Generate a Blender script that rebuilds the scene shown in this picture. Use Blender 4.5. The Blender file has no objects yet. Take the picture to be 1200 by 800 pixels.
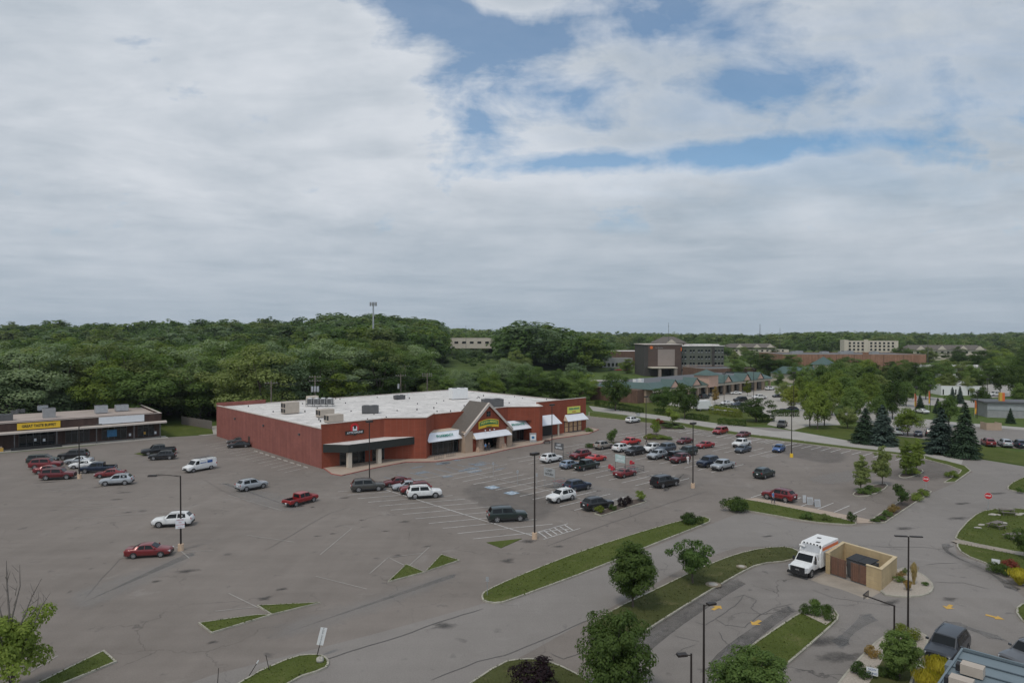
import bpy, math, random
import numpy as np
from mathutils import Vector

R = math.radians
rnd = random.Random(11)
SC = bpy.context.scene
COL = SC.collection

# ------------------------------------------------------------------ survey
# camera 25 m above the lot; G() turns a bearing read off the photograph into
# the point where that line of sight meets the level z (used as a survey tool)
CAM = (0.0, 0.0, 25.0)
PITCH = math.atan(10 / 800)


def G(px, py, z=0.0):
    a = (px - 600) / 800
    b = (400 - py) / 800
    c, s = math.cos(PITCH), math.sin(PITCH)
    d = (a, c + b * s, -s + b * c)
    t = (z - CAM[2]) / d[2]
    return Vector((d[0] * t, d[1] * t, z))


def G2(px, py, z=0.0):
    p = G(px, py, z)
    return (p.x, p.y)


P1 = G(377, 549)
UA = R(42.6)
U = Vector((math.cos(UA), math.sin(UA), 0))
V = Vector((-math.sin(UA), math.cos(UA), 0))


def LT(s, t, z=0.0):
    p = P1 + U * s + V * t
    return Vector((p.x, p.y, z))


def sstep(a, b, x):
    t = min(1.0, max(0.0, (x - a) / (b - a)))
    return t * t * (3 - 2 * t)


def terrain(x, y):
    left = 1 - sstep(-150, 30, x)
    h = 16 * sstep(430, 800, y) * left
    h += 6 * sstep(750, 1500, y) * (1 - left) + 2.5 * math.sin(x * .0045 + 2) * sstep(800, 1300, y) * (1 - left)
    h += 2.2 * math.sin(x * 0.011 + 1) * math.sin(y * 0.006) * sstep(350, 600, y)
    return h


# ------------------------------------------------------------------ materials
MATS = {}


def nodes(m):
    m.use_nodes = True
    nt = m.node_tree
    nt.nodes.clear()
    return nt, nt.nodes, nt.links


def vmul(nt, col_socket, fac_socket):
    n = nt.nodes.new('ShaderNodeVectorMath')
    n.operation = 'SCALE'
    nt.links.new(col_socket, n.inputs[0])
    nt.links.new(fac_socket, n.inputs['Scale'])
    return n.outputs[0]


def ramp(nt, sock, stops):
    n = nt.nodes.new('ShaderNodeMapRange')
    n.inputs[1].default_value, n.inputs[2].default_value = stops[0], stops[1]
    n.inputs[3].default_value, n.inputs[4].default_value = stops[2], stops[3]
    nt.links.new(sock, n.inputs[0])
    return n.outputs[0]


def noise(nt, vec, scale, detail=4, rough=0.6, dist=0.0):
    n = nt.nodes.new('ShaderNodeTexNoise')
    n.inputs['Scale'].default_value = scale
    n.inputs['Detail'].default_value = detail
    n.inputs['Roughness'].default_value = rough
    n.inputs['Distortion'].default_value = dist
    if vec is not None:
        nt.links.new(vec, n.inputs['Vector'])
    return n.outputs['Fac']


def mathn(nt, op, a, b=None, clamp=False):
    n = nt.nodes.new('ShaderNodeMath')
    n.operation = op
    n.use_clamp = clamp
    for i, q in enumerate((a, b)):
        if q is None:
            continue
        if isinstance(q, (int, float)):
            n.inputs[i].default_value = q
        else:
            nt.links.new(q, n.inputs[i])
    return n.outputs[0]


def mixc(nt, fac, a, b, blend='MIX'):
    n = nt.nodes.new('ShaderNodeMix')
    n.data_type = 'RGBA'
    n.blend_type = blend
    for i, q in ((0, fac), (6, a), (7, b)):
        if isinstance(q, (int, float)):
            n.inputs[i].default_value = q
        elif isinstance(q, tuple):
            n.inputs[i].default_value = (*q[:3], 1)
        else:
            nt.links.new(q, n.inputs[i])
    return n.outputs[2]


def mat(name, col, rough=0.8, metal=0.0, nz=(1.5, 0.12), coat=0.0, spec=None, bump=0.0):
    """plain painted / cast material: base colour with soft mottling"""
    if name in MATS:
        return MATS[name]
    m = bpy.data.materials.new(name)
    nt, N, L = nodes(m)
    out = N.new('ShaderNodeOutputMaterial')
    b = N.new('ShaderNodeBsdfPrincipled')
    L.new(b.outputs[0], out.inputs[0])
    b.inputs['Roughness'].default_value = rough
    b.inputs['Metallic'].default_value = metal
    b.inputs['Coat Weight'].default_value = coat
    if spec is not None:
        b.inputs['Specular IOR Level'].default_value = spec
    if nz:
        tc = N.new('ShaderNodeTexCoord')
        f = noise(nt, tc.outputs['Object'], nz[0], 5, 0.65)
        f = ramp(nt, f, (0.25, 0.75, 1 - nz[1], 1 + nz[1]))
        rgb = N.new('ShaderNodeRGB')
        rgb.outputs[0].default_value = (*col, 1)
        L.new(vmul(nt, rgb.outputs[0], f), b.inputs['Base Color'])
        if bump:
            bp = N.new('ShaderNodeBump')
            bp.inputs['Strength'].default_value = bump
            bp.inputs['Distance'].default_value = 0.05
            L.new(noise(nt, tc.outputs['Object'], nz[0] * 8, 3), bp.inputs['Height'])
            L.new(bp.outputs[0], b.inputs['Normal'])
    else:
        b.inputs['Base Color'].default_value = (*col, 1)
    MATS[name] = m
    return m


def paint(name, col, metal=0.25, rough=0.28):
    if name in MATS:
        return MATS[name]
    m = bpy.data.materials.new(name)
    nt, N, L = nodes(m)
    out = N.new('ShaderNodeOutputMaterial')
    b = N.new('ShaderNodeBsdfPrincipled')
    L.new(b.outputs[0], out.inputs[0])
    b.inputs['Roughness'].default_value = rough
    b.inputs['Metallic'].default_value = metal
    b.inputs['Coat Weight'].default_value = 0.35
    b.inputs['Coat Roughness'].default_value = 0.06
    tc = N.new('ShaderNodeTexCoord')
    f = noise(nt, tc.outputs['Object'], 2.5, 4)
    f = ramp(nt, f, (0.3, 0.7, 0.88, 1.06))
    # road dust on the lower body
    sp = N.new('ShaderNodeSeparateXYZ')
    L.new(tc.outputs['Object'], sp.inputs[0])
    dz = ramp(nt, sp.outputs[2], (0.25, 0.75, 0.4, 0.0))
    dz = mathn(nt, 'MULTIPLY', dz, noise(nt, tc.outputs['Object'], 6, 4))
    rgb = N.new('ShaderNodeRGB')
    rgb.outputs[0].default_value = (*col, 1)
    c = mixc(nt, dz, vmul(nt, rgb.outputs[0], f), (0.17, 0.15, 0.13))
    L.new(c, b.inputs['Base Color'])
    MATS[name] = m
    return m


def glass(name, col=(0.012, 0.016, 0.018), rough=0.06):
    return mat(name, col, rough, 0.0, None, spec=0.6)


def leafmat(name, c1, c2, trans=0.42, pos_scale=0.06):
    """foliage: leaf-to-leaf and tree-to-tree variation of one species colour"""
    m = bpy.data.materials.new(name)
    nt, N, L = nodes(m)
    out = N.new('ShaderNodeOutputMaterial')
    geo = N.new('ShaderNodeNewGeometry')
    oi = N.new('ShaderNodeObjectInfo')
    nz = noise(nt, geo.outputs['Position'], pos_scale, 3)
    f = mathn(nt, 'MULTIPLY', geo.outputs['Random Per Island'], 0.40)
    f = mathn(nt, 'ADD', f, mathn(nt, 'MULTIPLY', ramp(nt, nz, (0.3, 0.7, 0, 1)), 0.3))
    f = mathn(nt, 'ADD', f, mathn(nt, 'MULTIPLY', mathn(nt, 'SUBTRACT', oi.outputs['Random'], .2), 0.65), True)
    c = mixc(nt, f, c1, c2)
    d = N.new('ShaderNodeBsdfPrincipled')
    d.inputs['Roughness'].default_value = 0.62
    d.inputs['Specular IOR Level'].default_value = 0.22
    t = N.new('ShaderNodeBsdfTranslucent')
    L.new(c, d.inputs['Base Color'])
    L.new(mixc(nt, 1.0, c, (1.0, 1.15, 0.55), 'MULTIPLY'), t.inputs[0])
    mx = N.new('ShaderNodeMixShader')
    mx.inputs[0].default_value = trans
    L.new(d.outputs[0], mx.inputs[1])
    L.new(t.outputs[0], mx.inputs[2])
    L.new(mx.outputs[0], out.inputs[0])
    MATS[name] = m
    return m


def asphalt(name, ca, cb, crack=0.5, stain=0.5, fade=False):
    """old asphalt: bleached and dark patches, wheel tracks, sealed cracks, oil"""
    m = bpy.data.materials.new(name)
    nt, N, L = nodes(m)
    out = N.new('ShaderNodeOutputMaterial')
    b = N.new('ShaderNodeBsdfPrincipled')
    L.new(b.outputs[0], out.inputs[0])
    geo = N.new('ShaderNodeNewGeometry')
    pos = geo.outputs['Position']
    big = ramp(nt, noise(nt, pos, 0.035, 5, 0.6, 0.6), (0.3, 0.7, 0, 1))
    mid = ramp(nt, noise(nt, pos, 0.22, 6, 0.7, 0.3), (0.28, 0.72, 0, 1))
    mp = N.new('ShaderNodeMapping')
    mp.inputs['Rotation'].default_value = (0, 0, -UA)
    mp.inputs['Scale'].default_value = (0.05, 0.55, 1)
    L.new(pos, mp.inputs[0])
    trk = ramp(nt, noise(nt, mp.outputs[0], 1.0, 5, 0.6), (0.3, 0.7, 0, 1))
    mp2 = N.new('ShaderNodeMapping')
    mp2.inputs['Rotation'].default_value = (0, 0, -UA)
    mp2.inputs['Scale'].default_value = (0.5, 0.06, 1)
    L.new(pos, mp2.inputs[0])
    trk2 = ramp(nt, noise(nt, mp2.outputs[0], 1.0, 5, 0.6), (0.3, 0.7, 0, 1))
    f = mathn(nt, 'MULTIPLY', big, 0.4)
    f = mathn(nt, 'ADD', f, mathn(nt, 'MULTIPLY', mid, 0.25))
    f = mathn(nt, 'ADD', f, mathn(nt, 'MULTIPLY', trk, 0.2))
    f = mathn(nt, 'ADD', f, mathn(nt, 'MULTIPLY', trk2, 0.15))
    c = mixc(nt, f, ca, cb)
    fine = ramp(nt, noise(nt, pos, 9.0, 3, 0.8), (0.25, 0.75, 0.8, 1.18))
    c = vmul(nt, c, fine)
    # cracks
    wn = N.new('ShaderNodeTexNoise')
    wn.inputs['Scale'].default_value = 0.35
    wn.inputs['Detail'].default_value = 4
    L.new(pos, wn.inputs['Vector'])
    vm = N.new('ShaderNodeVectorMath')
    vm.operation = 'MULTIPLY_ADD'
    vm.inputs[1].default_value = (5, 5, 0)
    L.new(wn.outputs['Color'], vm.inputs[0])
    L.new(pos, vm.inputs[2])
    vo = N.new('ShaderNodeTexVoronoi')
    vo.feature = 'DISTANCE_TO_EDGE'
    vo.voronoi_dimensions = '2D'
    vo.inputs['Scale'].default_value = 0.11
    L.new(vm.outputs[0], vo.inputs['Vector'])
    ck = ramp(nt, vo.outputs['Distance'], (0.003, 0.011, 1, 0))
    msk = ramp(nt, noise(nt, pos, 0.06, 3), (0.48, 0.62, 0, 1))
    ck = mathn(nt, 'MULTIPLY', mathn(nt, 'MULTIPLY', ck, msk, True), crack)
    c = mixc(nt, ck, c, (0.045, 0.042, 0.04))
    # oil and tar stains
    st = ramp(nt, noise(nt, pos, 0.55, 3, 0.5, 0.4), (0.66, 0.76, 0, 1))
    c = mixc(nt, mathn(nt, 'MULTIPLY', st, stain), c, (0.07, 0.066, 0.063))
    # pale scuffed dust
    du = ramp(nt, noise(nt, pos, 0.13, 5, 0.7, 1.0), (0.6, 0.78, 0, 1))
    c = mixc(nt, mathn(nt, 'MULTIPLY', du, 0.35), c, (0.34, 0.32, 0.30))
    L.new(c, b.inputs['Base Color'])
    b.inputs['Roughness'].default_value = 0.9
    b.inputs['Specular IOR Level'].default_value = 0.25
    bp = N.new('ShaderNodeBump')
    bp.inputs['Strength'].default_value = 0.25
    bp.inputs['Distance'].default_value = 0.02
    L.new(noise(nt, pos, 14, 3, 0.8), bp.inputs['Height'])
    L.new(bp.outputs[0], b.inputs['Normal'])
    if fade:
        fade_edge(nt, b.outputs[0], out, pos)
    MATS[name] = m
    return m


def fade_edge(nt, shader, out, pos, scale=0.5, top=0.34):
    """ragged worn edge: the mesh attribute 'fade' runs 0 at the rim to 1 inside"""
    at = nt.nodes.new('ShaderNodeAttribute')
    at.attribute_name = 'fade'
    n = mathn(nt, 'MULTIPLY', mathn(nt, 'SUBTRACT', noise(nt, pos, scale, 6, .75, .4), .5), 2.2)
    f = ramp(nt, mathn(nt, 'ADD', at.outputs['Fac'], n), (0.1, 1.3, 0, top))
    tr = nt.nodes.new('ShaderNodeBsdfTransparent')
    mx = nt.nodes.new('ShaderNodeMixShader')
    nt.links.new(f, mx.inputs[0])
    nt.links.new(tr.outputs[0], mx.inputs[1])
    nt.links.new(shader, mx.inputs[2])
    nt.links.new(mx.outputs[0], out.inputs[0])


def stainmat(name, col, scale=1.2, top=.7):
    m = bpy.data.materials.new(name)
    nt, N, L = nodes(m)
    out = N.new('ShaderNodeOutputMaterial')
    b = N.new('ShaderNodeBsdfPrincipled')
    b.inputs['Base Color'].default_value = (*col, 1)
    b.inputs['Roughness'].default_value = .85
    geo = N.new('ShaderNodeNewGeometry')
    fade_edge(nt, b.outputs[0], out, geo.outputs['Position'], scale, top)
    MATS[name] = m
    return m


def grassmat(name, c1, c2, dry=(0.19, 0.16, 0.085), drya=0.45):
    m = bpy.data.materials.new(name)
    nt, N, L = nodes(m)
    out = N.new('ShaderNodeOutputMaterial')
    b = N.new('ShaderNodeBsdfPrincipled')
    L.new(b.outputs[0], out.inputs[0])
    geo = N.new('ShaderNodeNewGeometry')
    pos = geo.outputs['Position']
    f = mathn(nt, 'ADD', mathn(nt, 'MULTIPLY', ramp(nt, noise(nt, pos, 0.25, 5), (0.3, 0.7, 0, 1)), 0.5),
              mathn(nt, 'MULTIPLY', ramp(nt, noise(nt, pos, 6.0, 5, 0.8), (0.25, 0.75, 0, 1)), 0.5))
    c = mixc(nt, f, c1, c2)
    d = ramp(nt, noise(nt, pos, 0.5, 6, 0.75, 0.5), (0.56, 0.74, 0, 1))
    c = mixc(nt, mathn(nt, 'MULTIPLY', d, drya), c, dry)
    L.new(c, b.inputs['Base Color'])
    b.inputs['Roughness'].default_value = 0.95
    b.inputs['Specular IOR Level'].default_value = 0.1
    bp = N.new('ShaderNodeBump')
    bp.inputs['Strength'].default_value = 0.7
    bp.inputs['Distance'].default_value = 0.08
    L.new(noise(nt, pos, 11, 4, 0.8), bp.inputs['Height'])
    L.new(bp.outputs[0], b.inputs['Normal'])
    MATS[name] = m
    return m


def brickmat(name, c1, c2, mortar, scale=1.0, weather=0.25):
    m = bpy.data.materials.new(name)
    nt, N, L = nodes(m)
    out = N.new('ShaderNodeOutputMaterial')
    b = N.new('ShaderNodeBsdfPrincipled')
    L.new(b.outputs[0], out.inputs[0])
    tc = N.new('ShaderNodeTexCoord')
    sp = N.new('ShaderNodeSeparateXYZ')
    L.new(tc.outputs['Object'], sp.inputs[0])
    cb = N.new('ShaderNodeCombineXYZ')
    L.new(mathn(nt, 'ADD', sp.outputs[0], sp.outputs[1]), cb.inputs[0])
    L.new(sp.outputs[2], cb.inputs[1])
    bk = N.new('ShaderNodeTexBrick')
    bk.inputs['Color1'].default_value = (*c1, 1)
    bk.inputs['Color2'].default_value = (*c2, 1)
    bk.inputs['Mortar'].default_value = (*mortar, 1)
    bk.inputs['Scale'].default_value = scale
    bk.inputs['Mortar Size'].default_value = 0.012
    bk.inputs['Brick Width'].default_value = 0.4
    bk.inputs['Row Height'].default_value = 0.2
    L.new(cb.outputs[0], bk.inputs['Vector'])
    # rain streaks running down the wall
    mp = N.new('ShaderNodeMapping')
    mp.inputs['Scale'].default_value = (1.1, 1.1, 0.07)
    L.new(tc.outputs['Object'], mp.inputs[0])
    f = ramp(nt, noise(nt, mp.outputs[0], 1.0, 5, 0.6), (0.3, 0.7, 1 - weather, 1 + weather * 0.6))
    f2 = ramp(nt, noise(nt, tc.outputs['Object'], 0.35, 4), (0.3, 0.7, 1 - weather * .6, 1 + weather * 0.6))
    L.new(vmul(nt, vmul(nt, bk.outputs['Color'], f), f2), b.inputs['Base Color'])
    b.inputs['Roughness'].default_value = 0.88
    b.inputs['Specular IOR Level'].default_value = 0.25
    MATS[name] = m
    return m


def roofmat(name, col):
    """welded roof membrane: lap seams, ponding stains, cleaner patches"""
    m = bpy.data.materials.new(name)
    nt, N, L = nodes(m)
    out = N.new('ShaderNodeOutputMaterial')
    b = N.new('ShaderNodeBsdfPrincipled')
    L.new(b.outputs[0], out.inputs[0])
    tc = N.new('ShaderNodeTexCoord')
    v = tc.outputs['Object']
    sp = N.new('ShaderNodeSeparateXYZ')
    L.new(v, sp.inputs[0])
    fr = mathn(nt, 'FRACT', mathn(nt, 'MULTIPLY', sp.outputs[0], .34))
    seam = ramp(nt, fr, (0, .04, .88, 1.0))
    f = ramp(nt, noise(nt, v, .16, 6, .7, .8), (.3, .7, .78, 1.1))
    st_ = ramp(nt, noise(nt, v, .45, 5, .7, 1.2), (.48, .74, 1.0, .58))
    mp = N.new('ShaderNodeMapping')
    mp.inputs['Scale'].default_value = (.12, .9, 1)
    L.new(v, mp.inputs[0])
    f3 = ramp(nt, noise(nt, mp.outputs[0], 1.0, 5, .65), (.3, .7, .9, 1.06))
    rgb = N.new('ShaderNodeRGB')
    rgb.outputs[0].default_value = (*col, 1)
    c = vmul(nt, vmul(nt, vmul(nt, vmul(nt, rgb.outputs[0], f), st_), seam), f3)
    L.new(c, b.inputs['Base Color'])
    b.inputs['Roughness'].default_value = .85
    MATS[name] = m
    return m


# ------------------------------------------------------------------ mesh builder
class MB:
    def __init__(s):
        s.v, s.f, s.m, s.sm, s.mats = [], [], [], [], []

    def mi(s, m):
        if m not in s.mats:
            s.mats.append(m)
        return s.mats.index(m)

    def add(s, vs, fs, m, smooth=False):
        o = len(s.v)
        s.v += [tuple(p) for p in vs]
        k = s.mi(m)
        for f in fs:
            s.f.append([o + i for i in f])
            s.m.append(k)
            s.sm.append(smooth)
        return s

    def box(s, c, size, m, rz=0.0, taper=1.0):
        """c = middle of the base"""
        x, y, z = c
        a, b, h = size[0] / 2, size[1] / 2, size[2]
        cs, sn = math.cos(rz), math.sin(rz)
        vs = []
        for zz, k in ((0, 1), (h, taper)):
            for i, j in ((-1, -1), (1, -1), (1, 1), (-1, 1)):
                X, Y = i * a * k, j * b * k
                vs.append((x + X * cs - Y * sn, y + X * sn + Y * cs, z + zz))
        return s.add(vs, [(3, 2, 1, 0), (4, 5, 6, 7), (0, 1, 5, 4), (1, 2, 6, 5), (2, 3, 7, 6), (3, 0, 4, 7)], m)

    def blk(s, x0, x1, y0, y1, z0, z1, m):
        return s.box(((x0 + x1) / 2, (y0 + y1) / 2, z0), (x1 - x0, y1 - y0, z1 - z0), m)

    def prism(s, poly, z0, z1, m, top=None, cap=True):
        poly = [(p[0], p[1]) for p in poly]
        if area(poly) < 0:
            poly = poly[::-1]
        n = len(poly)
        vs = [(x, y, z0) for x, y in poly] + [(x, y, z1) for x, y in poly]
        s.add(vs, [(i, (i + 1) % n, n + (i + 1) % n, n + i) for i in range(n)], m)
        if cap:
            s.add([(x, y, z1) for x, y in poly], [tuple(range(n))], top or m)
        return s

    def sheet(s, poly, z, m):
        poly = [(p[0], p[1]) for p in poly]
        if area(poly) < 0:
            poly = poly[::-1]
        return s.add([(x, y, z) for x, y in poly], [tuple(range(len(poly)))], m)

    def tube(s, p0, p1, r0, r1, m, n=8, cap=True):
        p0, p1 = Vector(p0), Vector(p1)
        d = (p1 - p0).normalized()
        a = d.orthogonal().normalized()
        b = d.cross(a)
        vs = []
        for p, r in ((p0, r0), (p1, r1)):
            for i in range(n):
                t = 2 * math.pi * i / n
                vs.append(p + (a * math.cos(t) + b * math.sin(t)) * r)
        s.add(vs, [(i, (i + 1) % n, n + (i + 1) % n, n + i) for i in range(n)], m, True)
        if cap:
            s.add(vs[:n], [tuple(range(n))[::-1]], m)
            s.add(vs[n:], [tuple(range(n))], m)
        return s

    def path(s, pts, radii, m, n=7):
        for i in range(len(pts) - 1):
            s.tube(pts[i], pts[i + 1], radii[i], radii[i + 1], m, n)
        return s

    def poly(s, pts, m, thick=0.0):
        pts = [Vector(p) for p in pts]
        if not thick:
            return s.add(pts, [tuple(range(len(pts)))], m)
        nrm = (pts[1] - pts[0]).cross(pts[2] - pts[1]).normalized() * thick
        n = len(pts)
        vs = pts + [p - nrm for p in pts]
        return s.add(vs, [tuple(range(n)), tuple(range(n, 2 * n))[::-1]] +
                     [(i, n + i, n + (i + 1) % n, (i + 1) % n) for i in range(n)], m)

    def ball(s, c, r, m, seg=10, ring=6, jit=0.0, seed=0):
        rr = random.Random(seed)
        r = r if isinstance(r, tuple) else (r, r, r)
        vs, fs = [], []
        for i in range(ring + 1):
            ph = math.pi * i / ring
            for j in range(seg):
                t = 2 * math.pi * j / seg
                k = 1 + rr.uniform(-jit, jit)
                vs.append((c[0] + r[0] * k * math.sin(ph) * math.cos(t), c[1] + r[1] * k * math.sin(ph) * math.sin(t),
                           c[2] + r[2] * k * math.cos(ph)))
        for i in range(ring):
            for j in range(seg):
                a, b = i * seg + j, i * seg + (j + 1) % seg
                fs.append((a, a + seg, b + seg, b))
        return s.add(vs, fs, m, jit == 0)

    def mesh(s, name):
        me = bpy.data.meshes.new(name)
        me.from_pydata(s.v, [], s.f)
        for m in s.mats:
            me.materials.append(m)
        me.polygons.foreach_set('material_index', s.m)
        me.polygons.foreach_set('use_smooth', s.sm)
        me.update()
        return me

    def build(s, name, parent=None, loc=None, rz=0.0):
        o = bpy.data.objects.new(name, s.mesh(name))
        COL.objects.link(o)
        if parent is not None:
            o.parent = parent
        if loc is not None:
            o.location = loc
        o.rotation_euler = (0, 0, rz)
        return o


def area(p):
    return 0.5 * sum(p[i][0] * p[(i + 1) % len(p)][1] - p[(i + 1) % len(p)][0] * p[i][1] for i in range(len(p)))


def tag(o, label=None, cat=None, group=None, kind=None):
    if label:
        o['label'] = label
    if cat:
        o['category'] = cat
    if group:
        o['group'] = group
    if kind:
        o['kind'] = kind
    return o


def thing(name, label, cat, loc=(0, 0, 0), rz=0.0, group=None):
    o = bpy.data.objects.new(name, None)
    o.empty_display_size = 0.3
    COL.objects.link(o)
    o.location = loc
    o.rotation_euler = (0, 0, rz)
    return tag(o, label, cat, group)


KIDS = {}


def copy_tree(o, parent=None):
    c = o.copy()
    COL.objects.link(c)
    c.parent = parent
    for ch in [x for x in o.children]:
        copy_tree(ch, c)
    return c


def struct(mb, name):
    return tag(mb.build(name), kind='structure')


def text(body, size, m, parent, loc, rot, name='lettering', extrude=0.015, align='CENTER', xs=1.0, offset=0.0):
    cu = bpy.data.curves.new(name, 'FONT')
    cu.body = body
    cu.size = size
    cu.extrude = extrude
    cu.offset = offset
    cu.align_x = align
    cu.align_y = 'CENTER'
    cu.resolution_u = 3
    cu.materials.append(m)
    o = bpy.data.objects.new(name, cu)
    COL.objects.link(o)
    o.parent = parent
    o.location = loc
    o.rotation_euler = rot
    o.scale = (xs, 1, 1)
    dg = bpy.context.evaluated_depsgraph_get()
    me = bpy.data.meshes.new_from_object(o.evaluated_get(dg))
    bpy.data.objects.remove(o)
    bpy.data.curves.remove(cu)
    me.materials.clear()
    me.materials.append(m)
    o = bpy.data.objects.new(name, me)
    COL.objects.link(o)
    o.parent = parent
    o.location = loc
    o.rotation_euler = rot
    o.scale = (xs, 1, 1)
    return o


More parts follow.
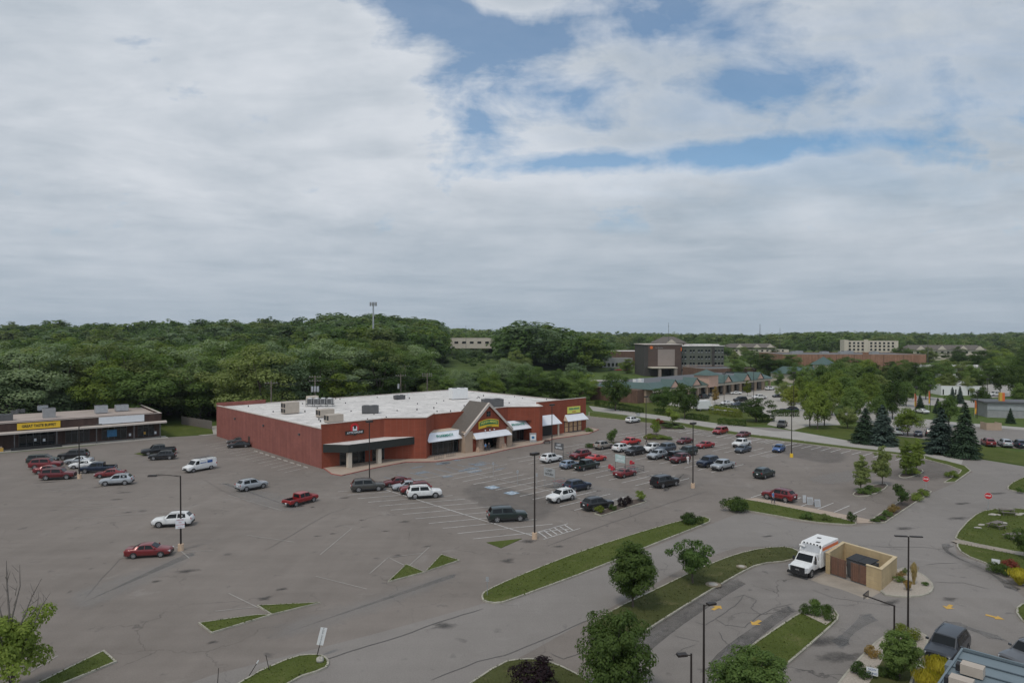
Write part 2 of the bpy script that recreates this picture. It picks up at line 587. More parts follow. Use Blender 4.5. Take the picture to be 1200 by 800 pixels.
# ------------------------------------------------------------------ palette
M = dict(
    lot=asphalt('worn_lot_asphalt', (0.132, 0.114, 0.099), (0.246, 0.215, 0.191), 0.5, 0.6),
    road=asphalt('road_asphalt', (0.174, 0.158, 0.144), (0.248, 0.227, 0.209), 0.4, 0.4),
    drive=asphalt('drive_through_asphalt', (0.132, 0.118, 0.106), (0.265, 0.242, 0.222), 0.7, 0.8),
    dark=asphalt('dark_patch_asphalt', (0.095, 0.090, 0.086), (0.155, 0.147, 0.141), 0.6, 0.5, True),
    tar=stainmat('tar_stain', (0.055, 0.051, 0.048)),
    dust=stainmat('pale_dust', (0.29, 0.275, 0.26), .4, .38),
    bluewash=stainmat('washed_blue_paint', (0.25, 0.30, 0.35), 1.5),
    seal=mat('crack_sealant', (0.075, 0.070, 0.066), 0.7, nz=(2, .3)),
    conc=mat('concrete', (0.36, 0.335, 0.30), 0.9, nz=(0.6, 0.16)),
    concroad=mat('concrete_road', (0.33, 0.31, 0.285), 0.9, nz=(0.25, 0.14)),
    walk=mat('tan_sidewalk', (0.36, 0.285, 0.225), 0.9, nz=(0.5, 0.14)),
    kerb=mat('kerb_concrete', (0.33, 0.31, 0.255), 0.9, nz=(0.9, 0.35)),
    redkerb=mat('worn_red_kerb', (0.33, 0.11, 0.09), 0.8, nz=(0.7, 0.45)),
    stripe=mat('worn_white_stripe', (0.50, 0.485, 0.465), 0.85, nz=(1.2, 0.4)),
    blueline=mat('worn_blue_paint', (0.23, 0.30, 0.37), 0.85, nz=(0.8, 0.35)),
    yellow=mat('yellow_road_paint', (0.50, 0.30, 0.06), 0.8, nz=(2, 0.15)),
    grass=grassmat('mown_grass', (0.050, 0.070, 0.014), (0.102, 0.122, 0.031), drya=.55),
    grassdull=grassmat('dull_grass', (0.046, 0.056, 0.018), (0.092, 0.098, 0.036), drya=0.6),
    field=grassmat('rough_field', (0.050, 0.078, 0.020), (0.105, 0.145, 0.040), drya=0.2),
    faint=mat('faded_stripe', (0.315, 0.295, 0.27), 0.9, nz=(1.0, 0.3)),
    pad=mat('stained_concrete', (0.285, 0.245, 0.20), 0.9, nz=(.5, .25)),
    soil=mat('bare_soil', (0.20, 0.165, 0.12), 0.95, nz=(3, .3)),
    gravel=mat('pale_gravel', (0.36, 0.315, 0.265), 0.95, nz=(9, 0.4), bump=0.5),
    mulch=mat('brown_mulch', (0.075, 0.055, 0.042), 0.95, nz=(6, 0.4), bump=0.4),
    brick=brickmat('red_brick', (0.255, 0.064, 0.036), (0.222, 0.055, 0.031), (0.26, 0.095, 0.062), 1.0, .11),
    brickside=brickmat('pink_red_block', (0.27, 0.098, 0.078), (0.245, 0.088, 0.071), (0.23, 0.10, 0.085), 0.5, .17),
    brickbrown=brickmat('dark_brown_brick', (0.075, 0.045, 0.037), (0.058, 0.036, 0.031), (0.085, 0.06, 0.05)),
    bricktan=brickmat('brown_orange_brick', (0.30, 0.16, 0.105), (0.26, 0.14, 0.09), (0.28, 0.19, 0.14), .5),
    brickold=brickmat('old_brown_brick', (0.16, 0.092, 0.066), (0.13, 0.075, 0.056), (0.16, 0.11, 0.085)),
    tanblock=brickmat('tan_block', (0.47, 0.36, 0.21), (0.43, 0.33, 0.19), (0.40, 0.31, 0.19), 0.5, .12),
    stone=mat('tan_stone', (0.38, 0.27, 0.20), 0.9, nz=(2.2, 0.4), bump=0.4),
    tan=mat('tan_stucco', (0.38, 0.285, 0.21), 0.9, nz=(0.7, 0.1)),
    pink=mat('pink_stucco', (0.50, 0.33, 0.26), 0.9, nz=(0.7, 0.1)),
    cream=mat('cream_stucco', (0.52, 0.46, 0.38), 0.9, nz=(0.6, 0.1)),
    roofw=roofmat('white_roof_membrane', (0.66, 0.63, 0.60)),
    rooft=mat('tan_gravel_roof', (0.36, 0.30, 0.265), 0.95, nz=(0.2, 0.2)),
    coping=mat('pale_coping', (0.50, 0.44, 0.39), 0.7, nz=(0.5, 0.12)),
    shingle=mat('dark_shingles', (0.115, 0.10, 0.086), 0.95, nz=(3, 0.2)),
    green=mat('green_metal_roof', (0.058, 0.100, 0.090), 0.55, nz=(0.5, 0.14)),
    slate=mat('slate_blue_metal', (0.155, 0.195, 0.215), 0.5, 0.1, nz=(0.6, 0.12)),
    seam=mat('dark_seam', (0.05, 0.07, 0.085), 0.6, nz=None),
    awn=mat('white_awning', (0.68, 0.70, 0.74), 0.6, nz=(0.8, 0.06)),
    awntop=mat('cream_awning_top', (0.54, 0.45, 0.35), 0.8, nz=(0.8, 0.1)),
    fascia=mat('black_green_fascia', (0.016, 0.019, 0.016), 0.6, nz=(0.6, 0.15)),
    glass=glass('dark_shop_glass'),
    carglass=mat('car_glass', (0.008, 0.010, 0.011), 0.08, 0.0, None, spec=0.28),
    black=mat('black_plastic', (0.018, 0.018, 0.019), 0.6, nz=None),
    tyre=mat('tyre_rubber', (0.022, 0.022, 0.023), 0.85, nz=(8, 0.2)),
    rim=mat('alloy_rim', (0.42, 0.42, 0.43), 0.35, 0.6, nz=None),
    chrome=mat('bright_metal', (0.6, 0.6, 0.61), 0.25, 0.9, nz=None),
    headl=mat('headlight_lens', (0.62, 0.64, 0.66), 0.12, 0.2, nz=None),
    taill=mat('red_tail_lens', (0.34, 0.012, 0.012), 0.2, 0, nz=None),
    bronze=mat('dark_bronze_pole', (0.034, 0.027, 0.024), 0.5, 0.3, nz=(1, 0.15)),
    polewood=mat('weathered_pole', (0.15, 0.125, 0.105), 0.9, nz=(2, 0.2)),
    galv=mat('galvanised_steel', (0.40, 0.41, 0.42), 0.5, 0.5, nz=(1.5, 0.15)),
    base=mat('pole_base_concrete', (0.55, 0.40, 0.28), 0.9, nz=(2, 0.15)),
    white=mat('white_metal', (0.70, 0.70, 0.69), 0.55, nz=(1, 0.06)),
    grey=mat('grey_metal', (0.30, 0.30, 0.30), 0.6, 0.2, nz=(1, 0.14)),
    dgrey=mat('dark_grey_metal', (0.10, 0.10, 0.102), 0.6, 0.2, nz=(1, 0.2)),
    tanmetal=mat('tan_metal', (0.42, 0.36, 0.30), 0.6, nz=(1, 0.1)),
    wood=mat('brown_fence_wood', (0.165, 0.085, 0.056), 0.85, nz=(3, 0.25)),
    greywood=mat('grey_fence_wood', (0.16, 0.14, 0.125), 0.9, nz=(3, 0.25)),
    bark=mat('bark', (0.085, 0.068, 0.055), 0.95, nz=(4, 0.3)),
    signy=mat('yellow_sign', (0.75, 0.48, 0.03), 0.5, nz=(1, 0.05)),
    signw=mat('white_sign', (0.72, 0.74, 0.76), 0.5, nz=(1, 0.04)),
    signg=mat('green_sign', (0.02, 0.17, 0.07), 0.5, nz=None),
    signt=mat('teal_sign', (0.01, 0.20, 0.15), 0.5, nz=None),
    signlime=mat('lime_yellow_sign', (0.66, 0.66, 0.13), 0.5, nz=(1, .06)),
    signred=mat('red_sign', (0.50, 0.02, 0.025), 0.45, nz=None),
    red=mat('red_plastic', (0.50, 0.03, 0.045), 0.4, nz=None),
    blue=mat('blue_poster', (0.03, 0.16, 0.32), 0.5, nz=(2, .3)),
    orange=mat('orange_banner', (0.60, 0.14, 0.035), 0.6, nz=None),
    ink=mat('black_ink', (0.02, 0.018, 0.015), 0.6, nz=None),
    inkblue=mat('blue_ink', (0.03, 0.10, 0.32), 0.6, nz=None),
    rock=mat('pale_rock', (0.36, 0.34, 0.30), 0.9, nz=(3, 0.25)),
    skin=mat('skin', (0.45, 0.27, 0.19), 0.6, nz=None),
    denim=mat('dark_trousers', (0.03, 0.035, 0.055), 0.85, nz=None),
    shirtw=mat('white_shirt', (0.68, 0.66, 0.66), 0.8, nz=None),
    shirtb=mat('blue_shirt', (0.10, 0.22, 0.42), 0.8, nz=None),
    shirtk=mat('black_shirt', (0.025, 0.025, 0.03), 0.8, nz=None),
    hair=mat('dark_hair', (0.02, 0.014, 0.01), 0.7, nz=None),
    board=mat('tan_window_board', (0.50, 0.33, 0.19), 0.8, nz=(3, .3)),
)
LEAF = dict(
    dark=leafmat('dark_leaf', (0.030, 0.062, 0.013), (0.094, 0.141, 0.032)),
    mid=leafmat('mid_leaf', (0.061, 0.114, 0.026), (0.174, 0.244, 0.065)),
    olive=leafmat('olive_leaf', (0.091, 0.123, 0.037), (0.242, 0.283, 0.093)),
    silver=leafmat('silver_leaf', (0.109, 0.163, 0.084), (0.306, 0.371, 0.200)),
    light=leafmat('light_leaf', (0.094, 0.139, 0.022), (0.244, 0.309, 0.059)),
    lime=leafmat('lime_leaf', (0.096, 0.127, 0.016), (0.258, 0.283, 0.049)),
    yellow=leafmat('golden_leaf', (0.280, 0.230, 0.020), (0.550, 0.460, 0.050)),
    rust=leafmat('rust_leaf', (0.178, 0.132, 0.044), (0.385, 0.253, 0.089)),
    purple=leafmat('purple_leaf', (0.010, 0.006, 0.008), (0.028, 0.014, 0.018)),
    spruce=leafmat('spruce_needle', (0.020, 0.042, 0.021), (0.050, 0.084, 0.044), 0.1),
    blue=leafmat('blue_spruce_needle', (0.036, 0.060, 0.047), (0.092, 0.131, 0.106), 0.1),
    redbush=leafmat('red_bush_leaf', (0.160, 0.035, 0.030), (0.280, 0.070, 0.050)),
    turf=leafmat('turf_blade', (0.060, 0.080, 0.017), (0.138, 0.160, 0.048), .3, .3),
    dullturf=leafmat('dull_turf_blade', (0.056, 0.064, 0.024), (0.125, 0.125, 0.055), .3, .3),
    straw=leafmat('straw_grass', (0.300, 0.220, 0.090), (0.450, 0.340, 0.160)),
)
# ------------------------------------------------------------------ ground
def build_ground():
    xs = sorted(set(list(range(-2600, -500, 150)) + list(range(-500, 520, 30)) + list(range(520, 2700, 150))))
    ys = sorted(set(list(range(-200, 320, 60)) + list(range(320, 900, 30)) + list(range(900, 3600, 150))))
    vs = [(x, y, terrain(x, y)) for y in ys for x in xs]
    nx = len(xs)
    fs = [(j * nx + i, j * nx + i + 1, (j + 1) * nx + i + 1, (j + 1) * nx + i)
          for j in range(len(ys) - 1) for i in range(nx - 1)]
    mb = MB()
    mb.add(vs, fs, M['field'], True)
    struct(mb, 'ground')


def chaikin(p, n=1):
    for _ in range(n):
        q = []
        for i in range(len(p)):
            a, b = p[i], p[(i + 1) % len(p)]
            q += [(a[0] * .75 + b[0] * .25, a[1] * .75 + b[1] * .25), (a[0] * .25 + b[0] * .75, a[1] * .25 + b[1] * .75)]
        p = q
    return p


def inset(poly, d):
    if area(poly) < 0:
        poly = poly[::-1]
    out = []
    n = len(poly)
    for i in range(n):
        a, b, c = Vector(poly[i - 1]), Vector(poly[i]), Vector(poly[(i + 1) % n])
        e1, e2 = (b - a), (c - b)
        if e1.length < 1e-6 or e2.length < 1e-6:
            out.append(tuple(b))
            continue
        e1.normalize()
        e2.normalize()
        n1, n2 = Vector((-e1.y, e1.x)), Vector((-e2.y, e2.x))
        bis = n1 + n2
        if bis.length < 1e-6:
            out.append(tuple(b))
            continue
        bis.normalize()
        k = d / max(0.45, bis.dot(n1))
        q = b + bis * k
        out.append((q.x, q.y))
    return poly, out


def flat(name, pts, z, m, world=False):
    mb = MB()
    mb.sheet([p if world else G2(*p) for p in pts], z, m)
    return struct(mb, name)


LAWNS = []


def island(pts, top, smooth=1, kerb=True, kw=0.16, h=0.14, name='grass_island', world=False, km=None):
    p = [tuple(q) if world else G2(*q) for q in pts]
    if smooth:
        p = chaikin(p, smooth)
    if not kerb:
        mb = MB()
        mb.prism(p, 0.0, 0.05, top)
        return struct(mb, name)
    outer, inner = inset(p, kw)
    mb = MB()
    mb.prism(outer, 0.0, h, km or M['kerb'], cap=False)
    n = len(outer)
    vs = [(x, y, h) for x, y in outer] + [(x, y, h) for x, y in inner]
    mb.add(vs, [(i, (i + 1) % n, n + (i + 1) % n, n + i) for i in range(n)], km or M['kerb'])
    struct(mb, 'kerb')
    if top in (M['grass'], M['grassdull']):
        LAWNS.append((inner, h - .02, top))
    mb = MB()
    mb.sheet(inner, h - 0.015, top)
    return struct(mb, name)


def strip(name, pts, w, z, m, world=False, taper=False):
    """a narrow painted or sealed line along a polyline"""
    p = [Vector(q if world else G2(*q)) for q in pts]
    mb = MB()
    L, Rr = [], []
    for i, q in enumerate(p):
        d = (p[min(i + 1, len(p) - 1)] - p[max(i - 1, 0)]).normalized()
        nn = Vector((-d.y, d.x))
        k = w / 2 * (0.3 if taper and i in (0, len(p) - 1) else 1)
        L.append(q + nn * k)
        Rr.append(q - nn * k)
    for i in range(len(p) - 1):
        mb.add([(a.x, a.y, z) for a in (Rr[i], Rr[i + 1], L[i + 1], L[i])], [(0, 1, 2, 3)], m)
    return mb


def decal(name, poly, d, z, m):
    outer, inner = inset(poly, d)
    n = len(outer)
    mb = MB()
    mb.add([(x, y, z) for x, y in outer] + [(x, y, z) for x, y in inner],
           [(i, (i + 1) % n, n + (i + 1) % n, n + i) for i in range(n)] + [tuple(range(n, 2 * n))], m)
    o = tag(mb.build(name), kind='structure')
    o.data.attributes.new('fade', 'FLOAT', 'POINT').data.foreach_set('value', [0.0] * n + [1.0] * n)
    return o


def build_paving():
    lot = [(-230, 60), G2(-200, 547), G2(0, 531), G2(95, 523), G2(190, 512.5), G2(225, 510.5), G2(250, 509), G2(257, 506),
           LT(1, 58)[:2], LT(72, 60)[:2], G2(690, 486.5), G2(750, 494), G2(840, 505), G2(880, 511.5), G2(1000, 526), G2(1083, 537),
           G2(1135, 549), G2(1205, 549), (160, 110), (160, 10), (-150, 10)]
    flat('parking_lot', lot, 0.004, M['lot'], True)
    # pale through road behind the lot, curving down to the crossing
    road = [(690, 475.5), (730, 481), (775, 487), (840, 496), (872, 499.8), (905, 501), (932, 505), (1000, 517), (1045, 522), (1090, 532),
            (1137, 536), (1205, 547), (1290, 560), (1280, 620), (1200, 596), (1158, 597), (1140, 607), (1118, 634), (1122, 650), (1165, 664), (1200, 700),
            (1200, 740), (1100, 740), (1020, 720), (985, 700), (960, 680), (930, 640), (868, 640), (820, 655), (700, 720), (600, 775), (545, 802), (480, 860), (60, 900), (140, 830),
            (250, 790), (440, 742), (566, 707), (700, 667), (835, 613), (868, 600), (900, 605), (950, 614), (1003, 617), (1036, 613), (1090, 578), (1118, 566),
            (1140, 553), (1130, 547), (1083, 533), (1000, 523.5), (880, 508.5), (800, 495), (745, 487.5), (695, 481)]
    flat('access_road', road, 0.008, M['road'])
    flat('concrete_lane', [(690, 475.3), (730, 480.8), (775, 486.8), (840, 495.8), (872, 499.6), (905, 505), (905, 511), (880, 508.7), (800, 495.2), (745, 487.7), (695, 481.2)],
         0.012, M['concroad'])
    flat('concrete_lane', [(932, 505.2), (1000, 517.2), (1045, 522.2), (1090, 532.2), (1130, 535.5), (1126, 545), (1083, 533.2), (1000, 523.7), (905, 511.2), (905, 505)],
         0.012, M['concroad'])
    # drive-through lot, lower right
    dr = [(690, 800), (757, 742), (820, 701), (868, 673), (890, 662), (930, 657), (960, 672), (1033, 694), (1062, 701), (1090, 699), (1130, 700), (1180, 700), (1230, 760),
          (1240, 900), (690, 900)]
    flat('drive_through_lane', dr, 0.012, M['drive'])
    flat('concrete_pad', [(950, 679), (967, 671), (1033, 693), (1017, 702), (985, 690), (962, 684)], 0.016, M['pad'])
    # darker asphalt strips along kerbs and across rows, faded at the rim
    for p in ([(850, 795), (855, 772), (925, 722), (937, 717), (925, 706), (900, 720), (845, 762), (838, 790)],
              [(700, 796), (760, 743), (820, 703), (868, 675), (860, 684), (800, 726), (757, 757), (725, 790)],
              [(1090, 640), (1117, 634), (1122, 650), (1165, 664), (1200, 690), (1190, 696), (1150, 672), (1112, 655)],
              [(532, 573), (560, 563), (640, 580), (660, 592), (640, 612), (606, 613), (560, 597)],
              [(775, 560), (800, 552), (820, 560), (806, 569), (770, 580)],
              [(895, 524), (930, 516), (1000, 530), (990, 545), (940, 540)],
              [(1020, 556), (1050, 548), (1090, 535), (1128, 551), (1108, 563), (1060, 565)]):
        decal('dark_patch', chaikin([G2(*q) for q in p], 2), 1.3, 0.02, M['dark'])
    # pale scuffed wheel lanes
    for p in ([(60, 700), (140, 672), (240, 640), (230, 655), (150, 700), (80, 722)], [(300, 735), (420, 700), (520, 668), (560, 672), (440, 722), (320, 760)],
              [(640, 560), (720, 570), (780, 590), (740, 600), (660, 575)],
              [(240, 560), (330, 575), (380, 600), (300, 600)], [(960, 745), (1010, 715), (1040, 722), (990, 770)], [(1090, 720), (1160, 735), (1200, 760), (1120, 740)],
              [(930, 560), (1000, 548), (1050, 552), (980, 572)], [(870, 640), (960, 632), (1040, 640), (960, 655)]):
        decal('dusty_patch', chaikin([G2(*q) for q in p], 2), 1.6, 0.0215, M['dust'])
    # blotches of tar, drains and potholes
    rr = random.Random(5)
    mb = MB()
    fd = []
    for x, y, a, b in ((218, 669, 1.6, .5), (183, 681, .9, .3), (150, 600, 1.2, .35), (405, 583, 1.1, .45), (424, 609, .8, .3), (475, 611, 1.1, .5), (467, 651, 1.0, .5),
                       (519, 733, 1.4, .7), (594, 657, 1.5, .7), (331, 690, .8, .4), (311, 701, 1, .5), (620, 634, 1.4, .6), (372, 628, .7, .3), (112, 571, 1.5, .3),
                       (145, 577, 2.0, .35), (136, 585, 1.3, .3), (54, 565, 2, .4), (1045, 706, 1.8, .5), (1128, 590, 2.2, .6), (1124, 607, 2.6, .7), (1060, 619, 2.4, .7), (1167, 578, 2.2, .5),
                       (183, 556, 2.4, .5), (205, 557, 1.4, .3), (720, 645, 1.6, .5), (700, 575, 1.2, .3), (352, 593, 1, .4), (366, 594, .6, .3), (900, 628, 1.2, .3), (655, 640, 1.0, .4),
                       (960, 752, 3.2, .8), (985, 770, 2.6, .7), (1113, 702, 1.3, .5), (452, 622, .7, .3), (390, 625, .6, .3), (250, 752, .7, .3), (500, 640, 1, .3)):
        c = G(x, y)
        pts = []
        for i in range(11):
            t = 2 * math.pi * i / 11
            k = rr.uniform(.6, 1.15)
            X, Y = a * k * math.cos(t), b * k * math.sin(t) * 1.5
            pts.append((c.x + X * math.cos(.35) - Y * math.sin(.35), c.y + X * math.sin(.35) + Y * math.cos(.35), 0.024))
        k = len(mb.v)
        mb.v += [(c.x, c.y, 0.024)] + pts
        mb.f += [[k, k + 1 + i, k + 1 + (i + 1) % len(pts)] for i in range(len(pts))]
        mb.m += [mb.mi(M['tar'])] * len(pts)
        mb.sm += [False] * len(pts)
        fd += [1.25] + [0.0] * len(pts)
    o = tag(mb.build('tar_stains'), kind='structure')
    o.data.attributes.new('fade', 'FLOAT', 'POINT').data.foreach_set('value', fd)
    # sealed cracks
    mb = MB()
    for pts, w in (([(330, 790), (395, 768), (430, 757), (470, 745), (520, 727), (566, 713)], .22), ([(505, 797), (560, 775), (590, 768), (640, 748), (700, 722)], .16),
                   ([(860, 700), (872, 697), (887, 703), (880, 712), (892, 720), (872, 735), (850, 732), (838, 725), (855, 714), (866, 706), (872, 697)], .13),
                   ([(816, 729), (826, 732), (838, 725)], .12), ([(842, 740), (848, 750), (856, 757), (846, 766), (842, 775), (820, 788)], .13),
                   ([(887, 722), (905, 713), (930, 707)], .13), ([(790, 745), (805, 748), (821, 752)], .08), ([(790, 768), (800, 760), (815, 755)], .09),
                   ([(1085, 662), (1100, 660), (1125, 659)], .14), ([(1095, 682), (1130, 683), (1160, 690)], .12), ([(1020, 640), (1080, 641), (1112, 644)], .12),
                   ([(645, 765), (660, 772), (680, 765), (700, 757)], .12), ([(880, 590), (900, 600), (940, 607), (990, 612)], .1),
                   ([(560, 560), (610, 566), (650, 571), (690, 566)], .12), ([(700, 557), (760, 555), (800, 549), (860, 560)], .12), ([(640, 640), (700, 618), (770, 594), (830, 575)], .14),
                   ([(310, 645), (345, 625), (385, 602), (410, 594)], .1), ([(100, 700), (140, 655), (180, 640)], .09), ([(235, 560), (260, 575), (300, 590)], .09),
                   ([(410, 553), (422, 558), (430, 560)], .1), ([(950, 690), (975, 700), (1010, 705), (1060, 712)], .09), ([(870, 775), (920, 735)], .08)):
        q = []
        for i in range(len(pts) - 1):
            for k in range(4):
                t = k / 4
                q.append((pts[i][0] * (1 - t) + pts[i + 1][0] * t + rr.uniform(-1, 1) * .9, pts[i][1] * (1 - t) + pts[i + 1][1] * t + rr.uniform(-1, 1) * .35))
        q.append(pts[-1])
        s = strip('x', q, w * .5, 0.028, M['seal'], taper=True)
        mb.add(s.v, s.f, M['seal'])
    tag(mb.build('sealed_cracks'), kind='structure')


def build_markings():
    mb = MB()

    def ln(a, b, w=0.11, m=None, z=0.032):
        s = strip('x', [a[:2], b[:2]], w, z, m or M['stripe'], True)
        mb.add(s.v, s.f, m or M['stripe'])
    rr = random.Random(3)
    # angled stalls either side of the first divider and further west
    for s0, t0, t1 in ((-0.5, -56, -20), (-34.5, -34, 26)):
        if s0 > -10:
            ln(LT(s0, t0), LT(s0, t1), 0.16)
        n = int((t1 - t0) / 3.05)
        for i in range(n + 1):
            t = t0 + 1.2 + i * 3.05
            if s0 < -10 and rr.random() < .7:
                continue
            ln(LT(s0 - 6.2, t + 2.7), LT(s0, t), 0.13 if s0 > -10 else .10, None if s0 > -10 else M['faint'])
            if s0 > -10 or rr.random() < .4:
                ln(LT(s0, t), LT(s0 + 5.6, t - 2.4), 0.13 if s0 > -10 else .10, None if s0 > -10 else M['faint'])
    for a, b in (((375, 650), (412, 619)), ((433, 672), (455, 653)), ((455, 653), (478, 664)), ((478, 664), (503, 641)), ((455, 653), (495, 648)), ((268, 695), (303, 712)), ((252, 716), (300, 711)),
                 ((290, 627), (345, 635)), ((207, 641), (222, 654)), ((217, 646), (250, 645)), ((30, 790), (68, 768)), ((268, 580), (330, 598)), ((370, 675), (430, 690))):
        ln(G(*a), G(*b), 0.10, M['faint'])
    # right-angled double rows
    for s0, t0, t1, d in ((18, -51.4, -19, 5.7), (36.9, -50.5, -16, 5.7), (55.4, -50.5, -12, 5.7), (75.5, -47, -8, 5.7), (93, -46, -14, 5.6)):
        ln(LT(s0, t0), LT(s0, t1), 0.09)
        n = int((t1 - t0) / 2.8)
        for i in range(n + 1):
            t = t0 + i * 2.8
            ln(LT(s0 - d, t), LT(s0, t), 0.15)
            ln(LT(s0, t), LT(s0 + d, t), 0.15)
    # stalls along the far grass strip
    a0, a1 = G(770, 499.5), G(1060, 535.5)
    for i in range(30):
        p = a0.lerp(a1, i / 29)
        ln(p, p - U * 5.2, 0.16)
    # stalls by the south end of the lot
    for i in range(7):
        p = G(880 + i * 19.5, 583 + i * 3.4)
        ln(p, p + U * 5.4, 0.14)
    # stalls along the long pink wall
    for i in range(15):
        ln(LT(-1.2, 3 + i * 2.9), LT(-6.6, 1.2 + i * 2.9), 0.10)
    # hatched end of the first row
    e0 = LT(-.5, -58.3)
    for i in range(6):
        ln(LT(0.2 + i * .95, -57.8), LT(1.1 + i * .95, -55.6), 0.16)
    ln(LT(-0.5, -58), LT(6.3, -57.9), 0.12)
    ln(LT(-0.5, -55.4), LT(6.6, -55.4), 0.12)
    # hatched end under the third lamp
    for i in range(5):
        ln(LT(71.2 + i * .9, -50.6), LT(72.0 + i * .9, -48.4), 0.12)
    # worn blue accessible bays
    for i in range(9):
        t = -17.5 + 0 * i
        s = 4.5 + i * 2.7
        ln(LT(s, -19.5), LT(s, -14.0), 0.10, M['blueline'])
    for i in range(14):
        s, t = 3 + rr.uniform(0, 24), rr.uniform(-23, -10)
        a, b = rr.uniform(.9, 2.2), rr.uniform(.5, 1.1)
        decal('worn_paint', [LT(s + a * x, t + b * y)[:2] for x, y in ((-1, -.6), (-.3, -1), (.7, -.9), (1, .1), (.5, 1), (-.6, .9))], .35, .03, M['bluewash'])
    ln(LT(4.5, -20), LT(28, -20), 0.12)
    tag(mb.build('parking_stripes'), kind='structure')
    # two accessible symbols
    for px, py in ((577, 571), (599.5, 577.5)):
        mb = MB()
        c = G(px, py)
        ax, ay = U, V
        mb.poly([c - ax * .95 - ay * .95 + Vector((0, 0, .034)), c + ax * .95 - ay * .95 + Vector((0, 0, .034)), c + ax * .95 + ay * .95 + Vector((0, 0, .034)),
                 c - ax * .95 + ay * .95 + Vector((0, 0, .034))], M['blueline'])
        ring = [(math.cos(R(a)) * .45 - .05, math.sin(R(a)) * .45 - .25) for a in range(150, 431, 20)]
        for line in (ring, [(-.1, .55), (-.05, 0), (.3, -.02), (.5, -.5), (.68, -.45)], [(-.08, .28), (.3, .28)]):
            p = [c + ax * x + ay * y for x, y in line]
            s = strip('x', [(q.x, q.y) for q in p], .13, .04, M['signw'], True)
            mb.add(s.v, s.f, M['signw'])
        mb.poly([c + ax * (-.12 + .15 * math.cos(k)) + ay * (.74 + .15 * math.sin(k)) + Vector((0, 0, .04)) for k in [i * math.pi / 4 for i in range(8)]], M['signw'])
        tag(mb.build('accessible_symbol'), kind='structure')
    # yellow lane arrows
    for px, py, ang in ((840, 712, 42), (886, 729.5, 222), (1112, 711, 222), (1166, 723, 42 + 270)):
        c = G(px, py)
        a = R(ang)
        f, n = Vector((math.cos(a), math.sin(a), 0)), Vector((-math.sin(a), math.cos(a), 0))
        arrow = [(-1.0, -.22), (.1, -.22), (.1, -.62), (1.0, 0), (.1, .62), (.1, .22), (-1.0, .22)]
        mb = MB()
        mb.sheet([(c + f * x * .7 + n * y * .8)[:2] for x, y in arrow], .036, M['yellow'])
        tag(mb.build('road_arrow'), kind='structure')


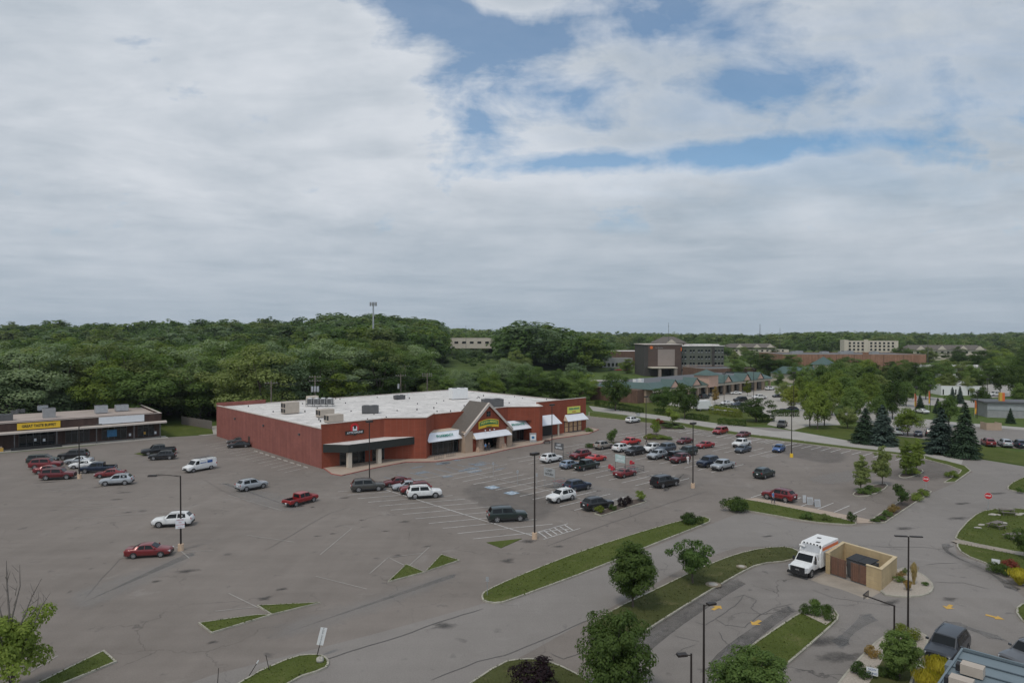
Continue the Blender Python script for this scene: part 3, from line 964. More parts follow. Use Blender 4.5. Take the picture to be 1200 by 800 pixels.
def build_islands():
    g, gd = M['grass'], M['grassdull']
    island([(232, 730.5), (247.5, 742.5), (318, 721), (300, 721)], g, 0, kw=.11)
    island([(301, 710), (318, 721), (376, 706.5)], g, 0, kw=.11)
    island([(454, 682.5), (476, 661.5), (498, 671)], g, 0, kw=.11)
    island([(498, 670.5), (517, 650), (539, 657)], g, 0, kw=.11)
    island([(570, 635.5), (612, 631), (587, 642)], g, 0, kerb=False)
    island([(30, 808), (122, 762.5), (137, 776), (72, 803)], g, 0)
    island([(240, 830), (290, 793), (345, 769), (368, 767), (381, 769), (387, 777), (381, 785), (345, 796), (300, 830)], g, 1)
    island([(563.5, 698.5), (568, 693), (600, 678), (680, 646), (770, 617.5), (822, 604.5), (836, 610), (820, 617), (765, 638.5), (700, 666), (610, 699.5), (585, 708), (566, 705.5)], g, 1)
    island([(696, 602), (715, 595), (735, 586), (752, 584.5), (758, 588), (705, 605)], M['mulch'], 0)
    island([(724, 597), (738, 587), (752, 585.8), (756, 587.5), (730, 596)], g, 0, kerb=False)
    island([(846, 588), (860, 584.5), (876, 585.5), (940, 598), (1004, 612), (1003, 615.5), (985, 614.8), (950, 612), (900, 603), (870, 598), (850, 594)], g, 1)
    flat('sidewalk', [(873, 584.5), (886, 583.5), (960, 597), (1020, 609), (1036, 612.2), (1006, 613.2), (940, 599.5)], 0.05, M['walk'])
    island([(530, 815), (588, 776), (612, 772.5), (636, 773), (668, 785), (705, 808), (700, 850), (520, 850)], gd, 1)
    island([(690, 735), (715, 716), (770, 690), (815, 668), (860, 650), (895, 642), (925, 641), (940, 648), (930, 657.5), (890, 661), (868, 672), (820, 700), (757, 740), (740, 752), (705, 750)], gd, 1)
    island([(848, 812), (850, 788), (860, 772), (895, 746), (938, 717.5), (955, 711), (978, 714), (985, 724), (972, 737), (940, 765), (914, 787), (903, 812)], g, 1)
    flat('gravel_bed', [(938, 719), (953, 713), (976, 715.5), (981, 724), (968, 733.5)], 0.142, M['gravel'])
    island([(1030, 697), (1036, 684), (1052, 664), (1078, 671), (1092, 682), (1095, 691), (1086, 698.5), (1060, 700.5)], M['gravel'], 1, name='gravel_island')
    island([(960, 830), (998, 780), (1034, 745), (1058, 736), (1084, 743), (1090, 752), (1075, 778), (1062, 830)], M['gravel'], 1, name='gravel_island')
    flat('grass_island', [(1020, 800), (1040, 764), (1062, 760), (1078, 768), (1066, 800), (1060, 830), (1000, 830)], 0.15, gd)
    flat('concrete_pad', [(1072, 778), (1082, 767), (1100, 775), (1090, 790)], 0.155, M['conc'])
    island([(1117, 630), (1138, 606), (1156, 597), (1200, 596), (1260, 604), (1280, 660), (1205, 650), (1125, 634)], g, 1)
    island([(1119, 638), (1128, 637), (1205, 653), (1275, 668), (1275, 720), (1205, 690), (1160, 662), (1128, 650)], g, 1)
    flat('sidewalk', [(1114, 634.5), (1124, 633.8), (1205, 650), (1275, 664), (1275, 667.5), (1205, 653.5), (1122, 637.5)], 0.148, M['pad'])
    island([(1178, 573), (1188, 564), (1210, 556), (1290, 570), (1290, 590), (1190, 576)], g, 1)
    island([(1188, 715), (1200, 706), (1230, 712), (1240, 740), (1200, 732)], g, 1)
    # beds at the ends of the right-hand rows
    island([(998, 578.5), (1012, 572), (1037, 565.5), (1042, 570.5), (1022, 581), (1002, 582)], M['mulch'], 1, name='planted_island')
    island([(1052, 557), (1068, 550), (1080, 549.5), (1083, 553.5), (1066, 560), (1055, 560)], M['mulch'], 1, name='planted_island')
    island([(1018, 611), (1040, 596), (1062, 583), (1084, 572.5), (1092, 576.5), (1038, 612.5), (1024, 613)], M['mulch'], 0, name='planted_island')
    island([(1083, 535), (1110, 540.5), (1131, 546), (1138, 552), (1120, 565), (1106, 565.5), (1124, 554.5), (1126, 551), (1110, 545), (1083, 538)], g, 0)
    island([(690, 482.8), (745, 488.8), (800, 496.2), (880, 509.6), (1000, 524.6), (1083, 534.2), (1083, 536.6), (1000, 527), (880, 512.6), (800, 500.5), (745, 494), (690, 487.8)], g, 0)
    # planted end islands among the parked cars
    island([(688, 523), (697, 518.5), (722, 517), (737, 519), (728, 523), (704, 526)], M['mulch'], 1, name='planted_island')
    island([(752, 511), (765, 507), (785, 511.5), (787, 516), (765, 517.5), (754, 516)], M['mulch'], 1, name='planted_island')
    island([(765, 500), (775, 494), (800, 498), (806, 503), (790, 504), (770, 503)], M['mulch'], 1, name='planted_island')
    island([(157, 531.5), (171, 529), (180, 531), (172, 534)], g, 0, kerb=False)
    # lawns past the through road
    flat('lawn', [(690, 474.5), (775, 486), (840, 495), (872, 499), (899, 497), (907, 491), (880, 484), (812, 479), (740, 468), (690, 462)], 0.05, g)
    flat('lawn', [(932, 503.5), (950, 499), (985, 498), (1040, 499), (1043, 512), (1130, 520), (1200, 530), (1290, 545), (1205, 546), (1137, 535), (1090, 531), (1045, 521), (1000, 516)], 0.05, g)
    flat('lawn', [(180, 512.5), (188, 498), (222, 494), (247, 497), (250, 508.5), (225, 510)], 0.05, g)
    # paving further off
    flat('far_parking_lot', [(775, 478.5), (800, 463), (905, 452), (990, 447), (1000, 458), (955, 470), (935, 478), (905, 490.5), (880, 483.5), (812, 478.7)], 0.03, M['conc'])
    flat('far_road', [(905, 490.5), (935, 478), (952, 470), (985, 472), (975, 480), (985, 498), (950, 498.6), (930, 504), (899, 497.5)], 0.035, M['conc'])
    flat('far_parking_lot', [(1035, 500), (1150, 500), (1215, 505), (1290, 512), (1290, 535), (1205, 527), (1140, 520), (1050, 511)], 0.06, M['road'])
    flat('far_road', [(985, 490), (1000, 470), (1060, 462), (1100, 466), (1145, 470), (1155, 478), (1110, 476), (1078, 474), (1060, 488), (1100, 493), (1215, 502), (1215, 506), (1150, 501), (1030, 500)], 0.04, M['concroad'])
    flat('far_parking_lot', [(1130, 444), (1215, 446), (1215, 462), (1160, 466), (1100, 455)], 0.04, M['concroad'])
    flat('far_parking_lot', [(690, 445), (700, 432), (770, 430), (790, 444), (700, 452)], 0.03, M['concroad'])
    flat('service_alley', [LT(-2, 57)[:2], LT(74, 60)[:2], LT(76, 78)[:2], LT(-8, 72)[:2]], 0.03, M['conc'], True)
    # shop-front walk with its red kerb
    front = [(384, 552.5), (388, 555.5), (400, 557.6), (418, 553.5), (437, 549), (455, 545.5), (476, 541.6), (500, 541.3), (512, 541), (540, 537.3), (568, 533.0), (600, 525.7), (636, 519.4), (648, 514.5), (662, 512.6), (690, 508.5), (702, 503.5), (690, 500.5)]
    back = [LT(73, 1)[:2], LT(20, 1)[:2], LT(0.5, 1)[:2]]
    island([G2(*p) for p in front] + back, M['walk'], 0, name='shop_front_walk', world=True, km=M['redkerb'], h=0.15)
# ------------------------------------------------------------------ buildings
def rtu(parent_label, px, py, z, size, rz, m, fans=True, name='rooftop_unit', cat='air conditioner', group=None, dark_end=False):
    c = G(px, py, z)
    t = thing(name, parent_label, cat, c, rz, group)
    a, b, h = size
    mb = MB()
    mb.blk(-a / 2, a / 2, -b / 2, b / 2, 0.18, h, m)
    mb.blk(-a / 2 + .1, a / 2 - .1, -b / 2 + .1, b / 2 - .1, 0, .18, M['dgrey'])
    mb.build('cabinet', t)
    mb = MB()
    if dark_end:
        tiers = ((.14, .46), (.56, .9)) if h > 2.4 else ((.32, .9),)
        for k in (-1, 1):
            for z0, z1 in tiers:
                mb = MB()
                mb.blk(-a / 2 - .03, -a / 2, k * b / 4 - b * .19, k * b / 4 + b * .19, h * z0, h * z1, M['black'])
                mb.build('grille', t)
    elif fans:
        for k in (-1, 1):
            mb = MB()
            mb.tube((k * a / 4, 0, h), (k * a / 4, 0, h + .12), b * .3, b * .3, M['dgrey'], 12)
            mb.build('fan', t)
    return t


def window_strip(parent, x0, x1, y, z0, z1, n, name='window'):
    """dark shop glass in pale frames on a wall that faces -y"""
    w = MB()
    w.blk(x0, x1, y - .06, y + .04, z0, z1, M['glass'])
    o = w.build(name, parent)
    f = MB()
    for i in range(n + 1):
        x = x0 + (x1 - x0) * i / n
        f.blk(x - .04, x + .04, y - .1, y - .062, z0, z1, M['dgrey'])
    f.blk(x0, x1, y - .098, y - .063, z1 - .7, z1 - .64, M['dgrey'])
    f.build('frame', o)
    return o


def awning(parent, x0, x1, y, out, zt, zb, name='awning', flare=0.5, valance=0.0):
    """sloping white canopy with hipped ends on a wall facing -y"""
    mb = MB()
    A = [(x0 + flare, y, zt), (x1 - flare, y, zt), (x1, y - out, zb), (x0, y - out, zb)]
    mb.add(A, [(3, 2, 1, 0)], M['awn'])
    mb.add([(x0 + flare, y, zt), (x0, y - out, zb), (x0, y, zb)], [(0, 1, 2)][::1], M['awntop'])
    mb.add([(x1 - flare, y, zt), (x1, y, zb), (x1, y - out, zb)], [(0, 1, 2)], M['awn'])
    mb.add([(x0, y, zb - .06), (x1, y, zb - .06), (x1, y - out, zb - .06), (x0, y - out, zb - .06)], [(0, 1, 2, 3)], M['tan'])
    mb.blk(x0, x1, y - out - .03, y - out + .02, zb - .12, zb + .0, M['awn'])
    return mb.build(name, parent)


def build_market():
    t = thing('supermarket', 'long red brick supermarket with white flat roof and gabled entrance', 'store', P1, UA)
    W, D, H = 73.2, 54.0, 7.2
    mb = MB()   # shell: long side in faded block, shop front in brick
    mb.add([(0, 0, 0), (W, 0, 0), (W, 0, H), (0, 0, H)], [(0, 1, 2, 3)], M['brick'])
    mb.add([(0, D, 0), (0, 0, 0), (0, 0, H + .2), (0, D, H + .3)], [(0, 1, 2, 3)], M['brickside'])
    mb.add([(W, 0, 0), (W, D, 0), (W, D, H), (W, 0, H)], [(0, 1, 2, 3)], M['brick'])
    mb.add([(W, D, 0), (0, D, 0), (0, D, H), (W, D, H)], [(0, 1, 2, 3)], M['brickside'])
    mb.add([(.35, D, H - .1), (.35, .1, H - .1), (.35, .1, H + .2), (.35, D, H + .3)], [(3, 2, 1, 0)], M['brickside'])
    mb.add([(0, .0, 0), (.35, .0, H), (.35, .0, H + .2), (0, .0, H + .2)], [(0, 1, 2, 3)], M['brickside'])
    mb.blk(0, 12, D - .4, D, H, H + .9, M['brickside'])
    mb.build('wall', t)
    mb = MB()
    mb.sheet([(.3, .3), (W - .3, .3), (W - .3, D - .3), (.3, D - .3)], H - .05, M['roofw'])
    mb.build('roof', t)
    # shop-front parapets of different heights and the two angled prows
    mb = MB()
    mb.blk(.02, 13.6, -.12, .28, H - .8, 8.15, M['brick'])
    mb.blk(.02, 13.6, -.12, -.01, 0, H - .8, M['brick'])
    mb.prism([(13.3, .3), (13.3, -.12), (19.8, -5.2), (25.4, -.12), (25.4, .3)], 0, 8.2, M['brick'], M['roofw'])
    mb.blk(25.4, 47.6, -.12, .28, H - .8, 8.0, M['brick'])
    mb.blk(25.4, 47.6, -.12, -.01, 0, H - .8, M['brick'])
    pr = [(46.2, .3), (46.2, -.12), (52, -4.6), (53, -4.6), (55.8, -.12), (55.8, .3)]
    mb.prism(pr, 4.9, 8.0, M['brick'], M['roofw'])
    mb.sheet(pr[::-1], 4.9, M['tan'])
    mb.prism([(50.6, -.9), (50.6, -3.5), (52, -4.6), (53, -4.6), (55.8, -.12), (51.6, -.12)], 0, 4.895, M['brick'])
    mb.blk(42.4, 51.0, -.9, -.125, 0, 4.6, M['brick'])
    mb.blk(55.8, W + .1, -.15, .28, H - .8, 8.4, M['brick'])
    mb.blk(55.8, W + .1, -.15, -.01, 0, H - .8, M['brick'])
    mb.build('parapet', t)
    mb = MB()   # pale copings
    for x0, x1, z in ((0, 13.3, 8.15), (25.5, 30, 8.0), (42, 46.2, 8.0), (55.8, W + .15, 8.4)):
        mb.blk(x0, x1, -.2, .33, z, z + .1, M['coping'])
    for a, b, z in (((13.3, -.12), (19.8, -5.2), 8.2), ((19.8, -5.2), (25.4, -.12), 8.2), ((46.2, -.12), (52, -4.6), 8.0), ((52, -4.6), (53, -4.6), 8.0), ((53, -4.6), (55.8, -.12), 8.0)):
        d = Vector((b[0] - a[0], b[1] - a[1], 0))
        mb.box(((a[0] + b[0]) / 2, (a[1] + b[1]) / 2, z + .003), (d.length, .3, .1), M['coping'], math.atan2(d.y, d.x))
    for i in range(1):
        mb.add([(-.05, D, H + .3), (-.05, 0, H + .2), (.4, 0, H + .2), (.4, D, H + .3)], [(0, 1, 2, 3)], M['coping'])
    mb.add([(-.06, D, H + .3), (-.06, 0, H + .2), (-.06, 0, H + .08), (-.06, D, H + .18)], [(3, 2, 1, 0)][::-1], M['coping'])
    mb.blk(0, W, D - .3, D + .05, H + .0, H + .1, M['coping'])
    mb.blk(W - .3, W + .05, .3, D - .3, H, H + .12, M['coping'])
    mb.build('coping', t)
    # dark entrance canopy with two pale posts
    mb = MB()
    mb.prism([(.2, -.12), (3.4, -3.8), (17.9, -3.8), (13.3, -.12)], 3.02, 4.5, M['fascia'], M['roofw'])
    mb.build('canopy', t)
    for s in (3.9, 10.2):
        mb = MB()
        mb.blk(s - .38, s + .38, -3.5, -2.75, .1, 3.02, M['cream'])
        mb.build('post', t)
    window_strip(t, 3.6, 8.9, -.13, .15, 3.0, 4)
    window_strip(t, 10.6, 13.2, -.13, .15, 3.0, 2)
    # wall badge: red arched emblem over a dark banner
    sg = MB()
    arch = [(-.85, 0), (-.85, .95), (-.6, 1.35), (-.2, 1.55), (.2, 1.55), (.6, 1.35), (.85, .95), (.85, 0)]
    sg.add([(6.7 + x, -.3, 6.35 + z * .95) for x, z in arch] + [(6.7 + x, -.14, 6.35 + z * .95) for x, z in arch],
           [tuple(range(8))] + [(i, i + 8, (i + 1) % 8 + 8, (i + 1) % 8) for i in range(8)], M['signred'])
    sg.add([(6.7 + x * .55, -.32, 6.35 + z * .7) for x, z in arch], [tuple(range(8))], M['ink'])
    sg.blk(6.25, 6.45, -.35, -.33, 6.4, 7.2, M['signw'])
    sg.blk(6.95, 7.15, -.35, -.33, 6.4, 7.2, M['signw'])
    sg.blk(6.5, 6.9, -.36, -.33, 6.4, 6.75, M['signw'])
    sg.blk(4.75, 8.65, -.3, -.14, 5.72, 6.42, M['ink'])
    sg.add([(6.2, -.31, 5.72), (7.2, -.31, 5.72), (6.7, -.31, 5.42)], [(0, 2, 1)], M['ink'])
    so = sg.build('sign', t)
    text('ATTICOMUNE', .52, M['signw'], so, (6.7, -.33, 6.06), (R(90), 0, 0), xs=1.0)
    # storefronts and awnings
    mb = MB()
    mb.blk(22.5, 29.5, -3.2, -.13, 0, 4.3, M['brick'])
    mb.build('storefront', t)
    window_strip(t, 22.6, 29.3, -3.2, .15, 3.1, 5)
    a = awning(t, 20.7, 29.5, -3.22, 1.5, 4.6, 3.2, flare=.0)
    mb = MB()
    mb.prism([(22.3, -3.2), (22.3, -.13), (29.6, -.13), (29.6, -3.2)], 4.3, 4.75, M['awn'], M['awntop'])
    mb.build('awning_roof', t)
    text('PHARMACY', .82, M['signt'], a, (25.2, -4.15, 4.05), (R(47), 0, 0), offset=.02)
    window_strip(t, 42.7, 50.4, -.92, .15, 3.1, 6)
    a = awning(t, 42.1, 51.3, -.92, 2.5, 4.85, 3.2, flare=.3)
    text('PRODUCE', .85, M['signt'], a, (47.4, -2.35, 4.16), (R(33), 0, 0), offset=.02)
    # gabled entrance
    g = MB()
    x0, x1, xm, f = 29.6, 41.9, 35.75, -5.5
    g.add([(x0, f, 0), (33.2, f, 0), (33.2, f, 3.0), (38.6, f, 3.0), (38.6, f, 0), (x1, f, 0), (x1, f, 4.4), (xm, f, 9.9), (x0, f, 4.4)], [tuple(range(9))], M['brick'])
    g.add([(x0, f, 0), (x0, f, 4.4), (x0, 0, 4.4), (x0, 0, 0)], [(0, 1, 2, 3)], M['tan'])
    g.add([(x1, f, 0), (x1, 0, 0), (x1, 0, 4.4), (x1, f, 4.4)], [(0, 1, 2, 3)], M['tan'])
    g.blk(33.2, 38.6, -3.6, -3.4, 0, 3.0, M['glass'])
    g.build('entrance_gable', t)
    g = MB()
    for sx, xe in ((-1, x0 - .7), (1, x1 + .7)):
        ze = 9.9 - 5.5 / 6.15 * (abs(xe - xm))
        g.poly([(xm, f - .3, 10.12), (xe, f - .3, ze + .2), (xe, .9, ze + .2), (xm, .9, 10.12)][::sx], M['shingle'], .16)
    g.build('roof', t)
    g = MB()
    for sx, xe in ((-1, x0 - .7), (1, x1 + .7)):
        ze = 9.9 - 5.5 / 6.15 * (abs(xe - xm))
        g.poly([(xm, f - .42, 10.16), (xe, f - .42, ze + .24), (xe, f - .42, ze - .35), (xm, f - .42, 9.5)][::-sx], M['coping'], .1)
        g.poly([(xm, f - .45, 10.17), (xe, f - .45, ze + .25), (xe, f + .1, ze + .25), (xm, f + .1, 10.17)][::sx], M['coping'], .05)
    g.build('rake_trim', t)
    for px0, px1 in ((29.2, 31.2), (40.9, 42.4)):
        g = MB()
        g.blk(px0, px1, f - .25, f + 1.0, 0, 4.5, M['tan'])
        g.build('pillar', t)
    for k, (px0, px1) in enumerate(((32.3, 33.8), (38.1, 39.7))):
        g = MB()
        g.box(((px0 + px1) / 2, f - .3, 0), (1.6, 1.2, 3.1), M['stone'], 0, .72)
        g.box(((px0 + px1) / 2 - .5 + k, f - .75, 0), (1.4, 1.0, 1.1), M['stone'], .2, .6)
        g.build('stone_pier', t)
    awning(t, 31.2, 41.4, f - .02, 1.3, 4.0, 2.95, flare=-.25 + .5)
    # gable window
    g = MB()
    g.blk(xm - .55, xm + .55, f - .06, f - .01, 7.2, 8.3, M['glass'])
    w = g.build('window', t)
    g = MB()
    g.blk(xm - .05, xm + .05, f - .1, f - .063, 7.2, 8.3, M['dgrey'])
    g.blk(xm - .55, xm - .053, f - .1, f - .063, 7.7, 7.8, M['dgrey'])
    g.blk(xm + .053, xm + .55, f - .1, f - .063, 7.7, 7.8, M['dgrey'])
    g.build('frame', w)
    # arched sign
    def archpts(w, h, rise, n=9):
        top = [(-w / 2 + w * i / n, h + rise * (1 - (2 * i / n - 1) ** 2)) for i in range(n + 1)]
        bot = [(w / 2 - w * i / n, rise * .55 * (1 - (2 * i / n - 1) ** 2)) for i in range(n + 1)]
        return top + bot
    g = MB()
    for (w_, h_, r_, mm, yy, zz) in ((5.6, 1.5, .45, M['signy'], .16, 4.72), (5.2, .8, .42, M['signg'], .2, 5.3)):
        pp = archpts(w_, h_, r_)
        n = len(pp)
        g.add([(xm + x, f - yy, zz + z) for x, z in pp] + [(xm + x, f - .02, zz + z) for x, z in pp],
              [tuple(range(n))[::-1]] + [(i, (i + 1) % n, n + (i + 1) % n, n + i) for i in range(n)], mm)
    so = g.build('sign', t)
    word = 'FRESH-MADES'
    for i, ch in enumerate(word):
        u = (i - 5) / 5.4
        text(ch, .66, M['signlime'], so, (xm + u * 2.35, f - .23, 5.74 + .36 * (1 - u * u)), (R(90), R(7) * u, 0), offset=.02)
    text('MARKET', .42, M['signg'], so, (xm, f - .19, 5.05), (R(90), 0, 0))
    for k in (-1, 0, 1):
        g = MB()
        g.ball((xm + k * 1.25, f - .45, 4.35), .15, M['white'])
        g.tube((xm + k * 1.25, f - .02, 4.52), (xm + k * 1.25, f - .45, 4.48), .04, .04, M['dgrey'], 6)
        g.build('wall_lamp', t)
    # right-hand bay
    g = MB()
    g.blk(56.2, 60.8, -.2, -.16, .15, 3.1, M['black'])  # flat black panel, the shade inside the open entry put in as colour
    g.build('entry_shade_panel', t)
    g = MB()
    g.blk(60.85, 61.2, -2.2, -1.85, .1, 3.2, M['cream'])
    g.build('post', t)
    awning(t, 54.6, 61.8, -.16, 2.4, 5.1, 3.15, flare=.5)
    awning(t, 64.9, 72.6, -.16, 1.5, 4.6, 3.2, flare=.45)
    for i in range(4):
        g = MB()
        x = 65.9 + i * 1.62
        g.blk(x - .72, x + .72, -.22, -.16, .15, 3.0, M['dgrey'])
        w = g.build('window', t)
        g = MB()
        g.blk(x - .55, x + .55, -.26, -.223, .35, 2.85, M['board'])
        g.blk(x - .6, x + .6, -.29, -.262, 1.5, 1.62, M['brickbrown'])
        g.build('panel', w)
    g = MB()
    g.blk(66.2, 70.9, -.34, -.17, 4.85, 6.5, M['signlime'])
    so = g.build('sign', t)
    text('FRESH-MADES', .62, M['signt'], so, (68.55, -.36, 5.95), (R(90), 0, 0), offset=.02)
    text('MARKET', .4, M['red'], so, (68.55, -.36, 5.25), (R(90), 0, 0))
    # roof vents, wall lamps, door of the pink side
    g = MB()
    rr = random.Random(4)
    for i in range(46):
        x, y = rr.uniform(2, W - 2), rr.uniform(2, D - 2)
        g = MB()
        g.tube((x, y, H - .05), (x, y, H + rr.uniform(.2, .45)), .13, .13, M['dgrey'], 6)
        g.build('vent_pipe', t)
    for y in (9, 26, 42):
        g = MB()
        g.blk(-.3, 0, y - .18, y + .18, 5.2, 5.55, M['dgrey'])
        g.build('wall_lamp', t)
    g = MB()
    g.blk(-.06, 0, 33.5, 34.5, .05, 2.2, M['brickbrown'])
    g.build('door', t)
    # things standing on the roof
    zr = H - .05
    rtu('double-stacked tan cooling unit, westernmost on the white supermarket roof', 340, 484.5, zr, (3.2, 2.4, 2.6), UA, M['tanmetal'], dark_end=True)
    rtu('low tan cooling unit with twin black fans near the roof corner', 381, 488.5, zr, (3.2, 2.2, 1.7), UA, M['tanmetal'], dark_end=True)
    rtu('tan cooling unit with black fans closest to the brick parapet above the badge', 391, 494.5, zr, (3.2, 2.2, 1.6), UA, M['tanmetal'], dark_end=True)
    rtu('dark grey hooded roof unit with pale exhaust above the black canopy', 434, 484, zr, (3.6, 2.2, 1.7), 0.15, M['dgrey'])
    t2 = thing('compressor_rack', 'long grey compressor rack on legs beside the utility pole', 'air conditioner', G(375, 476, zr), UA - .75)
    g = MB()
    for x in (-3.2, -1.6, 0, 1.6, 3.2):
        for y in (-.7, .7):
            g.tube((x, y, 0), (x, y, 1.9), .06, .06, M['dgrey'], 5)
    g.blk(-3.3, 3.3, -.75, .75, .5, .62, M['dgrey'])
    g.build('frame', t2)
    for x in (-2.4, -.8, .8, 2.4):
        g = MB()
        g.blk(x - .62, x + .62, -.72, .72, .66, 1.95, M['grey'])
        g.blk(x - .45, x + .45, -.75, -.721, .8, 1.8, M['dgrey'])
        g.tube((x, 0, 1.95), (x, 0, 2.1), .5, .5, M['white'], 10)
        g.build('cooling_unit', t2)
    rtu('cream plant box behind the grey compressor rack', 366, 472, zr, (2.6, 1.6, 1.8), UA, M['cream'], fans=False)
    rtu('small dark roof fan box far back on the white roof', 468, 467.8, zr, (2.8, 1.6, 1.1), UA, M['dgrey'])
    rtu('big white rooftop unit with grey doors behind the entrance gable', 537, 467.5, zr, (4.6, 2.4, 3.0), UA - .2, M['white'])
    rtu('wide weathered grey roof unit poking up just right of the gable peak', 577, 476.5, zr, (5.0, 2.4, 1.9), UA - .4, M['dgrey'])
    for k, (px, py) in enumerate(((474, 467), (478, 466.5))):
        c = G(px, py, zr)
        g = MB()
        g.path([(0, 0, 0), (0, 0, 1.0), (.25, 0, 1.25), (.5, 0, 1.1)], [.2, .2, .2, .22], M['white'], 8)
        tag(g.build('vent_hood', None, c), 'white gooseneck vent on the supermarket roof by the small fan box', 'roof vent', 'white gooseneck vents')
    # wheel stops along the long wall
    for i in range(9):
        c = LT(-1.6, 3.2 + i * 2.9)
        g = MB()
        g.box((0, 0, 0), (.22, 1.7, .15), M['conc'], 0, .8)
        tag(g.build('wheel_stop', None, c, UA), 'worn concrete wheel stop at the foot of the long pink wall', 'wheel stop', 'wheel stops along the pink wall')


def build_brown_shops():
    a = R(38.6)
    base = Vector((-83.4, 162.3, 0))
    t = thing('shop_row', 'low dark brown brick shop row with long pale canopy edge', 'store', base, a)
    L, D = 70, 24
    mb = MB()
    mb.blk(-L, 0, 2.6, D, 0, 5.4, M['brickbrown'])
    mb.blk(-L, 0, .25, 2.6, 4.05, 5.9, M['brickbrown'])
    mb.blk(-.3, 0, .3, D, 5.4, 5.9, M['brickbrown'])
    mb.build('wall', t)
    mb = MB()
    mb.sheet([(-L, 2.6), (-.3, 2.6), (-.3, D), (-L, D)], 5.43, M['rooft'])
    mb.blk(-L, -12, 2.6, 12, 5.43, 5.62, M['rooft'])
    mb.blk(-.35, .05, .2, D, 5.9, 5.98, M['coping'])
    mb.blk(-L, -.36, .2, .6, 5.9, 5.97, M['coping'])
    mb.build('roof', t)
    mb = MB()
    mb.poly([(-L, -.55, 3.62), (.9, -.55, 3.62), (.9, 2.6, 3.62), (-L, 2.6, 3.62)][::-1], M['dgrey'])
    mb.poly([(-L, -.6, 3.95), (1.0, -.6, 3.95), (1.0, .25, 4.12), (-L, .25, 4.12)], M['coping'], .02)
    mb.blk(-L, 1.0, -.62, -.5, 3.6, 3.95, M['coping'])
    mb.build('canopy', t)
    for x in (-.4, -5.9, -13.4, -20.9, -28.4, -36):
        g = MB()
        g.blk(x - .1, x + .1, -.3, -.08, .1, 3.6, M['dgrey'])
        g.build('post', t)
    for x0, x1, n in ((-4.6, -1.2, 3), (-12, -7, 4), (-19, -14.5, 4), (-27.5, -21, 5), (-37, -31, 5)):
        window_strip(t, x0, x1, 2.58, .4, 3.2, n)
    for x, c, z0 in ((-10.0, 'blue', 1.0), (-3.2, 'yellow', .9), (-23, 'signw', 1.2), (-24.6, 'signw', 1.4), (-.9, 'signw', .8), (-6.3, 'signw', .8)):
        g = MB()
        w = 2.0 if c == 'blue' else .45
        g.blk(x - w / 2, x + w / 2, 2.42, 2.46, z0, z0 + (1.6 if c == 'blue' else .6), M[c])
        g.build('window_poster', t)
    g = MB()
    g.blk(-27.9, -20.2, .08, .24, 4.35, 5.7, M['signy'])
    so = g.build('sign', t)
    text('GREAT TASTE BUFFET', .8, M['ink'], so, (-24.05, .06, 5.02), (R(90), 0, 0), offset=.02, xs=.78)
    g = MB()
    g.blk(-12.9, -3.7, .08, .24, 4.3, 5.85, M['signw'])
    g.build('sign', t)
    g = MB()
    g.prism([(-L, -1.4), (1.2, -1.4), (1.2, 2.6), (-L, 2.6)], 0, .13, M['conc'])
    tag(g.build('shop_walk', None, base, a), kind='structure')
    # low dark planter and yellow cart under the canopy
    zr = 5.43
    rtu('tall grey roof unit above the yellow sign', 57.5, 490, zr, (2.4, 2.2, 2.3), a, M['grey'])
    rtu('pale roof unit at the back edge behind the tall grey one', 50, 481, zr, (2.2, 1.8, 1.3), a, M['galv'])
    rtu('galvanised roof unit above the left end of the blank white sign', 118.5, 484, zr, (2.6, 2.2, 1.9), a, M['galv'])
    rtu('galvanised roof unit nearest the far corner of the brown shops', 142.5, 481.5, zr, (2.8, 2.2, 1.6), a, M['galv'])
    rtu('dark low roof unit at the photo edge of the brown shops', 6, 493.5, zr, (2.8, 2.2, 1.5), a, M['dgrey'])
    rtu('small brown roof fan between the dark unit and the tall grey unit', 17, 485, zr, (1.5, 1.2, .8), a, M['dgrey'])
    rtu('flat dark roof fan just left of the tall grey unit', 24, 484, zr, (1.8, 1.2, .9), a, M['dgrey'])
    g = MB()
    g.box((0, 0, 0), (2.4, .9, .75), M['yellow'])
    g.box((0, 0, .75), (2.0, .7, .25), M['tan'])
    tag(g.build('goods_bin', None, base + Vector((math.cos(a) * -31.5, math.sin(a) * -31.5, .13)) , a), 'yellow goods bin on the walk under the brown canopy', 'bin')
    g = MB()
    pts = [(0, 0), (9, 0), (8.6, .9), (0, 1.1)]
    g.prism(pts, 0, .55, M['black'])
    for i in range(16):
        g.tube((i * .58 + .1, .02, .55), (i * .58 + .1, .02, 1.0), .03, .03, M['black'], 5)
    g.tube((.1, .02, 1.0), (8.9, .02, 1.0), .035, .035, M['black'], 5)
    tag(g.build('patio_rail', None, base + Vector((math.cos(a) * -29 + .8 * math.sin(a), math.sin(a) * -29 - .8 * math.cos(a), .13)), a), 'low black railing with planter in front of the buffet', 'railing')


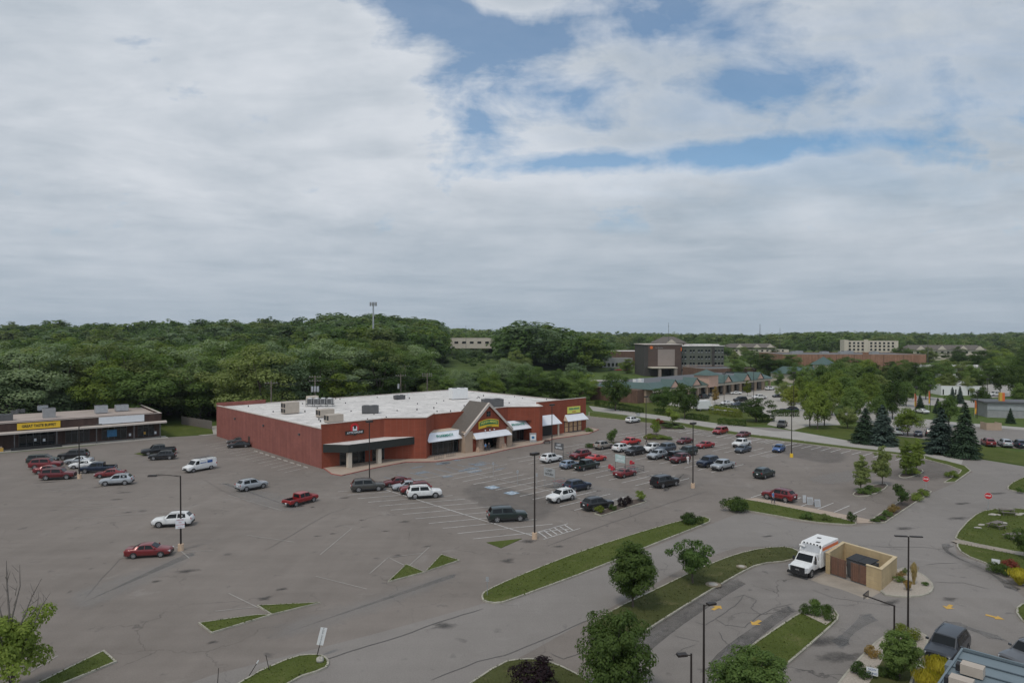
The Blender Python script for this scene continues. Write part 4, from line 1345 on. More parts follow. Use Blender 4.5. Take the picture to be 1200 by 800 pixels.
def simple_block(name, label, cat, px, py, w, d, h, rz, wall, roof, rows=(), extra=None, group=None, parapet=.3, base_z=None):
    """box building: corner at the sighted ground point, front faces -y before turning by rz"""
    c = G(px, py)
    if base_z is not None:
        c.z = base_z
    t = thing(name, label, cat, c, rz, group)
    mb = MB()
    mb.prism([(0, 0), (w, 0), (w, d), (0, d)], -2, h, wall, cap=False)
    mb.build('wall', t)
    mb = MB()
    mb.sheet([(.2, .2), (w - .2, .2), (w - .2, d - .2), (.2, d - .2)], h - parapet, roof)
    mb.blk(0, w, -.05, .2, h, h + .12, M['coping'])
    mb.blk(-.05, .2, .2, d, h, h + .118, M['coping'])
    mb.build('roof', t)
    for (x0, x1, z0, z1, n, fill) in rows:
        st = (x1 - x0) / n
        for i in range(n):
            g = MB()
            xa = x0 + i * st
            g.blk(xa, xa + st * fill, -.06, .05, z0, z1, M['glass'])
            w_ = g.build('window', t)
            g = MB()
            g.blk(xa - .06, xa + st * fill + .06, -.1, -.062, z0 - .12, z0, M['cream'])
            g.build('sill', w_)
    if extra:
        extra(t)
    return t


def build_far_buildings():
    # ---- green-roofed strip mall
    o = Vector((50.0, 241.0, 0))
    a = R(44)
    t = thing('strip_mall', 'cream strip mall with green metal roof and row of small gables', 'store', o, a)
    L, D = 92, 26
    g = MB()
    g.blk(0, L, 3.2, D, 0, 5.2, M['tan'])
    g.blk(-4, 0, 4, D, 0, 4.8, M['brickold'])
    g.blk(0, L, .0, .35, 3.9, 5.0, M['cream'])
    g.build('wall', t)
    g = MB()
    g.poly([(-.6, -.6, 4.9), (L + .6, -.6, 4.9), (L - 2.2, 4.6, 7.0), (2.6, 4.6, 7.0)], M['green'], .1)
    g.poly([(-.6, -.6, 4.9), (2.6, 4.6, 7.0), (2.6, D - 5, 7.0), (-.6, D, 4.9)], M['green'], .1)
    g.poly([(L + .6, -.6, 4.9), (L + .6, D, 4.9), (L - 2.2, D - 5, 7.0), (L - 2.2, 4.6, 7.0)], M['green'], .1)
    g.sheet([(2.6, 4.5), (L - 2.3, 4.5), (L - 2.3, D), (2.6, D)], 6.4, M['dgrey'])
    for x in (13, 28, 52, 68, 80):
        zt, w = 8.0, 3.4
        g.poly([(x - w, -.7, 5.1), (x, -.7, zt), (x, 5.5, zt), (x - w, 4.0, 5.1)], M['green'], .1)
        g.poly([(x, -.7, zt), (x + w, -.7, 5.1), (x + w, 4.0, 5.1), (x, 5.5, zt)], M['green'], .1)
    g.build('roof', t)
    for x in (13, 28, 52, 68, 80):
        g = MB()
        g.poly([(x - 2.7, -.55, 5.1), (x + 2.7, -.55, 5.1), (x, -.55, 7.4)], M['pink'], .2)
        g.build('gable', t)
    g = MB()
    g.blk(36.5, 43.5, -.8, 5.8, 3.8, 8.4, M['pink'])
    g.add([(35.8, -1.5, 8.4), (44.2, -1.5, 8.4), (44.2, 6.5, 8.4), (35.8, 6.5, 8.4), (40, 2.5, 10.6)], [(0, 1, 4), (1, 2, 4), (2, 3, 4), (3, 0, 4)], M['green'])
    g.build('tower', t)
    for i in range(14):
        x = 3 + i * 6.7
        g = MB()
        g.blk(x - .35, x + .35, -.1, .6, 0, 3.9, M['tan'])
        g.build('column', t)
        if i < 13:
            g = MB()
            g.blk(x + .8, x + 5.9, 3.1, 3.19, .2, 3.4, M['glass'])
            g.build('window', t)
    for k, x in enumerate((6, 9.5)):
        c = o + Vector((math.cos(a) * x - math.sin(a) * 12, math.sin(a) * x + math.cos(a) * 12, 6.4))
        g = MB()
        g.box((0, 0, 0), (1.6, 1.4, 1.5), M['white'])
        g.tube((0, 0, 1.5), (0, 0, 1.7), .5, .5, M['dgrey'], 10)
        tag(g.build('rooftop_unit', None, c, a), 'white roof unit at the near end of the green-roofed mall', 'air conditioner', 'white units on the strip mall roof')
    # low brown brick wing at its near end
    def wing(t):
        g = MB()
        g.blk(3, 9, -.06, -.02, .3, 2.6, M['brickside'])
        g.build('loading_door', t)
    simple_block('brick_wing', 'low old brown brick building in front of the strip mall lawn', 'store', 690, 467, 26, 30, 4.4, R(10), M['brickold'], M['dgrey'], [(20, 25, 1.0, 2.2, 1, .9)], wing)
    # ---- hotel
    c = Vector((76, 392, 0))
    t = thing('hotel', 'dark four-storey hotel with tall brown frame and porte-cochere', 'hotel', c, R(4))
    hg = mat('hotel_green_grey', (0.105, 0.112, 0.09), 0.85, nz=(.3, .08))
    ht = mat('hotel_taupe', (0.27, 0.225, 0.20), 0.85, nz=(.3, .08))
    hd = mat('hotel_charcoal', (0.055, 0.050, 0.046), 0.85, nz=(.3, .08))
    hb = mat('hotel_brown_cladding', (0.085, 0.056, 0.045), 0.8, nz=(.5, .14))
    g = MB()
    g.blk(0, 22, 0, 22, 0, 18.2, hd)
    g.build('entrance_block', t)
    g = MB()
    g.blk(21.8, 48, 3, 22, 6.6, 17.2, hg)
    g.blk(21.8, 48, 2.9, 22, 0, 6.6, ht)
    g.blk(40.8, 42.2, 2.6, 3, 0, 17.2, hd)
    g.build('guest_wing', t)
    g = MB()
    g.blk(7.8, 17.8, -.25, 0, 6.0, 15.6, ht)
    g.build('panel', t)
    g = MB()
    g.blk(17.8, 21.6, -.3, 0, 0, 18.0, hb)
    g.blk(2.2, 7.8, -.3, 0, 5, 18.0, hb)
    g.blk(7.8, 17.8, -.3, 0, 15.6, 18.0, hb)
    g.build('brown_frame', t)
    g = MB()
    g.blk(-.5, 22.6, -.6, 22.4, 18.2, 18.6, M['coping'])
    g.blk(22.6, 48.4, 2.5, 22.4, 17.2, 17.6, M['roofw'])
    g.blk(30, 46, 5, 20, 17.6, 18.3, M['roofw'])
    g.build('roof', t)
    g = MB()
    g.blk(2, 17, -8, 0, 5.0, 5.6, M['cream'])
    g.build('entrance_canopy', t)
    for x in (7, 16.2):
        g = MB()
        g.blk(x - .8, x + .8, -7.6, -6, 0, 5.0, ht)
        g.build('column', t)
    g = MB()
    g.blk(8.2, 15.8, -.35, -.31, .2, 4.2, M['glass'])
    g.build('window', t)
    for fz in (2.2, 6.0, 9.7, 13.4):
        xs = (23, 25) + ((28.2, 30, 33, 34.8, 37.4, 39.2, 43, 45, 47) if fz > 1 else ())
        for x in xs:
            g = MB()
            g.blk(x - .55, x + .55, 2.78, 2.89, fz, fz + 1.9, M['glass'])
            w = g.build('window', t)
            g = MB()
            g.blk(x - .5, x + .5, 2.72, 2.77, fz + .05, fz + .55, M['grey'])
            g.build('blind', w)
    g = MB()
    g.tube((4.0, -.32, 16.6), (4.0, -.5, 16.6), .9, .9, M['orange'], 14)
    so = g.build('sign', t)
    text('La Quinta', 1.1, M['grey'], so, (8.6, -.4, 16.5), (R(90), 0, 0))
    g = MB()
    g.blk(21.2, 21.65, -.8, -.31, 14.6, 16.6, M['orange'])
    g.build('blade_sign', t)
    # brick block with hipped roof beyond the hotel
    def hip(t):
        g = MB()
        w, d, h = 20, 20, 17
        g.add([(-1, -1, h), (w + 1, -1, h), (w + 1, d + 1, h), (-1, d + 1, h), (6, 10, h + 4.3), (w - 6, 10, h + 4.3)],
              [(0, 1, 5, 4), (1, 2, 5), (2, 3, 4, 5), (3, 0, 4)], M['shingle'])
        g.poly([(6, -1.4, h), (13, -1.4, h), (9.5, -1.4, h + 2.6)], M['cream'], .3)
        g.build('hip_roof', t)
    b = simple_block('office_block', 'old brick office block with hipped grey roof behind the hotel', 'building', 768, 431, 20, 20, 17, 0, M['brickold'], M['dgrey'], [(2, 18, 13, 16, 6, .5)], hip)
    b.location = (100, 470, 1)
    # ---- grey building and long brick store left of the hotel
    simple_block('grey_showroom', 'pale grey flat building with blue panels left of the hotel', 'building', 706, 431, 22, 12, 7, R(5), M['grey'], M['roofw'], [(1, 21, 1, 3.5, 7, .6)])
    b = simple_block('big_box_store', 'wide brown brick big-box store with white roof clutter left of the hotel', 'store', 703, 424, 50, 40, 11, 0, M['brickold'], M['roofw'])
    b.location = (66, 520, 0)
    b = simple_block('white_warehouse', 'long white warehouse seen between the wood and the tall tree clump', 'warehouse', 534, 404, 46, 40, 7.5, 0, M['cream'], M['roofw'], [(4, 40, 2.5, 4.5, 5, .5)])
    b.location = (-58, 640, 12.5)
    # ---- second green-roofed shop
    def gr(t):
        g = MB()
        w, d = 34, 18
        g.poly([(-1, -1, 4.6), (w + 1, -1, 4.6), (w - 4, 7, 8), (4, 7, 8)], M['green'], .1)
        g.poly([(-1, d, 4.6), (-1, -1, 4.6), (4, 7, 8), (4, d - 4, 8)], M['green'], .1)
        g.add([(16, -2, 9), (25, -2, 9), (25, 7, 9), (16, 7, 9), (20.5, 2.5, 13)], [(0, 1, 4), (1, 2, 4), (2, 3, 4), (3, 0, 4)], M['green'])
        g.build('green_roof', t)
        g = MB()
        g.blk(17, 24, -1.2, 6, 0, 9, M['cream'])
        g.build('tower', t)
        g = MB()
        g.blk(4, 8.5, -1.3, -1.05, 3.3, 4.9, M['signred'])
        g.build('sign', t)
        for x in (6, 29):
            g = MB()
            g.poly([(x - 3, -1.2, 4.7), (x + 3, -1.2, 4.7), (x, -1.2, 7.4)], M['cream'], .2)
            g.build('gable', t)
    b = simple_block('green_roof_shop', 'smaller cream shop with green pyramid tower and red sign', 'store', 941, 449, 34, 18, 4.5, R(30), M['cream'], M['dgrey'], [(2, 32, .5, 3, 6, .6)], gr)
    b.location = (142, 335, 0)
    b = simple_block('dark_flat_shop', 'low brown flat-roofed building between the two green-roofed shops', 'store', 872, 445, 30, 24, 6.5, R(15), M['brickold'], M['dgrey'])
    b.location = (100, 352, 0)
    # ---- long orange-brown store across the middle distance
    def piers(t):
        g = MB()
        for x in (11, 22, 33, 44, 62, 74):
            g.blk(x - .15, x + .15, -.1, 0, 0, 11.5, M['brickold'])
        g.build('joint', t)
        g = MB()
        g.blk(49, 52.5, -.6, 0, 0, 13, M['bricktan'])
        g.build('pier', t)
    b = simple_block('long_brick_store', 'very long blank orange-brown brick store across the middle distance', 'store', 920, 437, 88, 46, 11.6, R(-2), M['bricktan'], M['dgrey'], (), piers)
    b.location = (170, 428, 0)
    for k, (x, y) in enumerate(((186, 450), (204, 446), (219, 452), (236, 445), (194, 462), (228, 462))):
        g = MB()
        g.box((0, 0, 0), (5, 3, 1.6), M['grey'])
        g.tube((0, 0, 1.6), (0, 0, 1.9), 1, 1, M['dgrey'], 10)
        tag(g.build('rooftop_unit', None, (x, y, 11.3), .1), 'grey box unit on the roof of the long orange-brown store', 'air conditioner', 'units on the long brick store')
    # ---- far white hotel
    b = simple_block('white_hotel', 'white five-storey hotel far off before the wooded ridge', 'hotel', 989, 419, 50, 18, 17, R(-14), M['cream'], M['roofw'],
                     [(4, 48, z, z + 2.0, 11, .5) for z in (3.5, 7, 10.5, 13.6)])
    b.location = (342, 702, 0)
    g = MB()
    g.blk(-.5, 3.5, -1.5, 18, 0, 17.8, M['cream'])
    g.blk(18, 22, -.8, -.05, 0, 18.2, M['cream'])
    g.build('stair_tower', b)
    # ---- apartments
    def apt(t):
        g = MB()
        w, d, h = 66, 16, 8
        g.add([(-1, -1, h), (w + 1, -1, h), (w + 1, d + 1, h), (-1, d + 1, h), (3, 8, h + 4.2), (w - 3, 8, h + 4.2)], [(0, 1, 5, 4), (1, 2, 5), (2, 3, 4, 5), (3, 0, 4)], M['shingle'])
        for x in (10, 28, 46, 60):
            g.poly([(x - 4, -1.6, h), (x + 4, -1.6, h), (x, -1.6, h + 3.6)], M['cream'], .3)
        g.build('hip_roof', t)
    b = simple_block('apartment_row', 'tan gabled apartment row before the wooded ridge', 'apartments', 1062, 425, 66, 16, 8, R(-4), M['cream'], M['shingle'], [(2, 64, z, z + 1.6, 12, .4) for z in (1.5, 5)], apt)
    b.location = (352, 606, 2)
    b = simple_block('apartment_row', 'weathered grey-roofed apartment row above the green-roofed mall', 'apartments', 880, 410, 80, 16, 6, 0, M['cream'], M['shingle'], [(2, 78, z, z + 1.6, 14, .4) for z in (1.2, 4)], apt)
    b.location = (212, 720, 1.5)
    # ---- pale sheds and long flat building at the right
    b = simple_block('white_shed', 'long white metal shed behind two small spruces', 'shed', 1103, 463, 15, 10, 3.8, R(-8), M['white'], M['galv'], [(.5, 14.5, .3, 2.4, 3, .1)])
    b = simple_block('white_warehouse', 'long low white building half hidden by trees beyond the shed', 'warehouse', 1095, 440, 90, 30, 6, R(-6), M['white'], M['roofw'], [(3, 86, 1, 3, 12, .4)])
    b.location = (238, 382, 0)
    def wash(t):
        g = MB()
        g.blk(-1, 22, -.5, 9.4, 4.3, 4.75, M['dgrey'])
        g.build('roof_edge', t)
        g = MB()
        g.blk(-.03, 21, -.12, -.05, 2.3, 3.3, M['galv'])
        g.build('wall_band', t)
        g = MB()
        g.blk(4.2, 5.5, 2.5, 3.5, 4.75, 7.2, M['orange'])
        g.blk(4.18, 4.8, 2.44, 3.4, 4.76, 7.22, mat('ochre_panel', (.5, .33, .05), .6))
        g.build('sign_tower', t)
    b = simple_block('car_wash', 'grey block car wash with orange sign tower', 'car wash', 1157, 489, 20, 9, 4.3, R(-14), M['grey'], M['dgrey'], (), wash)
    g = MB()
    g.blk(0, 3.6, 0, .15, 0, 1.9, M['tan'])
    g.blk(0, .15, .15, 3, 0, 1.9, M['tan'])
    g.blk(3.45, 3.6, .15, 3, 0, 1.9, M['tan'])
    tag(g.build('bin_enclosure', None, G(1156, 504), R(-8)), 'small tan bin enclosure on the lawn by the car wash', 'enclosure')
    g = MB()
    g.box((0, 0, 0), (2.2, 1.2, 1.25), M['black'], 0, 1.05)
    g.box((0, 0, 1.25), (2.3, 1.3, .12), M['dgrey'])
    tag(g.build('dumpster', None, G(1162, 503.5), R(-8)), 'black dumpster in the small tan enclosure by the car wash', 'dumpster')
    # ---- metal roof of the restaurant below the camera
    c = G(1129, 761.5, 4.5)
    e = G(1103, 800, 4.5)
    ra = math.atan2(c.y - e.y, c.x - e.x)
    c.z = 0
    t = thing('restaurant', 'restaurant with slate-blue standing-seam metal roof', 'restaurant', c, ra)
    g = MB()
    g.blk(-11.6, -.4, -17, -.4, 0, 4.2, M['tan'])
    g.build('wall', t)
    g = MB()
    g.poly([(0, 0, 4.5), (-12, 0, 4.5), (-12, -17.5, 4.75), (0, -17.5, 4.75)], M['slate'], .22)
    for i in range(9):
        x = -.2 - i * 1.45
        g.poly([(x - .05, -17.5, 4.82), (x + .05, -17.5, 4.82), (x + .05, -.02, 4.57), (x - .05, -.02, 4.57)], M['seam'], .06)
    g.blk(-12, .1, 0, .12, 4.22, 4.62, M['slate'])
    g.blk(0, .12, -17.5, 0, 4.22, 4.66, M['slate'])
    g.build('roof', t)
    g = MB()
    g.blk(-2.1, -1.1, .14, .6, 3.2, 4.1, M['slate'])
    g.build('side_cabinet', t)
    for lb, s_, y_ in (('tan roof unit nearest the far edge of the slate-blue roof', 1138, 790), ('tan roof unit at the very bottom of the slate-blue roof', 1125, 806)):
        u = thing('rooftop_unit', lb, 'air conditioner', G(s_, y_, 4.58), ra)
        g = MB()
        g.blk(-.36, .36, -.65, .5, .04, .62, M['tanmetal'])
        g.build('cabinet', u)
        g = MB()
        g.blk(-.26, .26, .5, .75, .1, .5, M['black'])
        g.build('grille', u)


def build_enclosure():
    fl, fr, br = G(967.4, 671), G(1033, 692.8), G(1051.4, 673.5)
    d = (fr - fl)
    a = math.atan2(d.y, d.x)
    w = d.length
    n = Vector((-math.sin(a), math.cos(a), 0))
    ev = Vector((3.6, 3.75, 0))
    dep = ev.dot(n)
    shear = ev.dot(d / w) / dep
    t = thing('bin_enclosure', 'tan block dumpster enclosure with brown wooden gates beside the white truck', 'enclosure', fl, a)
    H, th = 2.1, .28
    g = MB()
    g.blk(-.0, th, 0, dep - th, 0, H, M['tanblock'])
    g.blk(w - th, w, .001, dep - th, 0, H, M['tanblock'])
    g.blk(0, w, dep - th, dep, 0, H, M['tanblock'])
    g.blk(w - 1.55, w - th, 0, th, 0, H - .003, M['tanblock'])
    g.blk(th, .5, 0, th, 0, H - .003, M['tanblock'])
    g.build('wall', t)
    g = MB()
    for x0, x1, y0, y1 in ((-.04, th + .04, -.04, dep - th), (w - th - .04, w + .04, -.04, dep - th), (-.04, w + .04, dep - th, dep + .04), (w - 1.6, w - th - .04, -.04, th + .04)):
        g.blk(x0, x1, y0, y1, H, H + .06, mat('tan_coping', (.50, .40, .25), .85, nz=(1, .15)))
    g.build('coping', t)
    for o in t.children:
        for q in o.data.vertices:
            q.co.x += shear * q.co.y
    for x0, x1 in ((.52, 2.25), (2.75, w - 1.58)):
        g = MB()
        k = int((x1 - x0) / .19)
        for i in range(k):
            xa = x0 + (x1 - x0) * i / k
            g.blk(xa, xa + (x1 - x0) / k - .025, .06, .11, .12, 1.92, M['wood'] if i % 4 else M['brickold'])
        g.blk(x0, x1, .112, .17, .4, .52, M['wood'])
        g.blk(x0, x1, .112, .17, 1.4, 1.52, M['wood'])
        g.build('gate', t)
    p = fl + Vector((math.cos(a), math.sin(a), 0)) * 3.1 + n * 1.5
    u = thing('dumpster', 'dark grey lidded dumpster inside the tan block enclosure', 'dumpster', p, a)
    g = MB()
    g.box((0, 0, .15), (2.3, 1.5, 1.75), M['dgrey'], 0, 1.08)
    g.blk(-1.35, 1.35, -.35, -.2, .9, 1.1, M['dgrey'])
    g.build('bin', u)
    for x in (-.62, .62):
        g = MB()
        g.add([(x - .6, -.86, 1.92), (x + .6, -.86, 1.92), (x + .6, .86, 2.12), (x - .6, .86, 2.12), (x - .6, -.86, 1.98), (x + .6, -.86, 1.98), (x + .6, .86, 2.2), (x - .6, .86, 2.2)],
              [(3, 2, 1, 0), (4, 5, 6, 7), (0, 1, 5, 4), (1, 2, 6, 5), (2, 3, 7, 6), (3, 0, 4, 7)], M['black'])
        g.build('lid', u)
# ------------------------------------------------------------------ vehicles
def ring_pts(w, zb, zs, top):
    (y5, z5), (y6, z6), z7 = top
    ym = zb + .42 * (zs - zb)
    h = [(0, zb), (w * .84, zb), (w * .965, zb + .09), (w, ym), (w * .985, zs - .10), (w * .955, zs), (y5, z5), (y6, z6), (0, z7)]
    return h + [(-y, z) for y, z in h[-2:0:-1]]


NP = 9     # half-ring points; index 5 = belt, 6 = roof edge


def st(x, w, zb, zs, zt, wt):
    return (x, ring_pts(w, zb, zs, ((wt, zt - .035), (wt * .72, zt - .005), zt + .01)))


def stbed(x, w, zb, zs, zf):
    return (x, ring_pts(w, zb, zs, ((w * .86, zs), (w * .845, zf), zf)))


def passenger(L, W, H, belt, hood, zr, xc, xf, xr, xb, zb=.24, wr=.70, nose=.3):
    hw = W / 2
    h = L / 2
    return [st(-h, hw * .84, zb + .12, min(belt - .1, zr - .2), zr - .16, hw * .68),
            st(-h + .12, hw * .955, zb, min(belt, zr - .05), zr, hw * .78),
            st(xb, hw * .99, zb, belt, max(zr + .02, belt + .02), hw * .84),
            st(xr, hw, zb, belt, H - .06, hw * wr),
            st((xr + xf) / 2, hw, zb, belt - .01, H, hw * (wr + .02)),
            st(xf, hw, zb, belt - .03, H - .05, hw * wr),
            st(xc, hw * .99, zb, belt - .05, hood + .05, hw * .84),
            st(h - .62, hw * .975, zb, hood - .1, hood - .02, hw * .78),
            st(h - .16, hw * (.90 if nose > .25 else .94), zb + .02, hood - .1 - nose * .4, hood - nose * .38, hw * .72),
            st(h, hw * (.78 if nose > .25 else .84), zb + .12, hood - .14 - nose * .75, hood - nose, hw * .62)]


PAINT = {}


def loft_body(sts, m, bed=None):
    mb = MB()
    n = len(sts[0][1])
    vs = [(x, y, z) for x, r in sts for y, z in r]
    fs, dark = [], []
    for i in range(len(sts) - 1):
        for j in range(n):
            f = (i * n + j, i * n + (j + 1) % n, (i + 1) * n + (j + 1) % n, (i + 1) * n + j)
            inbed = bed and bed[0] <= i < bed[1] and 6 <= j < 10
            (dark if inbed else fs).append(f)
    fs.append(tuple(range(n))[::-1])
    fs.append(tuple((len(sts) - 1) * n + j for j in range(n)))
    mb.add(vs, fs, m, True)
    if dark:
        k = mb.mi(M['black'])
        for f in dark:
            mb.f.append(list(f))
            mb.m.append(k)
            mb.sm.append(False)
    return mb


def sharpen(o, ang=28):
    me = o.data
    import bmesh
    bm = bmesh.new()
    bm.from_mesh(me)
    bmesh.ops.recalc_face_normals(bm, faces=bm.faces)
    for e in bm.edges:
        if len(e.link_faces) == 2:
            e.smooth = e.calc_face_angle(0) < R(ang)
        else:
            e.smooth = False
    bm.to_mesh(me)
    bm.free()


def quad_panel(a, b, c, d, out, k=(.08, .1), th=.012):
    """panel inset inside the quad a-b-c-d (a,b below, d,c above), proud by th"""
    a, b, c, d = map(Vector, (a, b, c, d))

    def bl(u, v):
        return (a * (1 - u) + b * u) * (1 - v) + (d * (1 - u) + c * u) * v
    pts = [bl(k[0], k[1]), bl(1 - k[0], k[1]), bl(1 - k[0], 1 - k[1]), bl(k[0], 1 - k[1])]
    n = (pts[1] - pts[0]).cross(pts[3] - pts[0]).normalized()
    if n.dot(Vector(out)) < 0:
        n = -n
    return [p + n * th for p in pts], n


def add_panel(mb, q, m):
    pts, n = q
    if (pts[1] - pts[0]).cross(pts[2] - pts[0]).dot(n) < 0:
        pts = pts[::-1]
    mb.poly(pts, m)


def make_wheel(r, w, parent, x, y, side):
    mb = MB()
    n = 18
    prof = [(r * .68, w / 2), (r * .9, w / 2), (r, w * .34), (r, -w * .34), (r * .9, -w / 2), (r * .68, -w / 2)]
    vs = [(p * math.cos(2 * math.pi * i / n), t, p * math.sin(2 * math.pi * i / n)) for p, t in prof for i in range(n)]
    fs = [(k * n + i, (k + 1) * n + i, (k + 1) * n + (i + 1) % n, k * n + (i + 1) % n) for k in range(len(prof) - 1) for i in range(n)]
    mb.add(vs, fs, M['tyre'], True)
    o = mb.build('wheel', parent, (x, y, r))
    mb = MB()
    yy = side * w * .42
    mb.tube((0, yy - side * .06, 0), (0, yy - side * .03, 0), r * .70, r * .70, M['dgrey'], 14)
    for k in range(5):
        a = 2 * math.pi * k / 5 + .3
        b = .2
        q = [(r * .12 * math.cos(a - 1), r * .12 * math.sin(a - 1)), (r * .68 * math.cos(a - b), r * .68 * math.sin(a - b)),
             (r * .68 * math.cos(a + b), r * .68 * math.sin(a + b)), (r * .12 * math.cos(a + 1), r * .12 * math.sin(a + 1))]
        pts = [(p[0], yy, p[1]) for p in q]
        mb.poly(pts if side < 0 else pts[::-1], M['rim'])
    ringv = [(q * r * math.cos(2 * math.pi * i / 14), yy, q * r * math.sin(2 * math.pi * i / 14)) for q in (.60, .71) for i in range(14)]
    mb.add(ringv, [(i, (i + 1) % 14, 14 + (i + 1) % 14, 14 + i)[::(1 if side < 0 else -1)] for i in range(14)], M['rim'])
    mb.build('rim', o)
    return o


def arch(mb, x, hw, r, side, m):
    n = 9
    for k in range(n):
        a0, a1 = math.pi * k / n, math.pi * (k + 1) / n
        v = []
        for rr in (r * .8, r * 1.16):
            for a in (a0, a1):
                v.append((x + rr * math.cos(a), r * 0.98 + rr * math.sin(a)))
        y0, y1 = side * (hw - .09), side * (hw + .012)
        vs = [(p[0], y, p[1]) for y in (y0, y1) for p in v]
        mb.add(vs, [(4, 5, 7, 6), (2, 3, 7, 6), (0, 1, 3, 2), (0, 1, 5, 4)], m)


def finish_vehicle(root, sts, L, W, H, wheels, r, hood, zr, panels, cladding=False, rails=False, body_m=None, bed=None, lowlight=0.0, taily=.74):
    hw, h = W / 2, L / 2
    bo = loft_body(sts, body_m or PAINT_DEFAULT, bed).build('body', root)
    sharpen(bo)
    for nm, qs in panels:
        mb = MB()
        for q in qs:
            add_panel(mb, q, M['carglass'])
        mb.build(nm, root)
    mb = MB()
    for x in wheels:
        for s in (-1, 1):
            arch(mb, x, hw * .985, r, s, M['black'])
    zb = min(z for _, z in sts[4][1])
    if cladding:
        for s in (-1, 1):
            mb.blk(wheels[1] + r * 1.1, wheels[0] - r * 1.1, s * hw - .06, s * hw + .012, zb - .02, zb + .13, M['black'])
    mb.blk(-h + .3, h - .3, -hw * .8, hw * .8, zb - .06, zb + .01, M['black'])
    mb.build('lower_trim', root)
    for x in wheels:
        for s in (-1, 1):
            make_wheel(r, .24, root, x, s * (hw - .10), s)
    for s in (-1, 1):
        mb = MB()
        mb.box((h - .17, s * hw * .66, hood - .36 - lowlight), (.26, .36, .15), M['headl'], -s * .35)
        mb.build('headlight', root)
        mb = MB()
        mb.box((-h + .10, s * hw * taily, zr - .34), (.16, .26, .26 if H > 1.6 else .16), M['taill'], s * .25)
        mb.build('taillight', root)
        mb = MB()
        mb.box((sts[6][0] - .28 if bed is None else sts[7][0] - .3, s * (hw + .11), (hood + .06)), (.14, .2, .15), body_m or PAINT_DEFAULT, s * .2, .8)
        mb.build('mirror', root)
    mb = MB()
    mb.blk(h - .06, h + .02, -hw * .46, hw * .46, hood - .62, hood - .36, M['black'])
    mb.blk(h + .021, h + .03, -hw * .4, hw * .4, hood - .5, hood - .47, M['chrome'])
    mb.build('grille', root)
    mb = MB()
    mb.blk(h - .12, h + .04, -hw * .74, hw * .74, zb + .03, zb + .19, M['black'])
    mb.blk(-h - .04, -h + .12, -hw * .78, hw * .78, zb + .05, zb + .24, M['black'])
    mb.build('bumper', root)
    mb = MB()
    mb.blk(-h - .05, -h + .02, -.16, .16, zr - .42, zr - .28, M['signw'])
    mb.build('number_plate', root)
    if rails:
        mb = MB()
        xa, xb = sts[3][0] + .1, sts[5][0] - .05
        yy = sts[4][1][6][0] - .04
        for s in (-1, 1):
            mb.tube((xa, s * yy, H + .0), (xb, s * yy, H + .02), .025, .025, M['dgrey'], 5)
        mb.build('roof_rail', root)
    return bo


def P(sts, i, j):
    x, r = sts[i]
    return (x, r[j][0], r[j][1])


def PM(sts, i, j):
    x, r = sts[i]
    return (x, -r[j][0], r[j][1])


def lerp3(a, b, t):
    return tuple(a[k] * (1 - t) + b[k] * t for k in range(3))


def std_panels(sts, rear=True, quarter=True, rk=(.1, .1)):
    S = sts
    ws = [quad_panel(P(S, 6, 6), PM(S, 6, 6), PM(S, 5, 6), P(S, 5, 6), (1, 0, 1), (.05, .08), .045)]
    rw = [quad_panel(P(S, 2, 6), PM(S, 2, 6), PM(S, 3, 6), P(S, 3, 6), (-1, 0, 1), (.09, .12), .045)]
    out = [('windscreen', ws), ('rear_window', rw)]
    for f, s in ((P, 1), (PM, -1)):
        o = (0, s, .2)
        b6, b4, b3, b2 = f(S, 6, 5), f(S, 4, 5), f(S, 3, 5), f(S, 2, 5)
        t5, t4, t3 = f(S, 5, 6), f(S, 4, 6), f(S, 3, 6)
        q = [quad_panel(lerp3(b6, b4, .2), b4, t4, lerp3(t5, t4, .0), o, (.05, .10), .014),
             quad_panel(b4, lerp3(b3, b2, .25 if rear else .0), t3, t4, o, (.05, .10), .014)]
        out.append(('side_window', q))
    return out


PAINT_DEFAULT = paint('paint_default', (0.3, 0.3, 0.3))
PROTO = {}


